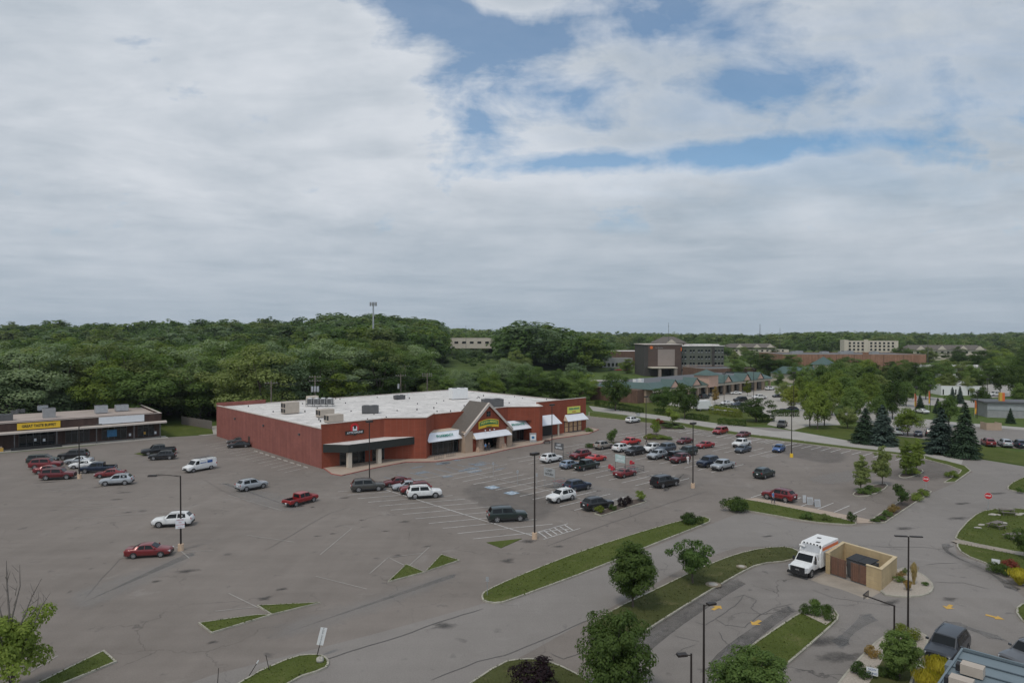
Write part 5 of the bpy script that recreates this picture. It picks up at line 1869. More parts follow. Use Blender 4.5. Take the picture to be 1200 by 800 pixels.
def proto(kind):
    if kind in PROTO:
        return PROTO[kind]
    root = bpy.data.objects.new('parked_car', None)
    COL.objects.link(root)
    if kind == 'sedan':
        a = dict(L=4.75, W=1.83, H=1.44, belt=.93, hood=.93, zr=1.03, xc=1.05, xf=.32, xr=-.85, xb=-1.62, wr=.66)
        w, r, kw = (1.42, -1.38), .325, {}
    elif kind == 'coupe':
        a = dict(L=4.75, W=1.88, H=1.36, belt=.92, hood=.95, zr=1.04, xc=.75, xf=.05, xr=-.75, xb=-1.55, wr=.62)
        w, r, kw = (1.42, -1.38), .335, {}
    elif kind == 'hatch':
        a = dict(L=4.15, W=1.77, H=1.50, belt=.95, hood=.97, zr=1.06, xc=1.02, xf=.35, xr=-1.45, xb=-1.90, wr=.68)
        w, r, kw = (1.28, -1.25), .315, {}
    elif kind == 'crossover':
        a = dict(L=4.6, W=1.86, H=1.68, belt=1.06, hood=1.06, zr=1.14, xc=1.02, xf=.28, xr=-1.6, xb=-2.10, zb=.3, wr=.68, nose=.24)
        w, r, kw = (1.40, -1.34), .375, dict(cladding=True, rails=True)
    elif kind == 'suv':
        a = dict(L=4.95, W=1.96, H=1.80, belt=1.14, hood=1.15, zr=1.2, xc=1.1, xf=.5, xr=-1.98, xb=-2.32, zb=.33, wr=.74, nose=.17)
        w, r, kw = (1.52, -1.42), .405, dict(cladding=True, rails=True)
    elif kind == 'minivan':
        a = dict(L=5.1, W=1.98, H=1.75, belt=1.06, hood=1.06, zr=1.14, xc=1.45, xf=.62, xr=-2.1, xb=-2.4, zb=.25, wr=.74)
        w, r, kw = (1.62, -1.42), .345, {}
    if kind in ('sedan', 'coupe', 'hatch', 'crossover', 'suv', 'minivan'):
        sts = passenger(**a)
        finish_vehicle(root, sts, a['L'], a['W'], a['H'], w, r, a['hood'], a['zr'] + .02, std_panels(sts), **kw)
    elif kind in ('pickup', 'cabpickup'):
        L, W, H = (5.8, 1.98, 1.86) if kind == 'pickup' else (5.35, 1.86, 1.72)
        hw, h = W / 2, L / 2
        bt, hd, zb = H * .60, H * .615, .40
        xcab = -1.0 if kind == 'pickup' else -.75
        xf, xc = .85, 1.45
        sts = [st(-h, hw * .93, zb + .1, bt - .12, bt - .04, hw * .86), st(-h + .1, hw * .985, zb, bt - .02, bt + .01, hw * .9),
               stbed(-h + .14, hw * .985, zb, bt, .72), stbed(xcab - .03, hw * .99, zb, bt, .72),
               st(xcab, hw * .99, zb, bt, H - .08, hw * .74), st((xcab + xf) / 2, hw, zb, bt, H, hw * .77), st(xf, hw, zb, bt - .02, H - .06, hw * .75),
               st(xc, hw * .99, zb, bt - .03, hd + .04, hw * .86), st(h - .6, hw * .985, zb, hd - .1, hd, hw * .82),
               st(h - .12, hw * .95, zb, hd - .16, hd - .08, hw * .78), st(h, hw * .86, zb + .12, hd - .28, hd - .18, hw * .7)]
        pan = [('windscreen', [quad_panel(P(sts, 7, 6), PM(sts, 7, 6), PM(sts, 6, 6), P(sts, 6, 6), (1, 0, 1), (.05, .08), .045)]),
               ('rear_window', [quad_panel(P(sts, 3, 5), PM(sts, 3, 5), PM(sts, 4, 6), P(sts, 4, 6), (-1, 0, 0), (.16, .14), .03)])]
        for f, s in ((P, 1), (PM, -1)):
            b7, b5, b4 = f(sts, 7, 5), f(sts, 5, 5), f(sts, 4, 5)
            pan.append(('side_window', [quad_panel(lerp3(b7, b5, .2), b5, f(sts, 5, 6), f(sts, 6, 6), (0, s, .2), (.05, .1), .014),
                                        quad_panel(b5, b4, f(sts, 4, 6), f(sts, 5, 6), (0, s, .2), (.07, .1), .014)]))
        finish_vehicle(root, sts, L, W, H, (1.82, -1.75) if kind == 'pickup' else (1.65, -1.6), .40 if kind == 'pickup' else .37, hd, bt - .1, pan, bed=(2, 3), taily=.88)
    elif kind == 'van':
        L, W, H = 5.7, 2.02, 2.08
        hw, h = W / 2, L / 2
        zb = .35
        sts = [st(-h, hw * .95, zb, 1.2, H - .1, hw * .82), st(-h + .08, hw, zb, 1.25, H - .04, hw * .86), st(-1.0, hw, zb, 1.25, H, hw * .88), st(.2, hw, zb, 1.25, H, hw * .88),
               st(.6, hw, zb, 1.22, H - .01, hw * .87), st(1.15, hw, zb, 1.2, H - .07, hw * .84), st(1.8, hw * .99, zb, 1.15, 1.25, hw * .88),
               st(h - .5, hw * .975, zb, 1.05, 1.14, hw * .82), st(h - .1, hw * .94, zb, .95, 1.05, hw * .78), st(h, hw * .86, zb + .12, .82, .92, hw * .7)]
        pan = [('windscreen', [quad_panel(P(sts, 6, 6), PM(sts, 6, 6), PM(sts, 5, 6), P(sts, 5, 6), (1, 0, 1), (.05, .08), .045)]),
               ('rear_window', [quad_panel(P(sts, 0, 5), PM(sts, 0, 5), PM(sts, 0, 6), P(sts, 0, 6), (-1, 0, 0), (.12, .2), .03)])]
        for f, s in ((P, 1), (PM, -1)):
            pan.append(('side_window', [quad_panel(lerp3(f(sts, 6, 5), f(sts, 4, 5), .2), f(sts, 4, 5), f(sts, 4, 6), f(sts, 5, 6), (0, s, .2), (.05, .12), .014)]))
        finish_vehicle(root, sts, L, W, H, (1.85, -1.65), .37, 1.14, 1.3, pan, taily=.9)
        g = MB()
        for x in (-2.2, -.9, .4):
            g.tube((x, -.85, H + .16), (x, .85, H + .16), .025, .025, M['dgrey'], 5)
            for y in (-.8, .8):
                g.tube((x, y, H - .05), (x, y, H + .16), .025, .025, M['dgrey'], 5)
        for y in (-.8, -.3, .3, .8):
            g.tube((-2.4, y, H + .18), (.6, y, H + .18), .025, .025, M['dgrey'], 5)
        g.build('ladder_rack', root)
        for s in (1,):
            g = MB()
            g.blk(-1.9, -.9, s * hw - .02, s * hw + .02, 1.35, 1.8, M['inkblue'])
            g.blk(-.7, .5, s * hw - .02, s * hw + .02, 1.42, 1.55, M['inkblue'])
            g.build('side_lettering', root)
    PROTO[kind] = [root, False]
    return PROTO[kind]


COLS = dict(
    white=paint('white_paint', (.70, .70, .69), 0, .3), silver=paint('silver_paint', (.40, .42, .44), .4, .34), grey=paint('grey_paint', (.12, .125, .135), .3),
    black=paint('black_paint', (.012, .012, .014), .1), dkgreen=paint('dark_green_paint', (.020, .032, .028), .2), red=paint('red_paint', (.28, .016, .018), .1),
    brightred=paint('bright_red_paint', (.47, .028, .024), 0), maroon=paint('maroon_paint', (.125, .012, .016), .25), darkred=paint('dark_red_paint', (.175, .013, .017), .2),
    navy=paint('navy_paint', (.014, .024, .050), .25), blue=paint('blue_paint', (.035, .095, .26), .3), tan=paint('tan_paint', (.32, .28, .24), .35), brown=paint('brown_grey_paint', (.075, .072, .066), .3),
    charcoal=paint('charcoal_paint', (.032, .037, .046), .3), slate=paint('slate_paint', (.07, .085, .11), .4), paleblue=paint('pale_blue_paint', (.24, .30, .38), .3))


def vehicle(kind, px, py, head, colour, label, group='cars on the lot', cat='car', name=None, k=1.0):
    pr = proto(kind)
    root = pr[0] if not pr[1] else copy_tree(pr[0])
    pr[1] = True
    root.name = name or {'pickup': 'pickup_truck', 'cabpickup': 'pickup_truck', 'van': 'cargo_van', 'suv': 'suv', 'crossover': 'suv', 'minivan': 'minivan'}.get(kind, 'car')
    root.location = G(px, py) + Vector((0, 0, .03))
    root.rotation_euler = (0, 0, R(head))
    if kind in ('suv', 'crossover'):
        k *= 1.05
    root.scale = (k, k, k)
    for ch in root.children:
        for i, sl in enumerate(ch.material_slots):
            if ch.data.materials[i] == PAINT_DEFAULT:
                sl.link = 'OBJECT'
                sl.material = COLS[colour]
    tag(root, label, {'pickup': 'pickup', 'cabpickup': 'pickup', 'van': 'van', 'suv': 'suv', 'crossover': 'suv', 'minivan': 'minivan'}.get(kind, 'car'), group)
    return root


def build_cars():
    V_ = vehicle
    g1 = 'cars by the brown shops'
    V_('minivan', 50, 542.5, 15, 'dkgreen', 'blackish green minivan at the back of the red row by the brown shops', g1)
    V_('suv', 54, 548.5, 15, 'darkred', 'crimson suv between the dark minivan and a crimson sedan', g1)
    V_('sedan', 58, 554, 15, 'darkred', 'crimson sedan second from the front of the red row by the brown shops', g1)
    V_('suv', 68, 561, 15, 'maroon', 'maroon suv with black lower trim at the front of the red row', g1)
    V_('suv', 86.5, 537.5, 195, 'black', 'black suv facing the dark minivan near the brown shops', g1)
    V_('sedan', 93, 543, 195, 'silver', 'pale silver sedan between the black suv and a white sedan', g1)
    V_('sedan', 98.5, 548, 195, 'white', 'white sedan mostly hidden behind the navy pickup', g1)
    V_('pickup', 115, 553, 195, 'navy', 'navy crew-cab pickup beside the lamp post near the brown shops', g1)
    V_('sedan', 129.5, 558.5, 195, 'darkred', 'crimson sedan between the navy pickup and a silver suv', g1)
    V_('crossover', 137, 567.5, 195, 'silver', 'silver suv nearest us of the row by the navy pickup', g1)
    V_('pickup', 186, 532, 212, 'black', 'black pickup parked by the small grass wedge', g1, k=1.1)
    V_('crossover', 190.5, 538, 197, 'black', 'black suv in front of the black pickup', g1)
    V_('van', 234, 551, 238, 'white', 'white work van with roof rack and blue side lettering')
    V_('sedan', 280, 524, 200, 'black', 'black sedan parked at the foot of the long pink wall')
    V_('sedan', 279, 519.5, 200, 'brown', 'dark car half hidden behind the black sedan by the pink wall')
    V_('crossover', 295, 573, 50, 'silver', 'silver suv driving away across the empty lot')
    V_('cabpickup', 352.5, 590, 58, 'red', 'red pickup with open bed driving across the lot')
    V_('crossover', 203, 615.5, 190, 'white', 'white suv parked behind the tall lamp with the white sign')
    V_('sedan', 175, 651, 11, 'darkred', 'dark red sedan nosed up to the tall lamp with the white sign')
    g2 = 'cars in front of the black canopy'
    V_('suv', 431, 574.5, 17, 'brown', 'grey-green suv at the head of the angled stalls by the canopy lamp', g2)
    V_('sedan', 466, 569, 198, 'maroon', 'dark maroon sedan nose to nose with the grey-green suv', g2)
    V_('sedan', 477, 573.5, 198, 'silver', 'silver sedan between the dark maroon sedan and a white suv', g2)
    V_('crossover', 487, 577.5, 198, 'darkred', 'red suv hidden behind the pearly white suv', g2)
    V_('suv', 497, 582.5, 15, 'white', 'pearly white suv at the front of the group by the canopy', g2)
    V_('suv', 594, 609.5, 12, 'dkgreen', 'dark green suv alone beside the hatched stall and tall lamp')
    g3 = 'cars in the rows before the entrance'
    V_('crossover', 657.5, 586.5, 221, 'white', 'white suv facing us beside the white cart corral sign', g3)
    V_('crossover', 676.5, 574, 38, 'navy', 'deep blue suv pulled up behind the white cart corral', g3)
    V_('crossover', 700, 596, 32, 'black', 'black suv beside the shrub bed with purple bushes', g3)
    V_('crossover', 646, 541, 44, 'white', 'white suv on its own by the tall pale lamp before the entrance', g3)
    V_('hatch', 667.5, 548, 44, 'paleblue', 'pale blue hatchback beside the black pickup', g3)
    V_('pickup', 687, 549.5, 42, 'dkgreen', 'black-green pickup with open bed beside the pale blue hatchback', g3)
    V_('crossover', 680, 537, 222, 'darkred', 'dark red suv behind the pale blue hatchback', g3)
    V_('coupe', 698.5, 540, 42, 'brightred', 'bright red coupe behind the black-green pickup', g3)
    V_('coupe', 732.5, 558, 42, 'darkred', 'crimson coupe in front of the teal cart corral', g3)
    V_('suv', 779, 569.5, 35, 'black', 'black suv with its tailgate raised at the end of a row', g3)
    V_('crossover', 707, 525.5, 42, 'tan', 'tan-silver suv beside the low planted island with a small tree', g3)
    V_('crossover', 729, 528.5, 42, 'white', 'white suv between the tan-silver suv and a black suv', g3)
    V_('cabpickup', 739, 521, 222, 'brightred', 'bright red pickup behind the white suv', g3)
    V_('crossover', 744, 532.5, 222, 'black', 'black suv between two white suvs in the middle row', g3)
    V_('crossover', 763, 529, 222, 'white', 'cream-white suv next to two grey ones in the middle row', g3)
    V_('suv', 780, 529.5, 222, 'slate', 'slate-grey suv behind the silver suv in the middle row', g3)
    V_('crossover', 770, 537, 222, 'silver', 'silver suv at the front corner of the middle row', g3)
    V_('pickup', 789, 537.5, 42, 'black', 'black pickup with only its bed showing behind the maroon car', g3, k=.85)
    V_('crossover', 797, 541.5, 222, 'maroon', 'maroon suv with the white-clad person beside it', g3)
    V_('suv', 805, 533.5, 222, 'dkgreen', 'very dark green suv behind the maroon suv and lamp', g3)
    V_('sedan', 802.5, 519.5, 222, 'maroon', 'maroon sedan in the open row left of the red sedan', g3)
    V_('sedan', 826, 524.5, 215, 'red', 'cherry red sedan beside the tall lamp in the far row', g3)
    V_('suv', 829.5, 546, 222, 'navy', 'blue-black suv next to the silver pickup', g3)
    V_('pickup', 847, 549.5, 222, 'silver', 'silver crew-cab pickup next to the blue-black suv', g3)
    g4 = 'cars in the back rows by the grass strip'
    V_('minivan', 844, 508, 225, 'red', 'red minivan backed against the far grass strip', g4)
    V_('sedan', 871, 512, 225, 'maroon', 'dark red sedan backed against the far grass strip', g4)
    V_('pickup', 869, 523, 225, 'white', 'white pickup with black grille in the back rows', g4)
    V_('sedan', 870.5, 529.5, 225, 'slate', 'dark grey sedan in front of the white pickup', g4)
    V_('hatch', 912.5, 529, 232, 'blue', 'bright blue hatchback near the yellow-footed lamp', g4)
    V_('crossover', 895.5, 559, 42, 'dkgreen', 'blackish suv standing alone in the middle of the right-hand lot', g4)
    V_('crossover', 913, 585.5, 132, 'darkred', 'wine-red suv parked along the tan walk with a person beside it', g4)
    V_('pickup', 916.5, 500, 240, 'brown', 'dark brown pickup driving on the far road junction', g4)
    V_('crossover', 741.5, 495, 42, 'white', 'white suv by the grass strip behind the supermarket corner', g4)
    g5 = 'cars in front of the strip mall'
    for kind, x, y, h, c, lb in (
            ('suv', 825, 467, 40, 'black', 'black suv beside the white box truck at the strip mall'), ('sedan', 836, 463.5, 40, 'white', 'white sedan behind the golden-leaved tree at the mall'),
            ('sedan', 862, 462, 185, 'white', 'white sedan side-on under the middle gables of the mall'), ('sedan', 851.5, 474, 200, 'white', 'white sedan beside two dark cars near the yellow hedge'),
            ('sedan', 864.5, 475.5, 200, 'slate', 'dark grey sedan next to the white sedan near the yellow hedge'), ('suv', 867.5, 470.5, 200, 'black', 'black suv behind the dark grey sedan at the mall'),
            ('pickup', 890, 467.5, 190, 'white', 'white pickup across from the mall columns'), ('sedan', 912, 465.5, 195, 'black', 'black sedan right of the white pickup at the mall'),
            ('crossover', 902, 457, 30, 'white', 'white suv at the far end of the mall columns'), ('sedan', 917, 484, 200, 'black', 'black sedan behind the clipped hedge by the junction'),
            ('crossover', 927, 483, 200, 'navy', 'navy suv beside the black sedan behind the clipped hedge'), ('van', 933, 459, 185, 'white', 'white van at the far corner of the mall lot'),
            ('suv', 781, 463, 30, 'grey', 'grey suv seen through trees near the mall\'s first gable')):
        V_(kind, x, y, h, c, lb, g5)
    for kind, x, y, h, c, lb in (('sedan', 724, 434.5, 180, 'red', 'red car side-on beyond the brick wing left of the hotel'), ('sedan', 734, 434.5, 180, 'darkred', 'darker red car beside the red one left of the hotel'),
                                 ('sedan', 717, 434, 180, 'navy', 'dark blue car left of the two red cars by the hotel')):
        V_(kind, x, y, h, c, lb, 'cars left of the hotel')
    g6 = 'cars in the right-hand side lots'
    for kind, x, y, h, c, lb in (
            ('crossover', 1158, 522, 70, 'darkred', 'red suv seen from behind at the lawn edge beyond the big spruces'), ('crossover', 1177.5, 523, 70, 'silver', 'silver suv seen from behind beside the red one'),
            ('crossover', 1195, 524, 70, 'navy', 'dark blue suv seen from behind at the photo edge beside the silver one'), ('sedan', 1080.5, 484, 95, 'white', 'white sedan on the lane between the orange banners'),
            ('crossover', 1053, 509, 60, 'white', 'white suv glimpsed between the blue spruce and a light tree'), ('sedan', 1076, 511, 60, 'navy', 'navy sedan glimpsed under the light tree'),
            ('suv', 1090, 511, 60, 'black', 'black suv glimpsed behind the tall right-hand spruce'), ('pickup', 1167, 464, 185, 'white', 'white truck near the orange tower of the car wash'),
            ('crossover', 1126, 451, 185, 'white', 'white suv behind the long white shed'), ('sedan', 1188, 452, 185, 'silver', 'silver sedan on the far right parking lot'),
            ('sedan', 1166, 449, 185, 'white', 'white sedan on the far right lot beyond the truck'), ('suv', 1176, 449.5, 185, 'black', 'black suv on the far right lot')):
        V_(kind, x, y, h, c, lb, g6)
    V_('suv', 1110, 769, 223, 'charcoal', 'dark slate suv parked beside the slate-blue roof', 'cars by the restaurant', k=1.0)
    V_('suv', 1211, 781, 200, 'grey', 'dark suv cut by the photo edge below the right-hand lawn', 'cars by the restaurant')


def build_trucks():
    # ---- white utility truck beside the dumpster enclosure
    front = G(934.5, 676.5)
    h = R(222)
    d = Vector((math.cos(h), math.sin(h), 0))
    t = thing('utility_truck', 'white utility box truck with black grille and orange-striped body', 'truck', front - d * 3.55, h)
    hw = 1.04
    sts = [st(.75, hw * .97, .55, 1.32, 2.02, hw * .82), st(1.1, hw, .55, 1.32, 2.1, hw * .84), st(1.55, hw, .55, 1.3, 2.06, hw * .82), st(2.2, hw, .55, 1.27, 1.36, hw * .9),
           st(2.9, hw * .99, .55, 1.16, 1.28, hw * .86), st(3.4, hw * .97, .52, 1.05, 1.16, hw * .82), st(3.52, hw * .9, .6, .9, 1.02, hw * .76)]
    WP = COLS['white']
    o = loft_body(sts, WP).build('cab', t)
    sharpen(o)
    g = MB()
    add_panel(g, quad_panel(P(sts, 3, 6), PM(sts, 3, 6), PM(sts, 2, 6), P(sts, 2, 6), (1, 0, 1), (.05, .08), .045), M['carglass'])
    g.build('windscreen', t)
    for f, s in ((P, 1), (PM, -1)):
        g = MB()
        add_panel(g, quad_panel(lerp3(f(sts, 3, 5), f(sts, 1, 5), .2), f(sts, 0, 5), f(sts, 0, 6), f(sts, 2, 6), (0, s, .2), (.08, .12), .014), M['carglass'])
        g.build('side_window', t)
        g = MB()
        g.blk(1.9, 2.05, s * 1.14 - .1, s * 1.14 + .1, 1.3, 1.65, M['black'])
        g.build('mirror', t)
        g = MB()
        g.box((3.42, s * .84, .88), (.24, .26, .24), M['headl'])
        g.build('headlight', t)
    g = MB()
    g.blk(3.5, 3.59, -.74, .74, .6, 1.14, M['black'])
    g.blk(3.45, 3.72, -1.02, 1.02, .38, .62, M['black'])
    g.blk(3.591, 3.61, -.2, .2, .8, .9, M['chrome'])
    g.build('grille', t)
    g = MB()   # box body with sloped front shoulder
    prof = [(.7, .62), (.7, 2.1), (.35, 2.75), (.1, 2.85), (-3.55, 2.85), (-3.55, .62)]
    vs = [(x, y, z) for y in (-1.12, 1.12) for x, z in prof]
    g.add(vs, [tuple(range(6)), tuple(range(6, 12))[::-1]] + [(i, (i + 1) % 6, (i + 1) % 6 + 6, i + 6)[::-1] for i in range(6)], M['white'])
    box = g.build('box_body', t)
    sharpen(box)
    g = MB()
    for s in (-1, 1):
        g.blk(-3.5, .3, s * 1.125 - .02, s * 1.125 + .02, 2.28, 2.5, M['orange'])
        g.blk(-3.5, .3, s * 1.125 - .018, s * 1.125 + .018, 2.51, 2.62, mat('pale_red_band', (.55, .2, .16), .6))
        g.blk(-3.3, -1.0, s * 1.125 - .016, s * 1.125 + .016, 1.2, 1.9, M['tan'])
        for x in (-2.4, -1.2, 0):
            g.blk(x - .02, x + .02, s * 1.125 - .014, s * 1.125 + .014, .7, 2.2, M['grey'])
    g.build('side_stripe', box)
    g = MB()
    for x, y in ((-.5, .3), (-2.1, -.3)):
        g.blk(x - .16, x + .16, y - .2, y + .2, 2.85, 2.9, M['dgrey'])
    g.build('roof_hatch', box)
    g = MB()
    g.poly([(.715, -.98, 2.1), (.715, .98, 2.1), (.365, .98, 2.74), (.365, -.98, 2.74)], M['galv'], .015)
    g.build('front_panel', box)
    g = MB()
    for y in (-.8, -.45, -.1, .25, .6):
        g.box((.36, y, 2.78), (.1, .16, .1), M['dgrey'])
    g.tube((.45, -1.2, 2.45), (.75, -.6, 2.55), .13, .13, M['white'], 8)
    g.tube((.4, .95, 2.55), (.5, .95, 2.85), .09, .09, M['dgrey'], 8)
    g.build('marker_lights', box)
    for x in (2.55, -2.2):
        for s in (-1, 1):
            make_wheel(.42, .28, t, x, s * .92, s)
    g = MB()
    for s in (-1, 1):
        arch(g, 2.55, hw, .42, s, M['black'])
    g.blk(-3.4, 3.2, -.8, .8, .42, .6, M['black'])
    g.build('chassis', t)
    # ---- white box truck by the strip mall
    c = G(825, 481)
    t = thing('box_truck', 'white box truck parked by the yellow hedge at the strip mall', 'truck', c, R(20))
    g = MB()
    g.blk(-3.2, 1.6, -1.15, 1.15, .75, 3.3, M['white'])
    g.blk(-3.25, -3.2, -1.1, 1.1, .8, 3.25, M['galv'])
    g.build('box_body', t)
    sts = [st(1.65, .95, .5, 1.4, 2.2, .8), st(2.1, .95, .5, 1.4, 2.2, .8), st(2.7, .95, .5, 1.3, 1.4, .85), st(3.3, .92, .5, 1.1, 1.25, .8), st(3.45, .82, .6, .95, 1.1, .7)]
    o = loft_body(sts, WP).build('cab', t)
    sharpen(o)
    g = MB()
    add_panel(g, quad_panel(P(sts, 2, 6), PM(sts, 2, 6), PM(sts, 1, 6), P(sts, 1, 6), (1, 0, 1), (.05, .08), .045), M['carglass'])
    g.build('windscreen', t)
    g = MB()
    g.blk(-3.1, 3.0, -.5, .5, .5, .75, M['black'])
    g.build('chassis', t)
    for x in (2.55, -2.0):
        for s in (-1, 1):
            make_wheel(.42, .26, t, x, s * .85, s)


def open_tailgate():
    """raise the tailgate of the black suv at the end of its row"""
    for o in bpy.data.objects:
        if o.get('label', '').startswith('black suv with its tailgate raised'):
            g = MB()
            g.poly([(-2.28, -.72, 1.76), (-2.28, .72, 1.76), (-3.2, .72, 1.98), (-3.2, -.72, 1.98)], COLS['black'], .06)
            g.build('tailgate', o)
            g = MB()
            g.blk(-2.53, -2.36, -.7, .7, .62, 1.12, M['black'])
            g.poly([(-2.46, -.66, 1.12), (-2.46, .66, 1.12), (-2.12, .62, 1.66), (-2.12, -.62, 1.66)][::-1], M['black'], .02)
            g.build('boot_opening', o)
# ------------------------------------------------------------------ vegetation
def np_mesh(name, v, q, m):
    me = bpy.data.meshes.new(name)
    nv, nq = len(v), len(q)
    me.vertices.add(nv)
    me.vertices.foreach_set('co', np.asarray(v, np.float32).ravel())
    me.loops.add(nq * 4)
    me.loops.foreach_set('vertex_index', np.asarray(q, np.int32).ravel())
    me.polygons.add(nq)
    me.polygons.foreach_set('loop_start', np.arange(0, nq * 4, 4, dtype=np.int32))
    me.polygons.foreach_set('loop_total', np.full(nq, 4, np.int32))
    me.update(calc_edges=True)
    me.materials.append(m)
    return me


def unit(a):
    return a / np.maximum(1e-6, np.linalg.norm(a, axis=1, keepdims=True))


def leaf_quads(p, n, size, rg, asp=.62, axis=None):
    n = unit(n)
    r = rg.normal(size=p.shape) if axis is None else axis
    t1 = unit(r - n * np.sum(r * n, axis=1, keepdims=True))
    t2 = np.cross(n, t1)
    s = size[:, None] if np.ndim(size) else size
    a, b = t1 * s * .5, t2 * s * .5 * asp
    bend = n * s * .10
    v = np.stack([p - a, p - b * 1.0 + bend, p + a, p + b * 1.0 + bend], 1).reshape(-1, 3)
    q = np.arange(len(p) * 4).reshape(-1, 4)
    return v, q


def crown_pts(rg, W, H, base, shape, nclump, nleaf, cr=(.14, .24), fill=.35):
    """clump centres through an uneven envelope, leaves on the clumps"""
    cz, rz, rx = (H + base) / 2, (H - base) / 2, W / 2
    cs, rad = [], []
    lob = [(rg.uniform(0, 6.28), rg.uniform(.06, .2), rg.integers(2, 5)) for _ in range(3)]
    while len(cs) < nclump:
        d = unit(rg.normal(size=(1, 3)))[0]
        f = rg.uniform(.30, .55) if rg.random() < fill else rg.uniform(.66, .92)
        z01 = (d[2] * f + 1) / 2
        if shape == 'round':
            k = 1.0
        elif shape == 'oval':
            k = .82 + .25 * (1 - z01)
        elif shape == 'egg':
            k = 1.12 - .55 * z01
        elif shape == 'spread':
            k = .75 + .5 * z01
        else:
            k = 1.0
        az = math.atan2(d[1], d[0])
        k *= 1 + sum(a * math.sin(n * az + p) for p, a, n in lob)
        cs.append((d[0] * f * rx * k, d[1] * f * rx * k, cz + d[2] * f * rz))
        rad.append(rg.uniform(*cr) * W * (1.1 - .35 * z01))
    cs, rad = np.array(cs), np.array(rad)
    w = rad ** 2 * rg.uniform(.55, 1.3, len(rad))
    idx = rg.choice(len(cs), nleaf, p=w / w.sum())
    d = rg.normal(size=(nleaf, 3))
    d[:, 2] = d[:, 2] * .9 + .35
    d = unit(d)
    rr = rad[idx] * (.55 + .5 * rg.random(nleaf) ** .6)
    p = cs[idx] + d * rr[:, None] * np.array([1, 1, .72])
    out = unit(p - np.array([0, 0, cz - rz * .3]))
    n = d * .9 + out * .45 + np.array([0, 0, .45]) + rg.normal(size=(nleaf, 3)) * .26
    return p, n, cs


def trunk_mesh(name, W, H, base, cs, r, rg, nl=9, m=None):
    mb = MB()
    top = base + (H - base) * .55
    z = [0, base * .6 + .1, base + .2, (base + top) / 2, top]
    pts = [(rg.uniform(-.02, .02) * W * (i > 0), rg.uniform(-.02, .02) * W * (i > 0), zz) for i, zz in enumerate(z)]
    mb.path(pts, [r * 1.25, r, r * .85, r * .55, r * .2], m or M['bark'], 7)
    for c in cs[rg.permutation(len(cs))[:nl]]:
        k = rg.integers(1, 4)
        s = Vector(pts[k])
        e = Vector(c)
        mid = s.lerp(e, .5) + Vector((0, 0, .05 * H))
        mb.path([s, mid, e], [r * .45, r * .28, r * .08], m or M['bark'], 5)
    return mb.mesh(name)


TP = {}


def tree_proto(key, seed, W, H, base, shape, nclump, nleaf, lsize, m, r=None, cr=(.14, .24), fill=.35):
    rg = np.random.default_rng(seed)
    p, n, cs = crown_pts(rg, W, H, base, shape, nclump, nleaf, cr, fill)
    v, q = leaf_quads(p, n, lsize * rg.uniform(.6, 1.25, nleaf), rg)
    TP[key] = (np_mesh('crown', v, q, m), trunk_mesh('trunk', W, H, base, cs, r or .022 * H, rg), W, H)


def spruce_proto(key, seed, W, H, m, tiers=20, per=17):
    rg = np.random.default_rng(seed)
    P_, N_, A_, S_ = [], [], [], []
    for k in range(tiers):
        t = (k + .5) / tiers
        z0 = .35 + t * (H - .5)
        R0 = W / 2 * (1 - t) ** .85 * rg.uniform(.86, 1.08) + .12
        for j in range(max(6, int(per * (1 - t * .6)))):
            az = rg.uniform(0, 6.283)
            L = R0 * rg.uniform(.72, 1.12)
            ns = max(4, int(L / .14))
            for s in np.linspace(.12, 1, ns):
                for sd in (-1, 0, 1):
                    o = az + sd * .16 * s
                    rr = L * s
                    P_.append((rr * math.cos(o) + rg.normal() * .04, rr * math.sin(o) + rg.normal() * .04, z0 - .28 * rr * s + .12 * s * s * L + rg.normal() * .05 - abs(sd) * .05))
                    N_.append((math.cos(o) * .45 + rg.normal() * .35, math.sin(o) * .45 + rg.normal() * .35, 1))
                    A_.append((math.cos(o), math.sin(o), -.35))
                    S_.append(.50 * rg.uniform(.7, 1.2))
    P_, N_, A_, S_ = map(np.array, (P_, N_, A_, S_))
    v, q = leaf_quads(P_, N_, S_, rg, .4, A_)
    mb = MB()
    mb.tube((0, 0, 0), (0, 0, H * .95), .16, .02, M['bark'], 7)
    TP[key] = (np_mesh('crown', v, q, m), mb.mesh('trunk'), W, H)


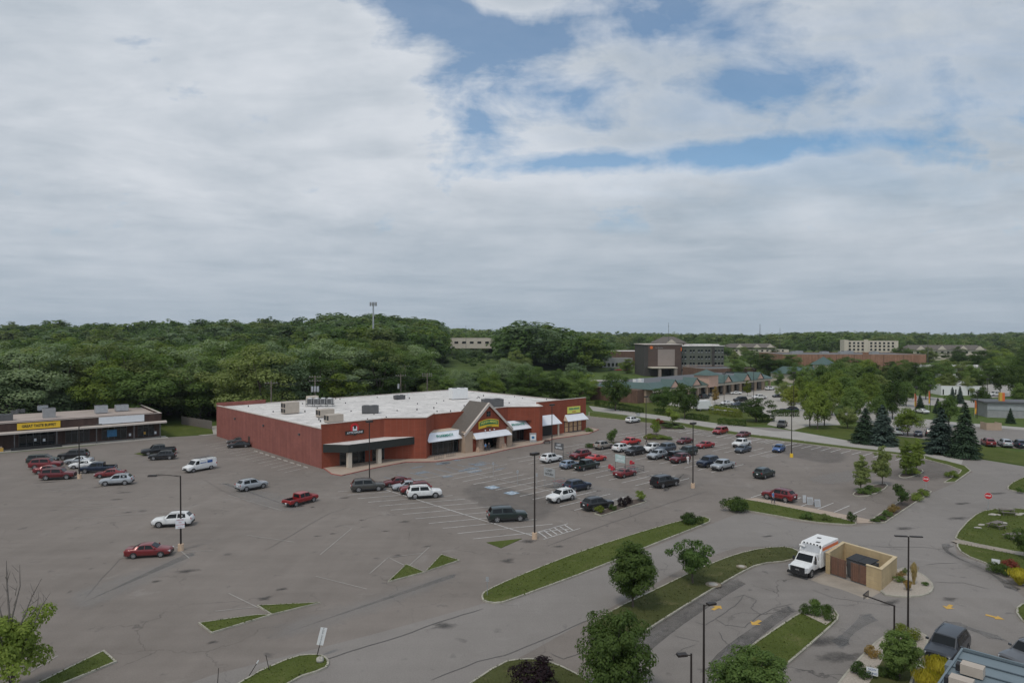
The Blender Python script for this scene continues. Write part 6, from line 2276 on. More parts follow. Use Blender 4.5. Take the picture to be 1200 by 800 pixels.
def shrub_mesh(key, seed, shape, nclump, nleaf, lsize, m, W=2.0, H=1.4, cr=(.16, .26), L=None):
    rg = np.random.default_rng(seed)
    if shape == 'box':
        d = np.array([L, W, H])
        p = rg.uniform(-.5, .5, (nleaf, 3))
        ax = rg.choice(3, nleaf, p=[.1, .35, .55])
        sg = np.where(rg.random(nleaf) < .5, -1, 1)
        p[np.arange(nleaf), ax] = np.where(ax == 2, .5, .5 * sg)
        n = np.zeros((nleaf, 3))
        n[np.arange(nleaf), ax] = np.where(ax == 2, 1, sg)
        bump = 1 + .14 * np.sin(p[:, :1] * L * 2.1) + .08 * np.sin(p[:, :1] * L * 5.3 + 1)
        p = p * d * np.concatenate([np.ones_like(bump), bump, bump], 1) + rg.normal(size=p.shape) * .09
        p[:, 2] += H / 2
        n = n + rg.normal(size=n.shape) * .5
    elif shape == 'tuft':
        az = rg.uniform(0, 6.283, nleaf)
        s = rg.random(nleaf)
        lean = rg.uniform(.1, .55, nleaf)
        p = np.stack([np.cos(az) * lean * s * W * .9, np.sin(az) * lean * s * W * .9, s * H * (1.1 - lean * .5)], 1)
        n = np.stack([np.cos(az), np.sin(az), np.full(nleaf, .4)], 1) + rg.normal(size=(nleaf, 3)) * .3
        ax_ = np.stack([np.cos(az) * lean, np.sin(az) * lean, np.ones(nleaf)], 1)
        v, q = leaf_quads(p, n, lsize * rg.uniform(.7, 1.3, nleaf), rg, .16, ax_)
        TP[key] = (np_mesh('shrub', v, q, m), None, W, H)
        return
    else:
        p, n, cs = crown_pts(rg, W, H, 0.0, 'round', nclump, nleaf, cr)
        p[:, 2] = np.maximum(p[:, 2], .03)
    v, q = leaf_quads(p, n, lsize * rg.uniform(.6, 1.25, len(p)), rg)
    TP[key] = (np_mesh('shrub', v, q, m), None, W, H)


def build_protos():
    lm = LEAF
    tree_proto('oakA', 1, 11, 16, .6, 'round', 60, 13000, .40, lm['mid'], cr=(.11, .21))
    tree_proto('oakB', 2, 11, 17, .6, 'oval', 60, 13000, .40, lm['dark'], cr=(.11, .20))
    tree_proto('oakC', 3, 11, 15, .5, 'spread', 64, 13000, .42, lm['olive'], cr=(.10, .18))
    tree_proto('oakD', 4, 9, 16, .5, 'egg', 70, 12000, .38, lm['silver'], cr=(.09, .17))
    tree_proto('maple', 5, 5, 6.4, 1.1, 'egg', 90, 15000, .23, lm['dark'], cr=(.10, .17), r=.10, fill=.4)
    tree_proto('maple2', 6, 6, 6.6, .8, 'round', 100, 16000, .25, lm['dark'], cr=(.10, .16), r=.11, fill=.4)
    tree_proto('loose', 7, 4.6, 4.6, 1.1, 'spread', 46, 5200, .23, lm['mid'], cr=(.09, .15), r=.08, fill=.5)
    tree_proto('young', 8, 3.3, 5.8, .9, 'egg', 80, 7000, .21, lm['olive'], cr=(.09, .15), r=.06, fill=.5)
    tree_proto('park', 9, 8, 9.5, 1.8, 'egg', 70, 6500, .42, lm['light'], cr=(.10, .18), r=.16)
    tree_proto('park2', 10, 8, 9, 1.4, 'round', 70, 6500, .42, lm['mid'], cr=(.10, .18), r=.16)
    tree_proto('small', 12, 3, 3.2, .7, 'round', 34, 2600, .22, lm['mid'], cr=(.13, .22), r=.05)
    tree_proto('ragged', 13, 5.4, 5.6, .4, 'oval', 38, 6500, .24, lm['lime'], cr=(.10, .16), r=.09, fill=.55)
    spruce_proto('spruce', 20, 5.5, 9.5, lm['spruce'], 26, 24)
    spruce_proto('spruce2', 21, 5.2, 9.5, lm['blue'], 26, 24)
    for i, mm in enumerate(('mid', 'dark', 'light', 'yellow', 'rust', 'purple', 'redbush', 'olive')):
        shrub_mesh('shrub_' + mm, 30 + i, 'round', 26, 1500, .17, lm[mm])
    shrub_mesh('big_shrub', 45, 'round', 44, 5200, .18, lm['dark'], 3.6, 2.0, (.12, .2))
    shrub_mesh('tuft_straw', 46, 'tuft', 0, 700, .5, lm['straw'], 1.2, 1.8)
    shrub_mesh('tuft_mid', 47, 'tuft', 0, 900, .5, lm['mid'], 1.6, 1.1)
    shrub_mesh('tuft_yellow', 48, 'tuft', 0, 3800, .42, lm['yellow'], 2.4, 1.5)


def tree(key, c, w, h, label, group=None, name='tree', leaf=None, rz=None, cat='tree'):
    cm, tm, W, H = TP[key]
    t = thing(name, label, cat, c, rnd.uniform(0, 6.28) if rz is None else rz, group)
    t.scale = (w / W, w / W, h / H)
    o = bpy.data.objects.new('crown', cm)
    COL.objects.link(o)
    o.parent = t
    if leaf:
        o.material_slots[0].link = 'OBJECT'
        o.material_slots[0].material = LEAF[leaf]
    o = bpy.data.objects.new('trunk', tm)
    COL.objects.link(o)
    o.parent = t
    return t


def tree_px(key, bx, by, wpx, topy, label, group=None, name='tree', leaf=None, z=0.0, cat='tree'):
    c = G(bx, by, z)
    c.z = z
    return tree(key, c, wpx * c.y / 800, CAM[2] - (topy - 390) / 800 * c.y - z, label, group, name, leaf, cat=cat)


def shrub(key, c, w, h, label, group=None, name='shrub', leaf=None, l=None, rz=None, cat='shrub'):
    cm, _, W, H = TP[key]
    o = bpy.data.objects.new(name, cm)
    COL.objects.link(o)
    o.location = c
    o.scale = ((l or w) / W, w / W, h / H)
    o.rotation_euler = (0, 0, rnd.uniform(0, 6.28) if rz is None else rz)
    if leaf:
        o.material_slots[0].link = 'OBJECT'
        o.material_slots[0].material = LEAF[leaf]
    return tag(o, label, cat, group)


HN = [0]


def hedge(a, b, w, h, label, leaf='dark', group=None):
    a, b = G(*a), G(*b)
    d = b - a
    HN[0] += 1
    k = 'hedge%d' % HN[0]
    shrub_mesh(k, 60 + HN[0], 'box', 0, int(min(7000, d.length * (w + 2 * h) * 70)), .26, LEAF[leaf], w, h, L=d.length)
    o = bpy.data.objects.new('hedge', TP[k][0])
    COL.objects.link(o)
    o.location = (a + b) / 2
    o.rotation_euler = (0, 0, math.atan2(d.y, d.x))
    tag(o, label, 'hedge', group)


def inpoly(x, y, P_):
    c = False
    n = len(P_)
    for i in range(n):
        (x1, y1), (x2, y2) = P_[i], P_[(i + 1) % n]
        if (y1 > y) != (y2 > y) and x < (x2 - x1) * (y - y1) / (y2 - y1) + x1:
            c = not c
    return c


def project(x, y, z=0.0):
    c, s = math.cos(PITCH), math.sin(PITCH)
    dz = z - CAM[2]
    f = y * c - dz * s
    u = y * s + dz * c
    return 600 + 800 * x / f, 400 - 800 * u / f


def build_woods():
    rg = random.Random(21)
    meadow = [G2(482, 431), G2(560, 433), G2(640, 435), G2(735, 437), G2(735, 452), G2(650, 452), G2(606, 446), G2(575, 452), G2(560, 466), G2(490, 468)]
    sites = []
    y = 176.0
    while y < 860:
        x = -560.0
        sp = 10.2 if y < 420 else 12.5
        while x < 70:
            X, Y = x + rg.uniform(-.42, .42) * sp, y + rg.uniform(-.42, .42) * sp
            x += sp
            px, py = project(X, Y)
            if px < -70 or px > 712:
                continue
            d = Vector((X, Y, 0)) - P1
            s, t = d.dot(U), d.dot(V)
            if -22 < s < 84 and -80 < t < 67:
                continue
            a = R(38.6)
            e = Vector((X + 83.4, Y - 162.3, 0))
            ls, lt = e.x * math.cos(a) + e.y * math.sin(a), -e.x * math.sin(a) + e.y * math.cos(a)
            if lt < 29 and ls < 24:
                continue
            if lt < 6 or Y < 176:
                continue
            if inpoly(X, Y, meadow):
                continue
            if 512 < px < 592 and py < 436 and rg.random() < .6:
                continue
            if px > 560 and py > 437:
                if rg.random() < .75:
                    continue
            if px > 705 - (py - 418) * .2:
                continue
            if px > 560 and py < 413:
                continue
            h = (rg.uniform(17, 23.5) if Y < 300 else rg.uniform(14, 21.5)) * (1.25 if Y > 520 and rg.random() < .25 else 1)
            if 375 < px < 512 and Y > 380:
                h = rg.uniform(23, 31)
            if 592 < px < 650 and Y > 420:
                h = rg.uniform(27, 34)
            elif 640 <= px < 712 and Y > 420:
                h = rg.uniform(17, 25)
            if 512 < px <= 592 and Y > 380:
                h = rg.uniform(7, 11)
            if px > 500 and Y < 420:
                h = rg.uniform(8, 13.5)
            sites.append((X, Y, h, px))
        y += sp
    sites.sort(key=lambda q: q[1] + rg.uniform(0, 20))
    edge, rest = [], []
    for q in sites:
        if len(edge) < 172 and (q[1] < 300 or (q[3] > 520 and q[1] < 480)):
            edge.append(q)
        else:
            rest.append(q)
    keys = ('oakA', 'oakB', 'oakC', 'oakD', 'oakA', 'oakC')
    leaves = ('mid', 'dark', 'olive', 'silver', 'olive', 'mid', 'silver', 'light', 'dark', 'silver')
    for X, Y, h, px in edge:
        if px < 250:
            lb, g = 'broad green tree in the wood behind the brown shop row', 'trees behind the brown shop row'
        elif px < 480:
            lb, g = 'broad green tree in the wood behind the west half of the supermarket roof', 'trees behind the west half of the supermarket'
        elif Y > 400:
            lb, g = 'tall dense tree in the isolated clump beyond the meadow', 'tall tree clump beyond the meadow'
        else:
            lb, g = 'leafy tree between the supermarket back wall and the meadow', 'trees at the edge of the meadow'
        w = h * rg.uniform(.85, 1.2)
        if h < 14:
            w = h * rg.uniform(.7, 1.0)
        tree(rg.choice(keys), (X, Y, terrain(X, Y) - .2), w, h, lb, g, leaf=rg.choice(leaves))
    # the far-off rest of the wood reads as one mass
    merge_wood('far_wood', rest, 22, (LEAF['mid'], LEAF['dark'], LEAF['olive'], LEAF['silver'], LEAF['light'], LEAF['mid']), 'the rest of the dense green wood rising behind the shops', 'wood')
    # wooded ridges on the horizon to the right
    far = []
    y = 820.0
    while y < 2300:
        sp = 17 + (y - 820) * .012
        x = -60 - (y - 820) * .1
        while x < y * .85:
            X, Y = x + rg.uniform(-.45, .45) * sp, y + rg.uniform(-.45, .45) * sp
            x += sp
            px, py = project(X, Y)
            if px < 520 or px > 1260:
                continue
            if Y < 900 and px < 1010 and rg.random() < .6:
                continue
            far.append((X, Y, (rg.uniform(9, 17) if rg.random() < .7 else rg.uniform(16, 23)) + 3 * math.sin(px * .021) * (px > 880), px))
        y += sp * 1.1
    merge_wood('far_wood', far, 23, (LEAF['mid'], LEAF['dark'], LEAF['olive']), 'distant dark green wooded ridge along the skyline', 'wood', 1.0)


def merge_wood(name, sites, seed, mats, label, cat, k=1.0):
    rg = np.random.default_rng(seed)
    protos = []
    for i in range(7):
        r2 = np.random.default_rng(100 + i)
        hi = []
        for nl, ls in ((1300, 1.0), (700, 1.35), (420, 1.7)):
            p, n, _ = crown_pts(np.random.default_rng(200 + i), 10, 16, 2.0, ('round', 'oval', 'egg', 'spread')[i % 4], 26, nl, (.13, .22), .2)
            hi.append(leaf_quads(p, n, ls * r2.uniform(.6, 1.2, nl), r2)[0])
        protos.append(hi)
    VS, MI = [], []
    for X, Y, h, px in sites:
        lod = 0 if Y < 480 else (1 if Y < 900 else 2)
        v = protos[rg.integers(7)][lod]
        a = rg.uniform(0, 6.28)
        c, s = math.cos(a), math.sin(a)
        w = h * rg.uniform(.85, 1.25) / 10
        q = np.stack([(v[:, 0] * c - v[:, 1] * s) * w + X, (v[:, 0] * s + v[:, 1] * c) * w + Y, v[:, 2] * h / 16 + terrain(X, Y)], 1)
        VS.append(q)
        MI.append(np.full(len(v) // 4, rg.integers(len(mats)), np.int32))
    V_ = np.concatenate(VS)
    Q = np.arange(len(V_)).reshape(-1, 4)
    me = np_mesh(name, V_, Q, mats[0])
    for m in mats[1:]:
        me.materials.append(m)
    me.polygons.foreach_set('material_index', np.concatenate(MI))
    o = bpy.data.objects.new(name, me)
    COL.objects.link(o)
    tag(o, label, cat, kind='stuff')
    print(name, len(sites), len(Q))


def build_trees():
    T = tree_px
    # near the camera
    T('maple', 742, 712, 62, 632, 'rounded dark green maple on the grass median, beside the long road')
    T('maple2', 722, 826, 90, 716, 'largest dark maple at the bottom edge, below the other median maple')
    T('loose', 812, 684, 56, 630, 'open-branched small tree on the median grass uphill of the maples')
    T('maple2', 884, 832, 88, 763, 'broad dark tree on the lower end of the drive-through island', leaf='mid')
    T('maple', 1054, 797, 50, 737, 'bushy bright tree in the gravel bed beside the parked slate suv', leaf='mid')
    T('small', 628, 815, 54, 776, 'dark purple-leaved small tree on the bottom grass island', leaf='purple')
    T('loose', 1201, 655, 34, 617, 'dark tree at the photo edge on the picnic lawn', leaf='dark')
    # ragged tree with dead limbs, lower left
    c = Vector((-34.6, 47, 0))
    t = tree('ragged', c, 5.6, 6.6, 'light green ragged tree with bare dead limbs at the lower corner', leaf='light')
    mb = MB()
    k = 1 / t.scale[0]
    kz = 1 / t.scale[2]
    rr = random.Random(9)
    for bx, by, ex, ey, ez, r in ((0, 0, -.5, .2, 9.2, .10), (0, 0, .35, .3, 8.9, .08), (.1, 0, 2.0, .1, 8.0, .08), (.3, 0, 2.9, -.3, 7.2, .06), (0, 0, -1.4, 0, 8.6, .07), (0.2, .2, 1.4, .7, 7.0, .05)):
        s, e = Vector((bx, by, 2.5)), Vector((ex, ey, ez))
        m1 = s.lerp(e, .4) + Vector((rr.uniform(-.2, .2), rr.uniform(-.2, .2), .3))
        m2 = s.lerp(e, .75) + Vector((rr.uniform(-.25, .25), rr.uniform(-.2, .2), .1))
        pts = [s, m1, m2, e]
        mb.path([(p.x * k, p.y * k, p.z * kz) for p in pts], [r, r * .7, r * .45, r * .15], mat('dead_wood', (.16, .14, .125), .95, nz=(3, .2)), 6)
        for j in range(5):
            q = m1.lerp(e, rr.uniform(.2, .95))
            f = q + Vector((rr.uniform(-.5, .5), rr.uniform(-.4, .4), rr.uniform(.3, .8)))
            mb.path([(p.x * k, p.y * k, p.z * kz) for p in (q, f)], [r * .3, r * .1], MATS['dead_wood'], 5)
    o = mb.build('dead_limb', t)
    o.rotation_euler = (0, 0, -t.rotation_euler.z)
    # lot islands
    T('young', 1009, 577, 25, 532, 'slim olive tree at the lower end of the pair by the mulch island', leaf='olive')
    T('young', 1034, 569, 27, 521, 'slim olive tree behind its shorter twin on the mulch island', leaf='olive')
    T('young', 1062, 558, 24, 515, 'slim light tree above the round clipped bush on the second mulch island', leaf='light')
    T('young', 1074, 555, 20, 512, 'narrow light tree furthest back on the second mulch island', leaf='light')
    T('small', 1056, 592, 19, 567, 'small dark bushy tree in the kerbside bed by the stop sign', leaf='dark')
    T('small', 717, 521, 14, 502, 'tiny umbrella-shaped tree on the planted island by the tan-silver suv', leaf='mid')
    T('small', 769, 511, 12, 491, 'small bright shrub-like tree on the island by the red pickup', leaf='light')
    # across the through road
    T('park', 949, 501, 30, 446, 'light green tree, first of three on the lawn by the junction', leaf='light')
    T('park', 958, 503, 30, 452, 'light green tree in the middle of three on the lawn by the junction', leaf='light')
    T('park', 966, 499, 30, 456, 'light green tree nearest the spruces of three on the lawn by the junction', leaf='olive')
    T('park', 927, 481, 27, 451, 'pale lime tree beside the navy suv at the junction', leaf='lime')
    T('park', 968, 472, 30, 434, 'broad light tree behind the lawn trio', leaf='light')
    T('park2', 990, 478, 34, 440, 'mid-green tree rising over the junction trees', leaf='mid')
    T('park', 1008, 484, 36, 446, 'light green tree overhanging the curved lane', leaf='light')
    T('park2', 993, 502, 24, 476, 'small olive tree left of the green spruce', leaf='olive')
    T('park2', 1046, 491, 29, 445, 'dense dark tree by the lane beside the orange banners', leaf='dark')
    T('park', 1064, 511, 34, 477, 'light green tree between the blue spruces on the lawn', leaf='light')
    T('spruce', 1014, 519, 32, 477, 'dark green spruce left of the blue spruce', name='spruce_tree')
    T('spruce2', 1034, 521, 34, 473, 'tall blue spruce beside the dark green spruce', name='spruce_tree')
    T('spruce2', 1102, 531, 40, 476, 'broad blue-grey spruce left of the black spruce', name='spruce_tree')
    T('spruce', 1130, 536, 35, 470, 'tallest blackish spruce at the road bend', name='spruce_tree')
    T('spruce2', 1116, 473, 10, 453, 'small blue spruce in front of the white shed, on its left', name='spruce_tree')
    T('spruce2', 1125, 473, 10, 452, 'small blue spruce in front of the white shed, on its right', name='spruce_tree')
    T('spruce', 1078, 478, 10, 461, 'small dark conifer between two orange banners', name='spruce_tree')
    T('spruce', 1099, 484, 11, 466, 'small dark conifer above the broad blue-grey spruce', name='spruce_tree')
    T('spruce', 1184, 496, 11, 478, 'slim conifer on the lawn before the car wash', name='spruce_tree')
    # lawn before the strip mall
    T('park2', 721, 481, 35, 436, 'big dense dark tree by the low brick wing', leaf='dark')
    T('park2', 778, 482, 32, 452, 'spreading green tree before the near end of the green roof', leaf='mid')
    T('park2', 802, 491, 31, 448, 'dark bushy tree beside the white box truck', leaf='dark')
    T('small', 788, 497, 18, 478, 'small round green tree on the strip beside the concrete lane', leaf='light')
    T('park2', 886, 494, 38, 466, 'low round dark tree at the tip of the mall lawn', leaf='dark')
    T('young', 838, 473, 11, 452, 'young golden tree beside the box truck', leaf='rust')
    T('young', 876, 464, 12, 445, 'young golden-green tree among the cars at the mall', leaf='lime')
    # trees around the buildings further off
    rg = random.Random(31)
    lst = [(933, 452, 18, 424), (912, 453, 14, 434), (865, 446, 22, 417), (845, 424, 24, 398), (900, 446, 34, 410), (925, 438, 26, 412), (757, 432, 20, 402), (735, 438, 18, 418),
           (690, 469, 22, 438), (672, 464, 22, 432), (653, 467, 20, 432), (1000, 448, 22, 428), (1018, 462, 26, 428), (1036, 450, 22, 426), (1058, 452, 22, 422), (1074, 456, 24, 420),
           (1090, 448, 26, 422), (1108, 450, 22, 424), (1128, 446, 24, 420), (1146, 462, 20, 430), (1160, 450, 22, 418), (1180, 446, 26, 416), (1196, 452, 26, 414), (1010, 440, 20, 418),
           (1150, 432, 26, 410), (1120, 430, 22, 412), (980, 462, 22, 430), (965, 452, 20, 428), (987, 448, 24, 424), (1030, 473, 18, 448), (1190, 466, 24, 424), (1135, 463, 14, 440),
           (1095, 460, 16, 440), (1060, 470, 16, 446), (950, 432, 20, 412), (1175, 430, 24, 408), (880, 430, 22, 410), (830, 452, 12, 438), (1205, 440, 26, 405), (1085, 425, 24, 409)]
    for i, (x, y, w, tp) in enumerate(lst):
        T(rg.choice(('oakA', 'oakB', 'park2', 'oakC')), x, y, w * 1.15, tp, 'mid-size street tree among the shops and lots of the middle distance', 'street trees among the far shops', leaf=rg.choice(('mid', 'dark', 'olive', 'mid', 'light')))
    for x, y, w, tp, lf in ((590, 463, 48, 420, 'silver'), (618, 467, 52, 428, 'mid'), (565, 462, 36, 434, 'dark'), (652, 471, 40, 434, 'dark'), (676, 473, 38, 434, 'mid'), (603, 452, 40, 410, 'olive'),
                          (547, 458, 30, 438, 'mid'), (635, 460, 30, 440, 'light')):
        T('oakA' if w > 40 else 'oakC', x, y, w, tp, 'leafy tree between the supermarket back wall and the meadow', 'trees at the edge of the meadow', leaf=lf)
    for i in range(26):
        px, Y = rg.uniform(885, 1205), rg.uniform(345, 425)
        X = (px - 600) / 800 * Y
        h = rg.uniform(7, 12)
        tree(rg.choice(('park', 'park2', 'oakC')), (X, Y, 0), h * .95, h, 'leafy tree in the belt in front of the long orange-brown store and white warehouse', 'tree belt before the long brick store', leaf=rg.choice(('mid', 'olive', 'light', 'dark')))
    for x, y, w, tp, lf in ((1112, 500, 26, 462, 'mid'), (1040, 484, 24, 456, 'light'), (1150, 482, 22, 452, 'dark'), (1085, 468, 26, 434, 'mid'), (1110, 462, 22, 436, 'olive'), (1062, 476, 24, 448, 'mid'), (958, 486, 28, 448, 'light'),
                          (918, 470, 20, 446, 'olive'), (940, 474, 24, 440, 'light'), (1000, 462, 30, 424, 'mid'), (1015, 456, 28, 420, 'light'), (980, 456, 26, 420, 'mid'), (1048, 462, 26, 428, 'dark'), (1140, 456, 24, 426, 'mid'), (1172, 462, 24, 430, 'dark'), (1195, 478, 22, 448, 'mid'),
                          (962, 462, 26, 426, 'mid'), (1028, 496, 24, 462, 'mid'), (975, 487, 30, 442, 'light'), (1002, 492, 32, 452, 'mid'), (1018, 476, 30, 436, 'light'), (945, 463, 26, 428, 'mid'), (1030, 468, 28, 438, 'olive'), (985, 470, 28, 432, 'light')):
        T('park', x, y, w, tp, 'full green tree crowding the curved lane past the junction', 'trees crowding the curved lane', leaf=lf)
    for i in range(46):
        px = rg.uniform(700, 1215)
        Y = rg.uniform(520, 800)
        X = (px - 600) / 800 * Y
        if any(abs(X - bx) < bw and abs(Y - by) < bd for bx, by, bw, bd in ((92, 540, 34, 28), (116, 482, 24, 20), (366, 708, 34, 22), (385, 614, 42, 18), (252, 728, 46, 16), (214, 450, 50, 30))):
            continue
        h = rg.uniform(8, 15)
        tree(rg.choice(('oakA', 'oakB', 'oakC', 'oakD')), (X, Y, terrain(X, Y)), h * .85, h, 'distant tree scattered between the far roofs and the wooded ridge', 'distant scattered trees', leaf=rg.choice(('mid', 'dark', 'olive')))


def build_shrubs():
    S = shrub
    # big shrubs on the kerbed islands
    S('big_shrub', G(862, 599), 3.4, 2.0, 'big spreading dark shrub at the end of the right-hand grass island', leaf='dark')
    S('big_shrub', G(810, 613.5), 2.7, 1.5, 'dark spiky shrub near the tip of the long grass island', leaf='dark')
    for x, y, w, h, lb, lf in ((945, 608, 1.6, 1.0, 'straggly green shrub on the grass island by the tan walk', 'mid'), (968, 609, 1.3, .9, 'lower straggly shrub beside its twin on that grass island', 'olive'),
                               (998, 610, 1.2, 1.25, 'compact dark upright shrub where the tan walk meets the road', 'dark')):
        S('shrub_mid', G(x, y, .1), w, h, lb, leaf=lf)
    for x, y, w, h, lf, lb in ((702, 600, 1.4, 1.0, 'lime', 'bright lime shrub at the corner of the purple-bush bed'), (729, 593, 1.3, 1.3, 'purple', 'purple bush in the middle of the shrub bed'),
                               (718, 597, 1.1, .8, 'dark', 'low dark shrub between the lime shrub and the purple bush'), (736, 590, 1.1, 1.2, 'purple', 'second purple bush, further from the lime shrub')):
        S('shrub_mid', G(x, y, .12), w, h, lb, leaf=lf)
    tree_px('small', 751, 587, 13, 575, 'small light tree at the far end of the purple-bush bed', leaf='light')
    # mulch islands at the right
    for x, y, w, h, lf, lb in ((1012, 578, 2.0, .9, 'mid', 'low green shrub under the first olive tree'), (1022, 575, 2.4, .9, 'mid', 'low green shrub between the twin olive trees'), (1068, 556, 2.8, 1.3, 'light', 'round light bush under the slim light trees'),
                               (1115, 559, 2.1, 1.2, 'light', 'round clipped bush at the curved kerb by the road bend'), (1075, 586, 1.7, 1.1, 'light', 'clipped light bush, lower of the pair by the stop sign'),
                               (1082, 580.5, 1.6, 1.1, 'light', 'clipped light bush, upper of the pair by the stop sign'), (1047, 600, 1.4, 1.1, 'rust', 'brownish shrub in the kerbside bed'),
                               (1040, 604, 1.3, .8, 'mid', 'small green shrub below the brownish one in the kerbside bed'), (1033, 608.5, 1.3, .6, 'mid', 'low green shrub near the low end of the kerbside bed'), (1026, 611, 1.2, .5, 'dark', 'lowest dark shrub at the tip of the kerbside bed')):
        S('shrub_mid', G(x, y, .1), w, h, lb, leaf=lf)
    # planted islands among cars
    for x, y, w, h, lf, lb in ((711, 521, 3.2, .9, 'olive', 'wide straggly shrub under the tiny umbrella tree'), (692, 523.5, 2.4, .8, 'dark', 'dark low shrub at the island tip by the tan-silver suv'), (762, 514, 2.6, 1.2, 'lime', 'golden-green shrub by the red pickup island'),
                               (775, 514, 3.4, 1.0, 'light', 'broad light shrub on the red pickup island'), (783, 515, 2.0, .7, 'mid', 'small green shrub at the end of the red pickup island'), (771, 498, 2.6, 1.8, 'redbush', 'red-leaved bush by the far grass strip'),
                               (782, 501, 3.2, 1.3, 'dark', 'dark shrub beside the red-leaved bush'), (795, 502, 3.0, .9, 'mid', 'low shrub at the strip end near the small round tree')):
        S('shrub_mid', G(x, y, .1), w, h, lb, leaf=lf)
    # drive-through island, gravel bed
    for x, y, w, h, lf, lb in ((945, 718, 1.1, .8, 'dark', 'round dark shrub at the corner of the drive-through island'), (958, 720, 1.2, .9, 'mid', 'green shrub second along the gravel end'), (969, 717, 1.0, .8, 'dark', 'dark shrub at the back of the gravel end'),
                               (971, 725, 1.0, .85, 'dark', 'dark round shrub nearest the far kerb of the gravel end')):
        S('shrub_mid', G(x, y, .14), w, h, lb, leaf=lf)
    S('tuft_mid', G(955, 715, .14), 1.1, .9, 'spiky green tuft behind the drive-through shrubs', name='plant', cat='plant')
    for x, y, w, h, lf, lb in ((1054, 681, 1.0, .6, 'mid', 'low green mound near the tan block wall'), (1056, 676, .8, .6, 'rust', 'rusty small shrub against the tan block wall'), (1084, 685, .7, .35, 'mid', 'tiny green mound alone on the pale gravel'), (1061, 672, .6, .6, 'olive', 'small olive plant behind the rusty shrub')):
        S('shrub_mid', G(x, y, .14), w, h, lb, leaf=lf)
    S('tuft_straw', G(1071, 684, .14), .8, 2.0, 'tall straw-coloured ornamental grass in the gravel island', name='ornamental_grass', cat='plant')
    S('tuft_straw', G(1064, 691, .14), .9, .9, 'short reddish straw tuft at the foot of the twin-head lamp', name='ornamental_grass', cat='plant', leaf='rust')
    # lower right planting
    S('tuft_yellow', G(1098, 799), 2.2, 1.7, 'golden spiky shrub beside the slate-blue roof', cat='shrub', leaf='yellow')
    S('tuft_yellow', G(1086, 814), 2.0, 1.6, 'golden spiky shrub at the bottom edge below the slate suv', cat='shrub', leaf='yellow')
    S('shrub_mid', G(1062, 745, .1), 2.0, .9, 'golden-green low shrub behind the bushy tree at the lamp foot', leaf='lime')
    S('shrub_mid', G(1022, 768, .1), 1.1, .8, 'brown twiggy shrub on the gravel by the bushy tree', leaf='rust')
    S('shrub_mid', G(1010, 790, .1), 1.5, .9, 'dark green shrub beside the small white sign', leaf='dark')
    S('shrub_mid', G(1040, 792, .1), 1.3, .7, 'low dark shrub in the shade of the bushy tree', leaf='dark')
    # right-hand lawn
    S('tuft_yellow', G(1195, 684, .1), 2.4, 1.4, 'golden spiky shrub at the photo edge below the picnic lawn', leaf='yellow')
    S('shrub_mid', G(1168, 669, .1), 1.7, .9, 'dark shrub left of the maroon one by the road kerb', leaf='dark')
    S('shrub_mid', G(1179, 673, .1), 1.6, 1.0, 'dark green shrub below the small white lawn sign', leaf='dark')
    S('shrub_mid', G(1184, 667, .1), 1.4, 1.2, 'maroon bush beside the golden shrub on the lawn', leaf='redbush')
    S('shrub_mid', G(1195, 577, .1), 1.0, .9, 'small green bush on the corner lawn at the photo edge', leaf='mid')
    # hedges of the mall lawn
    hedge((700, 487 - 12), (750, 484), 2.6, 1.7, 'dark clipped hedge under the big dark tree')
    hedge((770, 484.5), (783, 486), 2.2, 1.5, 'short dark hedge between the two bushy trees', 'dark')
    hedge((806, 490.5), (828, 493), 2.6, 1.4, 'dark low hedge right of the dark bushy tree')
    hedge((836, 484), (866, 489), 3.0, 2.0, 'golden hedge along the mall lawn', 'lime')
    hedge((842, 497), (873, 499), 2.4, 1.5, 'long dark clipped hedge by the concrete lane')
    hedge((838, 478.5), (868, 481), 2.0, 1.2, 'dark low hedge behind the golden hedge')
    hedge((893, 494.5), (904, 493), 2.4, 1.6, 'rounded dark hedge at the tip of the mall lawn', 'dark')
    hedge((905, 487), (935, 487.5), 2.6, 1.6, 'dark hedge in front of the two dark cars at the junction')
    # rough growth at the lot corner
    for x, y in ((683, 497), (690, 506), (683, 490)):
        S('shrub_mid', G(x, y), 2.0, 1.2, 'low green bush at the far corner of the supermarket', 'bushes at the supermarket corner', leaf='mid')


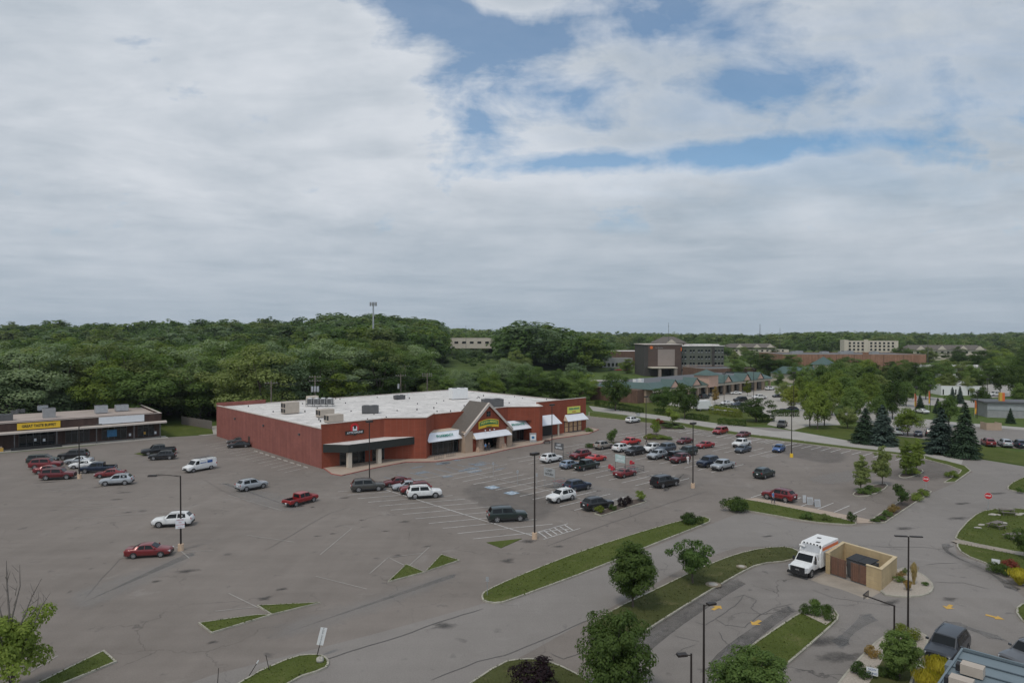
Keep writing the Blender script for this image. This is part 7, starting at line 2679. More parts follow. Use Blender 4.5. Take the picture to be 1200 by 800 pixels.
def build_grass():
    """ragged turf on the kerbed islands: short blades that lap over the kerbs"""
    rg = np.random.default_rng(77)
    for k, (top, leaf) in enumerate((('grass', 'turf_blade'), ('grassdull', 'dull_turf_blade'))):
        P_, Z_ = [], []
        for poly, z, m in LAWNS:
            if m != M[top]:
                continue
            pa = np.array(poly)
            lo, hi = pa.min(0), pa.max(0)
            ymean = pa[:, 1].mean()
            if ymean > 125:
                continue
            n = int((hi - lo).prod() * 26)
            c = rg.uniform(lo, hi, (min(n, 30000), 2))
            keep = [inpoly(x, y, poly) for x, y in c]
            c = c[np.array(keep, bool)]
            P_.append(c)
            Z_.append(np.full(len(c), z))
            # thicker fringe along the kerb
            for i in range(len(poly)):
                a, b = pa[i], pa[(i + 1) % len(poly)]
                L = np.linalg.norm(b - a)
                t = rg.random((int(L * 9), 1))
                P_.append(a + (b - a) * t + rg.normal(size=(len(t), 2)) * .07)
                Z_.append(np.full(len(t), z + .01))
        P_ = np.concatenate(P_)
        Z_ = np.concatenate(Z_)
        n = len(P_)
        az = rg.uniform(0, 6.283, n)
        h = rg.uniform(.025, .06, n) * (1 + 1.2 * (rg.random(n) < .04))
        p = np.stack([P_[:, 0], P_[:, 1], Z_ + h * .4], 1)
        nr = np.stack([np.cos(az), np.sin(az), rg.uniform(.5, 1.6, n)], 1)
        ax = np.stack([np.cos(az + 1.6), np.sin(az + 1.6), rg.uniform(-.3, 1.0, n)], 1)
        v, q = leaf_quads(p, nr, h * 2.4, rg, .6, ax)
        o = bpy.data.objects.new('turf', np_mesh('turf', v, q, LEAF['turf' if k == 0 else 'dullturf']))
        COL.objects.link(o)
        tag(o, 'short mown turf growing on the kerbed islands' if k == 0 else 'duller thin turf on the median and the bottom island', 'grass', kind='stuff')
# ------------------------------------------------------------------ street furniture, signs, people
def lamp_post(label, px, py, h, style, rz=0.0, c=None, group='tall lamp posts of the lot', base=True, k=1.0):
    c = c if c is not None else G(px, py)
    t = thing('lamp_post', label, 'lamp post', c, rz, group)
    b = .75 if base else 0.0
    if base:
        g = MB()
        g.tube((0, 0, 0), (0, 0, .75), .34, .31, M['base'] if base is True else M['signy'], 14)
        g.build('base', t)
    g = MB()
    g.tube((0, 0, b), (0, 0, h), .105 * k, .075 * k, M['bronze'], 8)
    g.build('pole', t)
    if style == 'box':
        g = MB()
        g.box((0, 0, h - .02), (1.15, .55, .3), M['bronze'])
        g.blk(-.45, .45, -.2, .2, h - .05, h - .021, M['headl'])
        g.build('lamp_head', t)
    elif style == 'cobra':
        g = MB()
        g.path([(0, 0, h - .1), (-1.2, 0, h + .12), (-2.6, 0, h + .12)], [.05, .045, .04], M['bronze'], 6)
        g.build('arm', t)
        g = MB()
        g.box((-3.0, 0, h + .02), (1.0, .4, .2), M['bronze'], 0, .8)
        g.build('lamp_head', t)
    elif style == 'tee':
        for s in (-1, 1):
            g = MB()
            g.box((s * .6, 0, h - .02), (1.0, .22, .09), M['bronze'])
            g.blk(s * .6 - .3, s * .6 + .3, -.08, .08, h - .04, h - .021, M['headl'])
            g.build('lamp_head', t)
    elif style == 'single':
        g = MB()
        g.tube((0, 0, h - .12), (.35, 0, h - .05), .035, .035, M['bronze'], 6)
        g.build('arm', t)
        g = MB()
        g.box((.62, 0, h - .1), (.62, .36, .14), M['bronze'])
        g.build('lamp_head', t)
    return t


def pole_sign(name, label, px, py, h, board, lines, cat='sign', rz=None, z=0.0, m=None, ink=None, size=None, post=None, lean=0.0, c=None, group=None):
    c = c if c is not None else G(px, py, z)
    a = math.atan2(c.y, c.x) - math.pi / 2 if rz is None else rz
    t = thing(name, label, cat, c, a, group)
    t.rotation_euler = (0, lean, a)
    g = MB()
    g.tube((0, .03, 0), (0, .03, h), .035, .03, post or M['galv'], 6)
    g.build('post', t)
    w, hh = board
    g = MB()
    g.blk(-w / 2, w / 2, -.03, 0, h - hh, h, m or M['signw'])
    b = g.build('board', t)
    n = len(lines)
    for i, s in enumerate(lines):
        text(s, (size or hh / n * .62), ink or M['ink'], b, (0, -.035, h - hh * (i + .5) / n), (R(90), 0, 0), extrude=.003)
    return t


def stop_sign(label, px, py):
    c = G(px, py)
    a = math.atan2(c.y, c.x) - math.pi / 2
    t = thing('stop_sign', label, 'stop sign', c, a, 'stop signs at the road crossing')
    g = MB()
    g.tube((0, .04, 0), (0, .04, 2.5), .035, .035, M['galv'], 6)
    g.build('post', t)
    for r, m, y in ((.47, M['signw'], 0), (.455, M['signred'], -.006)):
        g = MB()
        oc = [(r * math.cos(R(22.5 + 45 * k)), r * math.sin(R(22.5 + 45 * k))) for k in range(8)]
        g.add([(x, y - .02, 2.15 + z) for x, z in oc] + [(x, y, 2.15 + z) for x, z in oc],
              [tuple(range(8))] + [(i, i + 8, (i + 1) % 8 + 8, (i + 1) % 8) for i in range(8)], m)
        o = g.build('board' if r > .48 else 'face', t)
    text('STOP', .27, M['signw'], o, (0, -.03, 2.15), (R(90), 0, 0), extrude=.003, offset=.01)


def cart_proto(m):
    g = MB()
    root = bpy.data.objects.new('shopping_cart', None)
    COL.objects.link(root)
    for y in (-.26, .26):
        g.tube((-.4, y, .12), (.42, y, .15), .016, .016, M['galv'], 5)
        g.tube((-.42, y, .12), (-.5, y, 1.0), .016, .016, M['galv'], 5)
        for z in (.45, .6, .75, .9):
            g.tube((-.45, y, z + .05), (.45, y * .8, z), .012, .012, m, 4)
        for x in (-.45, -.15, .15, .45):
            g.tube((x, y * .95, .42), (x, y * .95, .95), .012, .012, m, 4)
    for x in (-.45, -.2, .05, .3, .45):
        g.tube((x, -.25, .45), (x, .25, .45), .012, .012, m, 4)
        g.tube((x, -.25, .92), (x, -.23, .92), .012, .012, m, 4)
    g.build('basket', root)
    g = MB()
    g.tube((-.52, -.28, 1.0), (-.52, .28, 1.0), .022, .022, M['red'], 6)
    g.build('handle', root)
    for x in (-.38, .38):
        for y in (-.24, .24):
            g = MB()
            g.tube((x, y - .02, .06), (x, y + .02, .06), .06, .06, M['black'], 8)
            g.build('caster', root)
    return root


def build_corrals():
    proto_ = cart_proto(M['galv'])
    redp = cart_proto(M['red'])
    for o in redp.children:
        if o.name.startswith('basket'):
            g = MB()
            g.box((-.1, 0, .5), (.8, .5, .35), M['red'])
            g.box((-.35, 0, .85), (.2, .45, .35), M['red'])
            g.build('seat', redp)
    used = [False, False]

    def cart(c, rz, label, group, red=False):
        i = 1 if red else 0
        p = redp if red else proto_
        o = copy_tree(p) if used[i] else p
        used[i] = True
        o.location, o.rotation_euler = c, (0, 0, rz)
        o.name = 'shopping_cart'
        tag(o, label, 'shopping cart', group)

    def corral(label, px, py, rz, frame, sign, n, glabel, group):
        c = G(px, py)
        t = thing('cart_corral', label, 'cart corral', c, rz)
        g = MB()
        for y in (-1.2, 1.2):
            for z in (.35, .7, 1.05):
                g.tube((-2.2, y, z), (2.6, y, z), .035, .035, frame, 6)
            for x in (-2.2, .2, 2.6):
                g.tube((x, y, 0), (x, y, 1.05), .04, .04, frame, 6)
        for z in (.35, 1.05):
            g.tube((2.6, -1.2, z), (2.6, 1.2, z), .035, .035, frame, 6)
        g.build('rail', t)
        g = MB()
        for y in (-1.2, 1.2):
            g.tube((-2.2, y, 1.05), (-2.2, y, 3.4), .04, .04, frame, 6)
        g.build('sign_post', t)
        g = MB()
        g.blk(-2.24, -2.16, -1.2, 1.2, 2.1, 3.4, sign)
        b = g.build('sign', t)
        for i, s in enumerate(('CART', 'RETURN')):
            text(s, .46, M['signw'] if sign is not MATS['corral_sign'] else M['dgrey'], b, (-2.26, 0, 3.05 - .58 * i), (R(90), 0, R(-90)), extrude=.004, offset=.01)
        d, nn = Vector((math.cos(rz), math.sin(rz), 0)), Vector((-math.sin(rz), math.cos(rz), 0))
        for i in range(n):
            cart(c + d * (2.0 - .5 * (i // 2) - .5) + nn * (.5 if i % 2 else -.5), rz, glabel, group)
        return c, d, nn

    corral('grey cart corral with tall white sign in front of the deep blue suv', 655, 571, UA, M['grey'], mat('corral_sign', (.33, .34, .34), .6), 8, 'grey shopping cart standing in the white-signed corral', 'carts in the white-signed corral')
    c, d, nn = corral('dark cart corral with pale teal sign behind the crimson coupe', 737, 553.5, UA - .1, M['dgrey'], mat('pale_teal_sign', (.42, .55, .53), .5), 6, 'grey shopping cart standing in the teal-signed corral', 'carts in the teal-signed corral')
    cart(G(716, 551.5), UA, 'red child-seat cart at the open end of the teal-signed corral', None, True)
    cart(G(718.5, 553.5), UA + .2, 'red child-seat cart just below the other one at the open end', None, True)
    cart(G(741, 546.5), UA, 'red child-seat cart behind the teal-signed corral', None, True)
    corral('small cart corral behind the dark red suv near the tall pale lamp', 664, 537.5, UA, M['dgrey'], M['dgrey'], 2, 'grey shopping cart standing in the small corral near the pale lamp', 'carts in the small corral')


def build_furniture():
    # lamps
    lamp_post('lamp post on the tan base at the hatched stall corner', 626.5, 631, 10.2, 'box', UA)
    lamp_post('lamp post rising in front of the black canopy', 433, 564, 10.0, 'box', UA, base=False)
    lamp_post('lamp post on the tan base beyond the open-tailgate suv', 812, 571.5, 10.3, 'box', UA)
    lamp_post('lamp post with yellow-painted foot near the bright blue hatchback', 927.5, 535.5, 10.0, 'box', UA, base='y')
    lamp_post('lamp post by the red pickup planted island', 757, 512, 9.6, 'box', UA, base=False)
    t = lamp_post('brownish lamp post before the last supermarket bay', 646.8, 531.5, 10.0, 'box', UA, base=False)
    lamp_post('lamp post with a side arm by the brown shops', 93, 560.5, 9.0, 'cobra', R(205))
    lamp_post('lamp post with long side arm and white notice, west side of the lot', 212, 644.5, 8.6, 'cobra', R(10))
    lamp_post('twin-headed lamp post on the gravel bed by the tan block enclosure', 1064, 738, 7.9, 'tee', R(-8), group='restaurant lamps', base=False, k=.85)
    lamp_post('lamp post with single head at the bottom edge of the drive-through', 0, 0, 6.0, 'single', R(20), Vector((13.45, 47.6, 0)), 'restaurant lamps', False, .85)
    lamp_post('short brown lamp post cut by the bottom edge, head turned away from its neighbour', 0, 0, 5.0, 'single', R(190), Vector((11.2, 42.4, 0)), 'restaurant lamps', False, .85)
    for x, y, tp, lb in ((848.5, 475, 438, 'thin lamp post before the pink mall tower'), (883, 472, 433, 'thin lamp post among the cars at the mall\'s far end'), (930, 489, 437, 'thin lamp post by the junction trees'),
                         (1073, 486, 454, 'thin lamp post beside the first orange banner'), (1090, 482, 452, 'thin lamp post beside the second orange banner'), (1145, 490, 460, 'thin lamp post beside the car wash banner'),
                         (1157, 470, 444, 'thin lamp post beyond the white truck'), (1046, 470, 448, 'thin lamp post in front of the dense dark tree')):
        c = G(x, y)
        lamp_post(lb, x, y, 25 - (tp - 390) / 800 * c.y, 'box', .3, None, 'thin lamps of the far lots', False, .9)
    # notices
    c = G(212, 644.5)
    pole_sign('notice_board', 'white parking notice with red lines strapped to the west lamp post', 0, 0, 3.7, (.95, 1.1), ('PARKING', 'FOR', 'CUSTOMERS', 'ONLY'), c=c + Vector((.02, -.2, 0)), ink=M['signred'], size=.17, rz=R(28), post=M['bronze'])
    stop_sign('red stop sign behind the clipped light bushes', 1085, 577)
    stop_sign('red stop sign at the corner of the picnic lawn', 1158, 598.5)
    for x, y, lb in ((578, 556.5, 'accessible bay sign post nearest the entrance gable'), (606.5, 567, 'accessible bay sign post between the other two'), (629, 571, 'accessible bay sign post beside the tall lamp')):
        pole_sign('bay_sign', lb, x, y, 2.3, (.32, .5), (), group='accessible bay signs', m=M['inkblue'] if False else M['galv'])
    pole_sign('lease_sign', 'leaning white lettered board on a stake at the grass tip', 371.5, 768, 2.2, (.5, 1.35), ('F', 'O', 'R', 'L', 'E', 'A', 'S', 'E'), lean=R(14), size=.2, ink=M['dgrey'], post=M['bronze'], z=.12, m=M['white'])
    for x, y, h, ln, lb in ((292, 791, 1.3, 32, 'leaning stake with white tip on the bottom grass island'), (315.5, 785, 1.2, -12, 'bare dark stake between the white-tipped stake and the lettered board'), (255, 800, 1.1, 4, 'dark stake at the bottom edge of the photo')):
        c = G(x, y, .1)
        g = MB()
        g.tube((0, 0, 0), (0, 0, h), .03, .025, M['bronze'], 6)
        if ln == 32:
            g.tube((0, 0, h - .25), (0, 0, h), .04, .04, M['signw'], 6)
        o = g.build('stake', None, c)
        o.rotation_euler = (0, R(ln), 0)
        tag(o, lb, 'stake')
    g = MB()
    g.ball((0, 0, .16), (.3, .26, .24), M['rock'], 9, 6, .16, 3)
    tag(g.build('rock', None, G(375, 775, .1)), 'pale rock at the foot of the leaning lettered board', 'rock')
    pole_sign('yard_sign', 'small white staked sign in the bushes at the bottom edge', 1022, 797, .95, (.75, .55), ('NOW', 'HIRING'), size=.2, ink=M['inkblue'])
    pole_sign('yard_sign', 'small white sign on the lower part of the picnic lawn', 1167, 663, .75, (.75, .5), (), z=.1)
    pole_sign('lane_sign', 'slim sign post at the near tip of the long grass island', 571, 697, 1.75, (.3, .42), (), m=M['galv'], z=.1)
    pole_sign('lane_sign', 'low pale sign by the white suv behind the supermarket corner', 748, 493, 2.2, (1.1, .8), (), m=M['galv'])
    for i, (x, y) in enumerate(((942.5, 588), (949, 590.5), (957.5, 593))):
        c = G(x, y)
        t = thing('sandwich_board', ('narrow white sandwich board nearest the wine-red suv', 'middle white-framed grey sandwich board beside the stalls', 'white-framed grey sandwich board furthest from the wine-red suv')[i], 'sign', c, R(-18 + i * 6))
        w = .45 if i == 0 else .8
        for s in (-1, 1):
            g = MB()
            g.poly([(-w / 2, s * .35, 0), (w / 2, s * .35, 0), (w / 2, s * .05, 1.02), (-w / 2, s * .05, 1.02)][::-s], M['galv'], .04)
            b = g.build('panel', t)
            if i:
                g = MB()
                g.poly([(-w * .38, s * .345 - s * .02 + s * .012, .14), (w * .38, s * .345 - s * .02 + s * .012, .14), (w * .38, s * .10 + s * .012, .88), (-w * .38, s * .10 + s * .012, .88)][::-s], M['grey'], .01)
                g.build('face', b)
    # clearance bar of the drive-through
    c = Vector((31.35, 55.7, 0))
    t = thing('clearance_bar', 'black drive-through clearance bar with long arm over the lane', 'clearance bar', c)
    g = MB()
    g.tube((0, 0, 0), (0, 0, 2.7), .07, .07, M['bronze'], 8)
    g.build('post', t)
    g = MB()
    g.tube((0, 0, 2.65), (-1.35, 2.35, 2.65), .06, .06, M['bronze'], 8)
    g.tube((-1.35, 2.35, 2.65), (-.4, 3.3, 2.65), .04, .04, M['bronze'], 8)
    g.build('arm', t)
    g = MB()
    for k in range(5):
        g.tube((-1.2 + k * .2, 2.5 + k * .2, 2.6), (-1.2 + k * .2, 2.5 + k * .2, 2.2), .03, .03, M['bronze'], 5)
    g.build('hanging_bar', t)
    # racks, ice box, cart train by the shop front
    for lb, x, y in (('low dark bike rack on the walk, nearer the brick prow', 514, 537.5), ('low dark bike rack on the walk, nearer the entrance gable', 528, 534.5)):
        g = MB()
        for k in range(4):
            g.path([(k * .6, 0, 0), (k * .6, 0, .75), (k * .6 + .35, 0, .85), (k * .6 + .35, 0, 0)], [.03] * 4, M['dgrey'], 6)
        g.tube((0, 0, .1), (2.2, 0, .1), .025, .025, M['dgrey'], 6)
        tag(g.build('bike_rack', None, G(x, y, .15) - U * 1, UA), lb, 'bike rack')
    c = G(624.5, 517.5, .15)
    t = thing('ice_box', 'white ice freezer box with blue picture against the brick prow', 'freezer', c, R(5))
    g = MB()
    g.blk(-.75, .75, -.4, .4, 0, 2.0, M['galv'])
    g.build('cabinet', t)
    g = MB()
    g.blk(-.6, .6, -.44, -.401, .5, 1.7, M['signw'])
    g.blk(-.35, .3, -.46, -.441, .8, 1.35, M['blue'])
    g.build('door', t)
    g = MB()
    g.box((0, 0, .35), (1.7, .9, .12), M['dgrey'], .3)
    g.box((0, 0, .47), (1.3, .6, .35), M['rust'] if 'rust' in M else M['brickbrown'], .3, .7)
    for x, y in ((-.6, -.3), (.6, -.3), (.6, .3), (-.6, .3)):
        g.tube((x, y, 0), (x, y, .35), .04, .04, M['black'], 6)
    tag(g.build('goods_trolley', None, G(641, 519.5)), 'dark goods trolley left at the red kerb by the last bay', 'trolley')
    # picnic tables and rubble on the lawn
    def picnic(lb, x, y, rz):
        t = thing('picnic_table', lb, 'picnic table', G(x, y, .12), rz, 'picnic tables on the lawn')
        g = MB()
        for k in range(4):
            g.blk(-.95, .95, -.38 + k * .195, -.2 + k * .195, .72, .76, M['greywood'])
        g.build('tabletop', t)
        for s in (-1, 1):
            g = MB()
            g.blk(-.95, .95, s * .72 - .14, s * .72 + .14, .43, .47, M['greywood'])
            g.build('bench', t)
            g = MB()
            g.tube((s * .7, -.3, .72), (s * .7, -.72, 0), .045, .045, M['greywood'], 5)
            g.tube((s * .7, .3, .72), (s * .7, .72, 0), .045, .045, M['greywood'], 5)
            g.tube((s * .7, -.74, .42), (s * .7, .74, .42), .04, .04, M['greywood'], 5)
            g.build('leg', t)
    picnic('weathered picnic table in the middle of the lawn', 1168, 618, .5)
    picnic('weathered picnic table at the back of the lawn beside pale stones', 1180, 602.5, -.2)
    picnic('weathered picnic table half under the dark tree at the photo edge', 1189, 632, .2)
    rr = random.Random(2)
    for x, y in ((1163, 603), (1170, 603.5), (1194, 603), (1198, 602), (1176, 613), (1146, 618.5), (1150, 615)):
        g = MB()
        g.ball((0, 0, .06), (rr.uniform(.3, .6), rr.uniform(.2, .4), .12), M['rock'], 8, 5, .2, x)
        tag(g.build('flat_stone', None, G(x, y, .12)), 'flat pale stone lying on the picnic lawn', 'stone', 'flat stones on the picnic lawn')
    for x, y, w in ((836, 684.5, 1.5), (869, 663.5, 1.1)):
        g = MB()
        g.tube((0, 0, 0), (0, 0, .035), w * .52, w * .5, M['soil'], 14)
        g.tube((0, 0, .035), (0, 0, .06), w * .3, w * .3, M['conc'], 12)
        tag(g.build('manhole_cover', None, G(x, y, .125)), 'large round concrete manhole collar in the median grass' if w > 1.3 else 'smaller round concrete manhole collar near the white utility truck', 'manhole')
    # orange feather banners
    for x, y, tp, lb in ((1071.5, 484, 461, 'orange feather banner by the first thin lamp'), (1088, 480, 458, 'orange feather banner between lane lamps'), (1142, 489, 469, 'orange-yellow feather banner by the car wash')):
        c = G(x, y)
        h = 25 - (tp - 390) / 800 * c.y
        t = thing('feather_banner', lb, 'banner', c, .2)
        g = MB()
        g.tube((0, 0, 0), (0, 0, h), .05, .03, M['galv'], 6)
        g.build('pole', t)
        g = MB()
        g.poly([(.05, 0, h - 4.2), (.7, 0, h - 3.9), (.8, 0, h - 1.2), (.5, 0, h - .1), (.05, 0, h)], M['orange'], .02)
        g.poly([(.06, -.03, h - 4.0), (.5, -.03, h - 3.9), (.6, -.03, h - 2.2), (.06, -.03, h - 2.6)], M['signy'], .01)
        g.build('flag', t)
    # timber fence by the service alley
    a, b = G(213, 497), G(249, 503)
    d = b - a
    g = MB()
    n = 34
    for i in range(n):
        q = d * (i / n)
        g.box((q.x, q.y, 0), (d.length / n * .92, .06, 2.2 if i % 5 else 2.3), M['greywood'], math.atan2(d.y, d.x))
    tag(g.build('timber_fence', None, a), 'weathered grey timber fence between the lawn and the wood', 'fence')
    # power poles behind the supermarket
    def ppole(lb, px, back, tp, bars, trans=0, m=None):
        q = (px - 600) / 800      # stands 'back' metres behind the shop-front line
        Y = (back + P1.y * math.cos(UA) - P1.x * math.sin(UA)) / (math.cos(UA) - q * math.sin(UA))
        X = q * Y
        h = 25 - (tp - 390) / 800 * Y
        t = thing('utility_pole', lb, 'utility pole', (X, Y, terrain(X, Y)), .25, 'utility poles behind the supermarket')
        g = MB()
        g.tube((0, 0, 0), (0, 0, h), .2, .14, m or M['polewood'], 8)
        g.build('pole', t)
        for z in bars:
            g = MB()
            g.blk(-1.6, 1.6, -.08, .08, h - z - .12, h - z, M['polewood'])
            for x in (-1.4, -.7, .7, 1.4):
                g.tube((x, 0, h - z), (x, 0, h - z + .25), .06, .05, M['galv'], 6)
            g.build('crossarm', t)
        for k in range(trans):
            g = MB()
            xx = (-.75, 0, .75)[k % 3]
            g.tube((xx, -.45, h - 4.4), (xx, -.45, h - 2.9), .34, .34, M['galv'], 10)
            g.build('transformer', t)
        return Vector((X, Y, h + terrain(X, Y)))
    p1 = ppole('utility pole with crossarms and three grey transformers behind the compressor rack', 369, 58, 440, (.3, 1.4), 3)
    p2 = ppole('utility pole with one small transformer behind the small roof fan box', 469.5, 58, 438, (.5,), 1)
    p3 = ppole('plain utility pole with double crossarm near the roof edge', 500.5, 58, 437, (.3, .9))
    p4 = ppole('utility pole standing further back between two others', 474.5, 66, 428, (.4,))
    p0 = ppole('pale utility pole behind the far roof corner of the pink wall', 317.5, 57, 446, (.6,))
    for i, (a_, b_, lb) in enumerate(((p0, p1, 'power line from the pale pole to the transformer pole'), (p1, p2, 'power line from the transformer pole to the small-transformer pole'), (p2, p3, 'power line between the two eastern poles'))):
        g = MB()
        for off in (-1.3, 1.3):
            pts = []
            for k in range(9):
                t_ = k / 8
                q = a_.lerp(b_, t_)
                pts.append((q.x + off, q.y, q.z - .5 - 4 * 1.2 * t_ * (1 - t_)))
            g.path(pts, [.022] * 9, M['dgrey'], 4)
        tag(g.build('power_line', None), lb, 'power line')
    # communication tower and thin masts
    Y = 430
    X = (437.5 - 600) / 800 * Y
    t = thing('cell_tower', 'tall grey monopole cell tower with antenna platform above the wood', 'cell tower', (X, Y, terrain(X, Y)))
    h = 25 + 36 / 800 * Y - terrain(X, Y)
    g = MB()
    g.tube((0, 0, 0), (0, 0, h), .75, .42, M['galv'], 10)
    g.build('pole', t)
    g = MB()
    for k in range(12):
        a_ = 2 * math.pi * k / 12
        g.box((2.1 * math.cos(a_), 2.1 * math.sin(a_), h - 2.4), (.3, .3, 2.4), M['grey'], a_)
        g.tube((0, 0, h - 1.2), (2.1 * math.cos(a_), 2.1 * math.sin(a_), h - 1.2), .06, .06, M['dgrey'], 5)
    g.build('antenna_platform', t)
    for px, Y, tp, lb in ((783.5, 470, 378, 'slender mast standing by the hipped office block'), (914, 640, 384, 'thin dark mast over the far grey-roofed apartments'), (1087.5, 520, 389, 'thin black pole before the tan gabled apartments'),
                          (890.5, 1250, 379, 'lattice mast far off on the skyline'), (546, 640, 381, 'thin mast by the far white warehouse')):
        X = (px - 600) / 800 * Y
        z0 = terrain(X, Y)
        t = thing('mast', lb, 'mast', (X, Y, z0))
        h = 25 + (390 - tp) / 800 * Y - z0
        g = MB()
        if 'lattice' in lb:
            for sx, sy in ((-1, -1), (1, -1), (0, 1)):
                g.tube((sx * 2.2, sy * 2.2, 0), (sx * .3, sy * .3, h), .22, .12, M['dgrey'], 5)
            for k in range(7):
                z = h * k / 7
                s = 2.2 - 1.9 * k / 7
                g.tube((-s, -s, z), (s, -s, z + 2), .12, .12, M['dgrey'], 4)
                g.tube((s, -s, z), (0, s, z + 2), .12, .12, M['dgrey'], 4)
        else:
            g.tube((0, 0, 0), (0, 0, h), .22, .1, M['dgrey'], 6)
            g.tube((-.5, 0, h * .93), (.5, 0, h * .93), .08, .08, M['dgrey'], 5)
        g.build('pole', t)


def person_mesh():
    vs = [(0, 0, .95), (0, 0, 1.12), (0, .01, 1.34), (0, .01, 1.47), (0, -.01, 1.56), (0, -.02, 1.68), (0, -.01, 1.76)]
    rd = [(.15, .11), (.135, .10), (.165, .11), (.09, .08), (.055, .055), (.082, .098), (.06, .075)]
    ed = [(0, 1), (1, 2), (2, 3), (3, 4), (4, 5), (5, 6)]
    for s in (-1, 1):
        k = len(vs)
        fwd = s * .12
        vs += [(s * .10, 0, .88), (s * .11, -fwd * .8 - .02, .50), (s * .115, -fwd * 1.6 + .02, .09), (s * .12, -fwd * 1.6 - .13, .04)]
        rd += [(.092, .10), (.06, .062), (.042, .045), (.035, .028)]
        ed += [(0, k), (k, k + 1), (k + 1, k + 2), (k + 2, k + 3)]
        k = len(vs)
        vs += [(s * .19, .01, 1.42), (s * .25, fwd * .5 + .02, 1.14), (s * .25, fwd - .10, .90), (s * .245, fwd - .14, .80)]
        rd += [(.058, .058), (.042, .042), (.033, .033), (.036, .022)]
        ed += [(3, k), (k, k + 1), (k + 1, k + 2), (k + 2, k + 3)]
    me = bpy.data.meshes.new('person')
    me.from_pydata(vs, ed, [])
    o = bpy.data.objects.new('tmp', me)
    COL.objects.link(o)
    sk = o.modifiers.new('s', 'SKIN')
    for i, r in enumerate(rd):
        me.skin_vertices[0].data[i].radius = r
    me.skin_vertices[0].data[0].use_root = True
    sk.use_smooth_shade = True
    ss = o.modifiers.new('b', 'SUBSURF')
    ss.levels = ss.render_levels = 1
    dg = bpy.context.evaluated_depsgraph_get()
    m2 = bpy.data.meshes.new_from_object(o.evaluated_get(dg))
    bpy.data.objects.remove(o)
    m2.materials.clear()
    for k in ('skin', 'shirtw', 'denim', 'black'):
        m2.materials.append(M[k])
    for p in m2.polygons:
        x, y, z = p.center
        p.use_smooth = True
        if z < .10:
            p.material_index = 3
        elif z < .96 and abs(x) < .215:
            p.material_index = 2
        elif z < 1.5 and (abs(x) < .225 or z > 1.16):
            p.material_index = 1
        else:
            p.material_index = 0
    return m2


def build_people():
    me = person_mesh()
    for x, y, z, rz, shirt, lb in ((906, 589.5, .05, .5, 'shirtb', 'person in a blue top standing beside the wine-red suv'), (806, 544, 0, 2.6, 'shirtw', 'person in a white top and trousers at the door of the maroon suv'),
                                   (757.5, 520.5, 0, 1.2, 'shirtk', 'person in black walking by the red pickup island'), (569, 528.5, .15, .3, 'shirtb', 'person in a blue top pushing out of the gabled entrance'),
                                   (573, 528, .15, 2.9, 'shirtk', 'person in a black top just right of the one in blue at the entrance')):
        o = bpy.data.objects.new('person', me)
        COL.objects.link(o)
        o.location = G(x, y, z)
        o.rotation_euler = (0, 0, rz)
        o.material_slots[1].link = 'OBJECT'
        o.material_slots[1].material = M[shirt]
        if 'trousers' in lb:
            o.material_slots[2].link = 'OBJECT'
            o.material_slots[2].material = M['shirtw']
        tag(o, lb, 'person')
        g = MB()
        g.ball((0, .012, 1.74), (.098, .108, .085), M['hair'], 10, 6)
        g.build('hair', o)


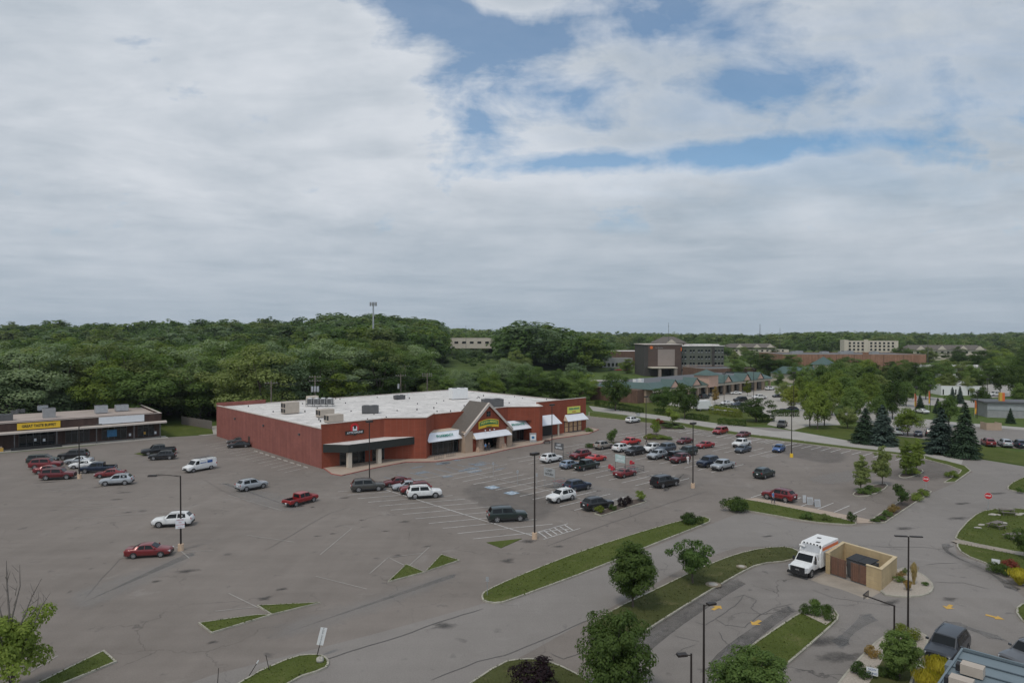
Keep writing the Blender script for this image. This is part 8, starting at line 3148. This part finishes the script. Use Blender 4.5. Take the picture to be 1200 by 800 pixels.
# ------------------------------------------------------------------ sky, sun, camera
def build_sky():
    w = bpy.data.worlds.new('World')
    SC.world = w
    w.use_nodes = True
    nt = w.node_tree
    N, L = nt.nodes, nt.links
    N.clear()
    out = N.new('ShaderNodeOutputWorld')
    bg = N.new('ShaderNodeBackground')
    bg.inputs['Strength'].default_value = 0.097
    L.new(bg.outputs[0], out.inputs[0])
    sky = N.new('ShaderNodeTexSky')
    sky.sky_type = 'NISHITA'
    sky.sun_disc = False
    sky.sun_elevation = SUN_EL
    sky.sun_rotation = SUN_ROT
    sky.altitude = 200
    sky.air_density = 1.0
    sky.dust_density = 1.5
    sky.ozone_density = 1.5
    tc = N.new('ShaderNodeTexCoord')
    sp = N.new('ShaderNodeSeparateXYZ')
    L.new(tc.outputs['Generated'], sp.inputs[0])
    dx, dy, dz = sp.outputs
    zc = mathn(nt, 'ADD', mathn(nt, 'MAXIMUM', dz, 0.0), 0.06)
    cb = N.new('ShaderNodeCombineXYZ')   # where the ray meets the cloud deck
    L.new(mathn(nt, 'DIVIDE', dx, zc), cb.inputs[0])
    L.new(mathn(nt, 'DIVIDE', dy, zc), cb.inputs[1])
    deck = cb.outputs[0]
    yc = mathn(nt, 'MAXIMUM', dy, 0.12)
    X = mathn(nt, 'DIVIDE', dx, yc)
    Z = mathn(nt, 'DIVIDE', dz, yc)
    n_big = noise(nt, deck, 0.5, 6, 0.6, 0.6)
    n_mid = noise(nt, deck, 1.5, 8, 0.62, 0.4)

    def stretched(kx, kz, scale, detail, rough, dist):
        c = N.new('ShaderNodeCombineXYZ')
        L.new(mathn(nt, 'MULTIPLY', X, kx), c.inputs[0])
        L.new(mathn(nt, 'MULTIPLY', Z, kz), c.inputs[1])
        return noise(nt, c.outputs[0], scale, detail, rough, dist)
    n_puf = stretched(1, 1.5, 6.5, 9, .60, .25)
    n_str = stretched(1, 4.2, 3.2, 8, .60, .5)
    n_sft = stretched(1, 1.8, 2.6, 5, .5, .4)

    def gap(x0, z0, rx, rz, slope=0.0):
        """an opening in the cloud deck: soft ellipse round one direction"""
        a = mathn(nt, 'DIVIDE', mathn(nt, 'SUBTRACT', X, x0), rx)
        zz = mathn(nt, 'SUBTRACT', mathn(nt, 'SUBTRACT', Z, z0), mathn(nt, 'MULTIPLY', mathn(nt, 'SUBTRACT', X, x0), slope))
        b = mathn(nt, 'DIVIDE', zz, rz)
        d = mathn(nt, 'SQRT', mathn(nt, 'ADD', mathn(nt, 'MULTIPLY', a, a), mathn(nt, 'MULTIPLY', b, b)))
        return mathn(nt, 'SUBTRACT', 1.0, d)
    g = None
    for x0, z0, rx, rz, sl, w in ((-.10, .47, .17, .09, -.5, 1.0), (.02, .39, .19, .10, -.1, .95), (.22, .45, .24, .065, .05, .8), (-.05, .30, .10, .09, 0, .55),
                                  (.36, .265, .30, .030, .09, .95), (.14, .250, .32, .020, .02, .7), (.34, .36, .30, .05, .1, .34), (.70, .33, .30, .05, .1, .2)):
        k = mathn(nt, 'MULTIPLY', mathn(nt, 'MAXIMUM', gap(x0, z0, rx, rz, sl), -1.0), w)
        g = k if g is None else mathn(nt, 'MAXIMUM', g, k)
    # bright heaped clouds standing inside the opening
    puff = mathn(nt, 'MAXIMUM', gap(.02, .52, .15, .055, .1), gap(.09, .39, .16, .04, .1))
    puff = mathn(nt, 'MULTIPLY', mathn(nt, 'MAXIMUM', puff, 0.0), .8)
    brk = mathn(nt, 'ADD', mathn(nt, 'MULTIPLY', mathn(nt, 'SUBTRACT', n_puf, .5), 2.3), mathn(nt, 'MULTIPLY', mathn(nt, 'SUBTRACT', n_str, .5), 1.1))
    op = mathn(nt, 'SUBTRACT', mathn(nt, 'SUBTRACT', g, puff), brk)
    hard = ramp(nt, op, (0.05, 0.55, 1.0, 0.24))
    # east of the opening only a thin streaky veil is left
    veil = ramp(nt, mathn(nt, 'ADD', n_str, mathn(nt, 'MULTIPLY', mathn(nt, 'SUBTRACT', n_puf, .5), .6)), (.36, .62, 1.0, .70))
    east = mathn(nt, 'MULTIPLY', ramp(nt, X, (-.05, .25, 0, 1)), ramp(nt, Z, (.14, .27, 0, 1)))
    veil = mathn(nt, 'SUBTRACT', 1.0, mathn(nt, 'MULTIPLY', east, mathn(nt, 'SUBTRACT', 1.0, veil)))
    cover = mathn(nt, 'MULTIPLY', hard, veil)
    # light and dark of the deck
    lit = mathn(nt, 'MULTIPLY', ramp(nt, n_big, (.36, .64, 0, 1)), .36)
    lit = mathn(nt, 'ADD', lit, mathn(nt, 'MULTIPLY', ramp(nt, n_mid, (.32, .68, 0, 1)), .22))
    lit = mathn(nt, 'ADD', lit, mathn(nt, 'MULTIPLY', ramp(nt, n_puf, (.35, .65, 0, 1)), .14))
    lit = mathn(nt, 'ADD', lit, mathn(nt, 'MULTIPLY', ramp(nt, n_str, (.35, .65, -.5, .5)), .42))
    lit = mathn(nt, 'ADD', lit, mathn(nt, 'MULTIPLY', ramp(nt, n_sft, (.35, .65, -.12, .12)), 1.0))
    lit = mathn(nt, 'ADD', lit, ramp(nt, op, (-.8, .1, 0, .38)))
    nw = mathn(nt, 'MULTIPLY', mathn(nt, 'MAXIMUM', gap(-.42, .36, .6, .30), 0.0), .34)
    top = mathn(nt, 'MULTIPLY', mathn(nt, 'MAXIMUM', gap(.10, .235, .34, .045), 0.0), .45)
    lit = mathn(nt, 'ADD', mathn(nt, 'ADD', lit, nw), top, True)
    col = mixc(nt, lit, CLOUD_DARK, CLOUD_LIT)
    hz = ramp(nt, Z, (0.0, .20, 1, 0))
    col = mixc(nt, mathn(nt, 'MULTIPLY', hz, .78), col, CLOUD_HZ)
    low = ramp(nt, Z, (.14, .22, 1, 0))
    cover = mathn(nt, 'MAXIMUM', cover, low)
    skyc = mixc(nt, 1.0, sky.outputs[0], SKY_TINT, 'MULTIPLY')
    fin = mixc(nt, cover, skyc, col)
    # the deck is brighter towards the sun, behind the drone
    fin = vmul(nt, fin, ramp(nt, dy, (-.6, .1, 1.45, 1.0)))
    L.new(fin, bg.inputs['Color'])
    # sun lamp
    su = bpy.data.lights.new('sun', 'SUN')
    su.energy = SUN_E
    su.angle = R(12)
    su.color = (1.0, 0.92, 0.82)
    o = bpy.data.objects.new('sun', su)
    COL.objects.link(o)
    az = SUN_ROT
    d = Vector((math.sin(az) * math.cos(SUN_EL), math.cos(az) * math.cos(SUN_EL), math.sin(SUN_EL)))
    o.rotation_euler = (-d).to_track_quat('-Z', 'Y').to_euler()
    o.location = (0, 0, 60)


SUN_EL = R(60)
SUN_ROT = R(211)
SUN_E = 1.35
CLOUD_DARK = (3.0, 3.75, 4.5)
CLOUD_LIT = (6.75, 7.15, 7.7)
CLOUD_HZ = (3.5, 4.25, 5.05)


SKY_TINT = (0.72, 1.08, 1.22)


def build_camera():
    cd = bpy.data.cameras.new('camera')
    cd.lens = 24
    cd.sensor_width = 36
    cd.clip_start = 0.5
    cd.clip_end = 20000
    o = bpy.data.objects.new('camera', cd)
    COL.objects.link(o)
    o.location = CAM
    o.rotation_euler = (math.pi / 2 - PITCH, 0, 0)
    SC.camera = o


def build_haze():
    mb = MB()
    mb.blk(-2300, 2300, -120, 2700, -1.5, 62, HAZE)
    o = mb.build('haze')
    tag(o, 'thin summer haze hanging in the air over the lots and woods', 'haze', kind='stuff')


HAZE = bpy.data.materials.new('haze_air')
_nt, _N, _L = nodes(HAZE)
_o = _N.new('ShaderNodeOutputMaterial')
_v = _N.new('ShaderNodeVolumePrincipled')
_v.inputs['Color'].default_value = (.80, .88, .97, 1)
_v.inputs['Density'].default_value = 0.00006
_v.inputs['Anisotropy'].default_value = 0.2
_L.new(_v.outputs[0], _o.inputs['Volume'])


def setup():
    SC.view_settings.view_transform = 'Standard'
    SC.view_settings.look = 'None'
    SC.view_settings.exposure = 0.0
    SC.view_settings.gamma = 1.0
    SC.render.engine = 'CYCLES'
    SC.cycles.max_bounces = 6
    SC.cycles.diffuse_bounces = 3
    SC.cycles.glossy_bounces = 3
    SC.cycles.transmission_bounces = 4
    SC.cycles.transparent_max_bounces = 6
    SC.cycles.sample_clamp_indirect = 4
    SC.cycles.use_denoising = True
    SC.render.resolution_x, SC.render.resolution_y = 1024, 682


setup()
build_sky()
build_camera()
build_haze()
build_ground()
build_paving()
build_markings()
build_islands()
build_market()
build_brown_shops()
build_far_buildings()
build_enclosure()
build_protos()
build_woods()
build_trees()
build_shrubs()
build_grass()
build_cars()
build_trucks()
open_tailgate()
build_corrals()
build_furniture()
build_people()
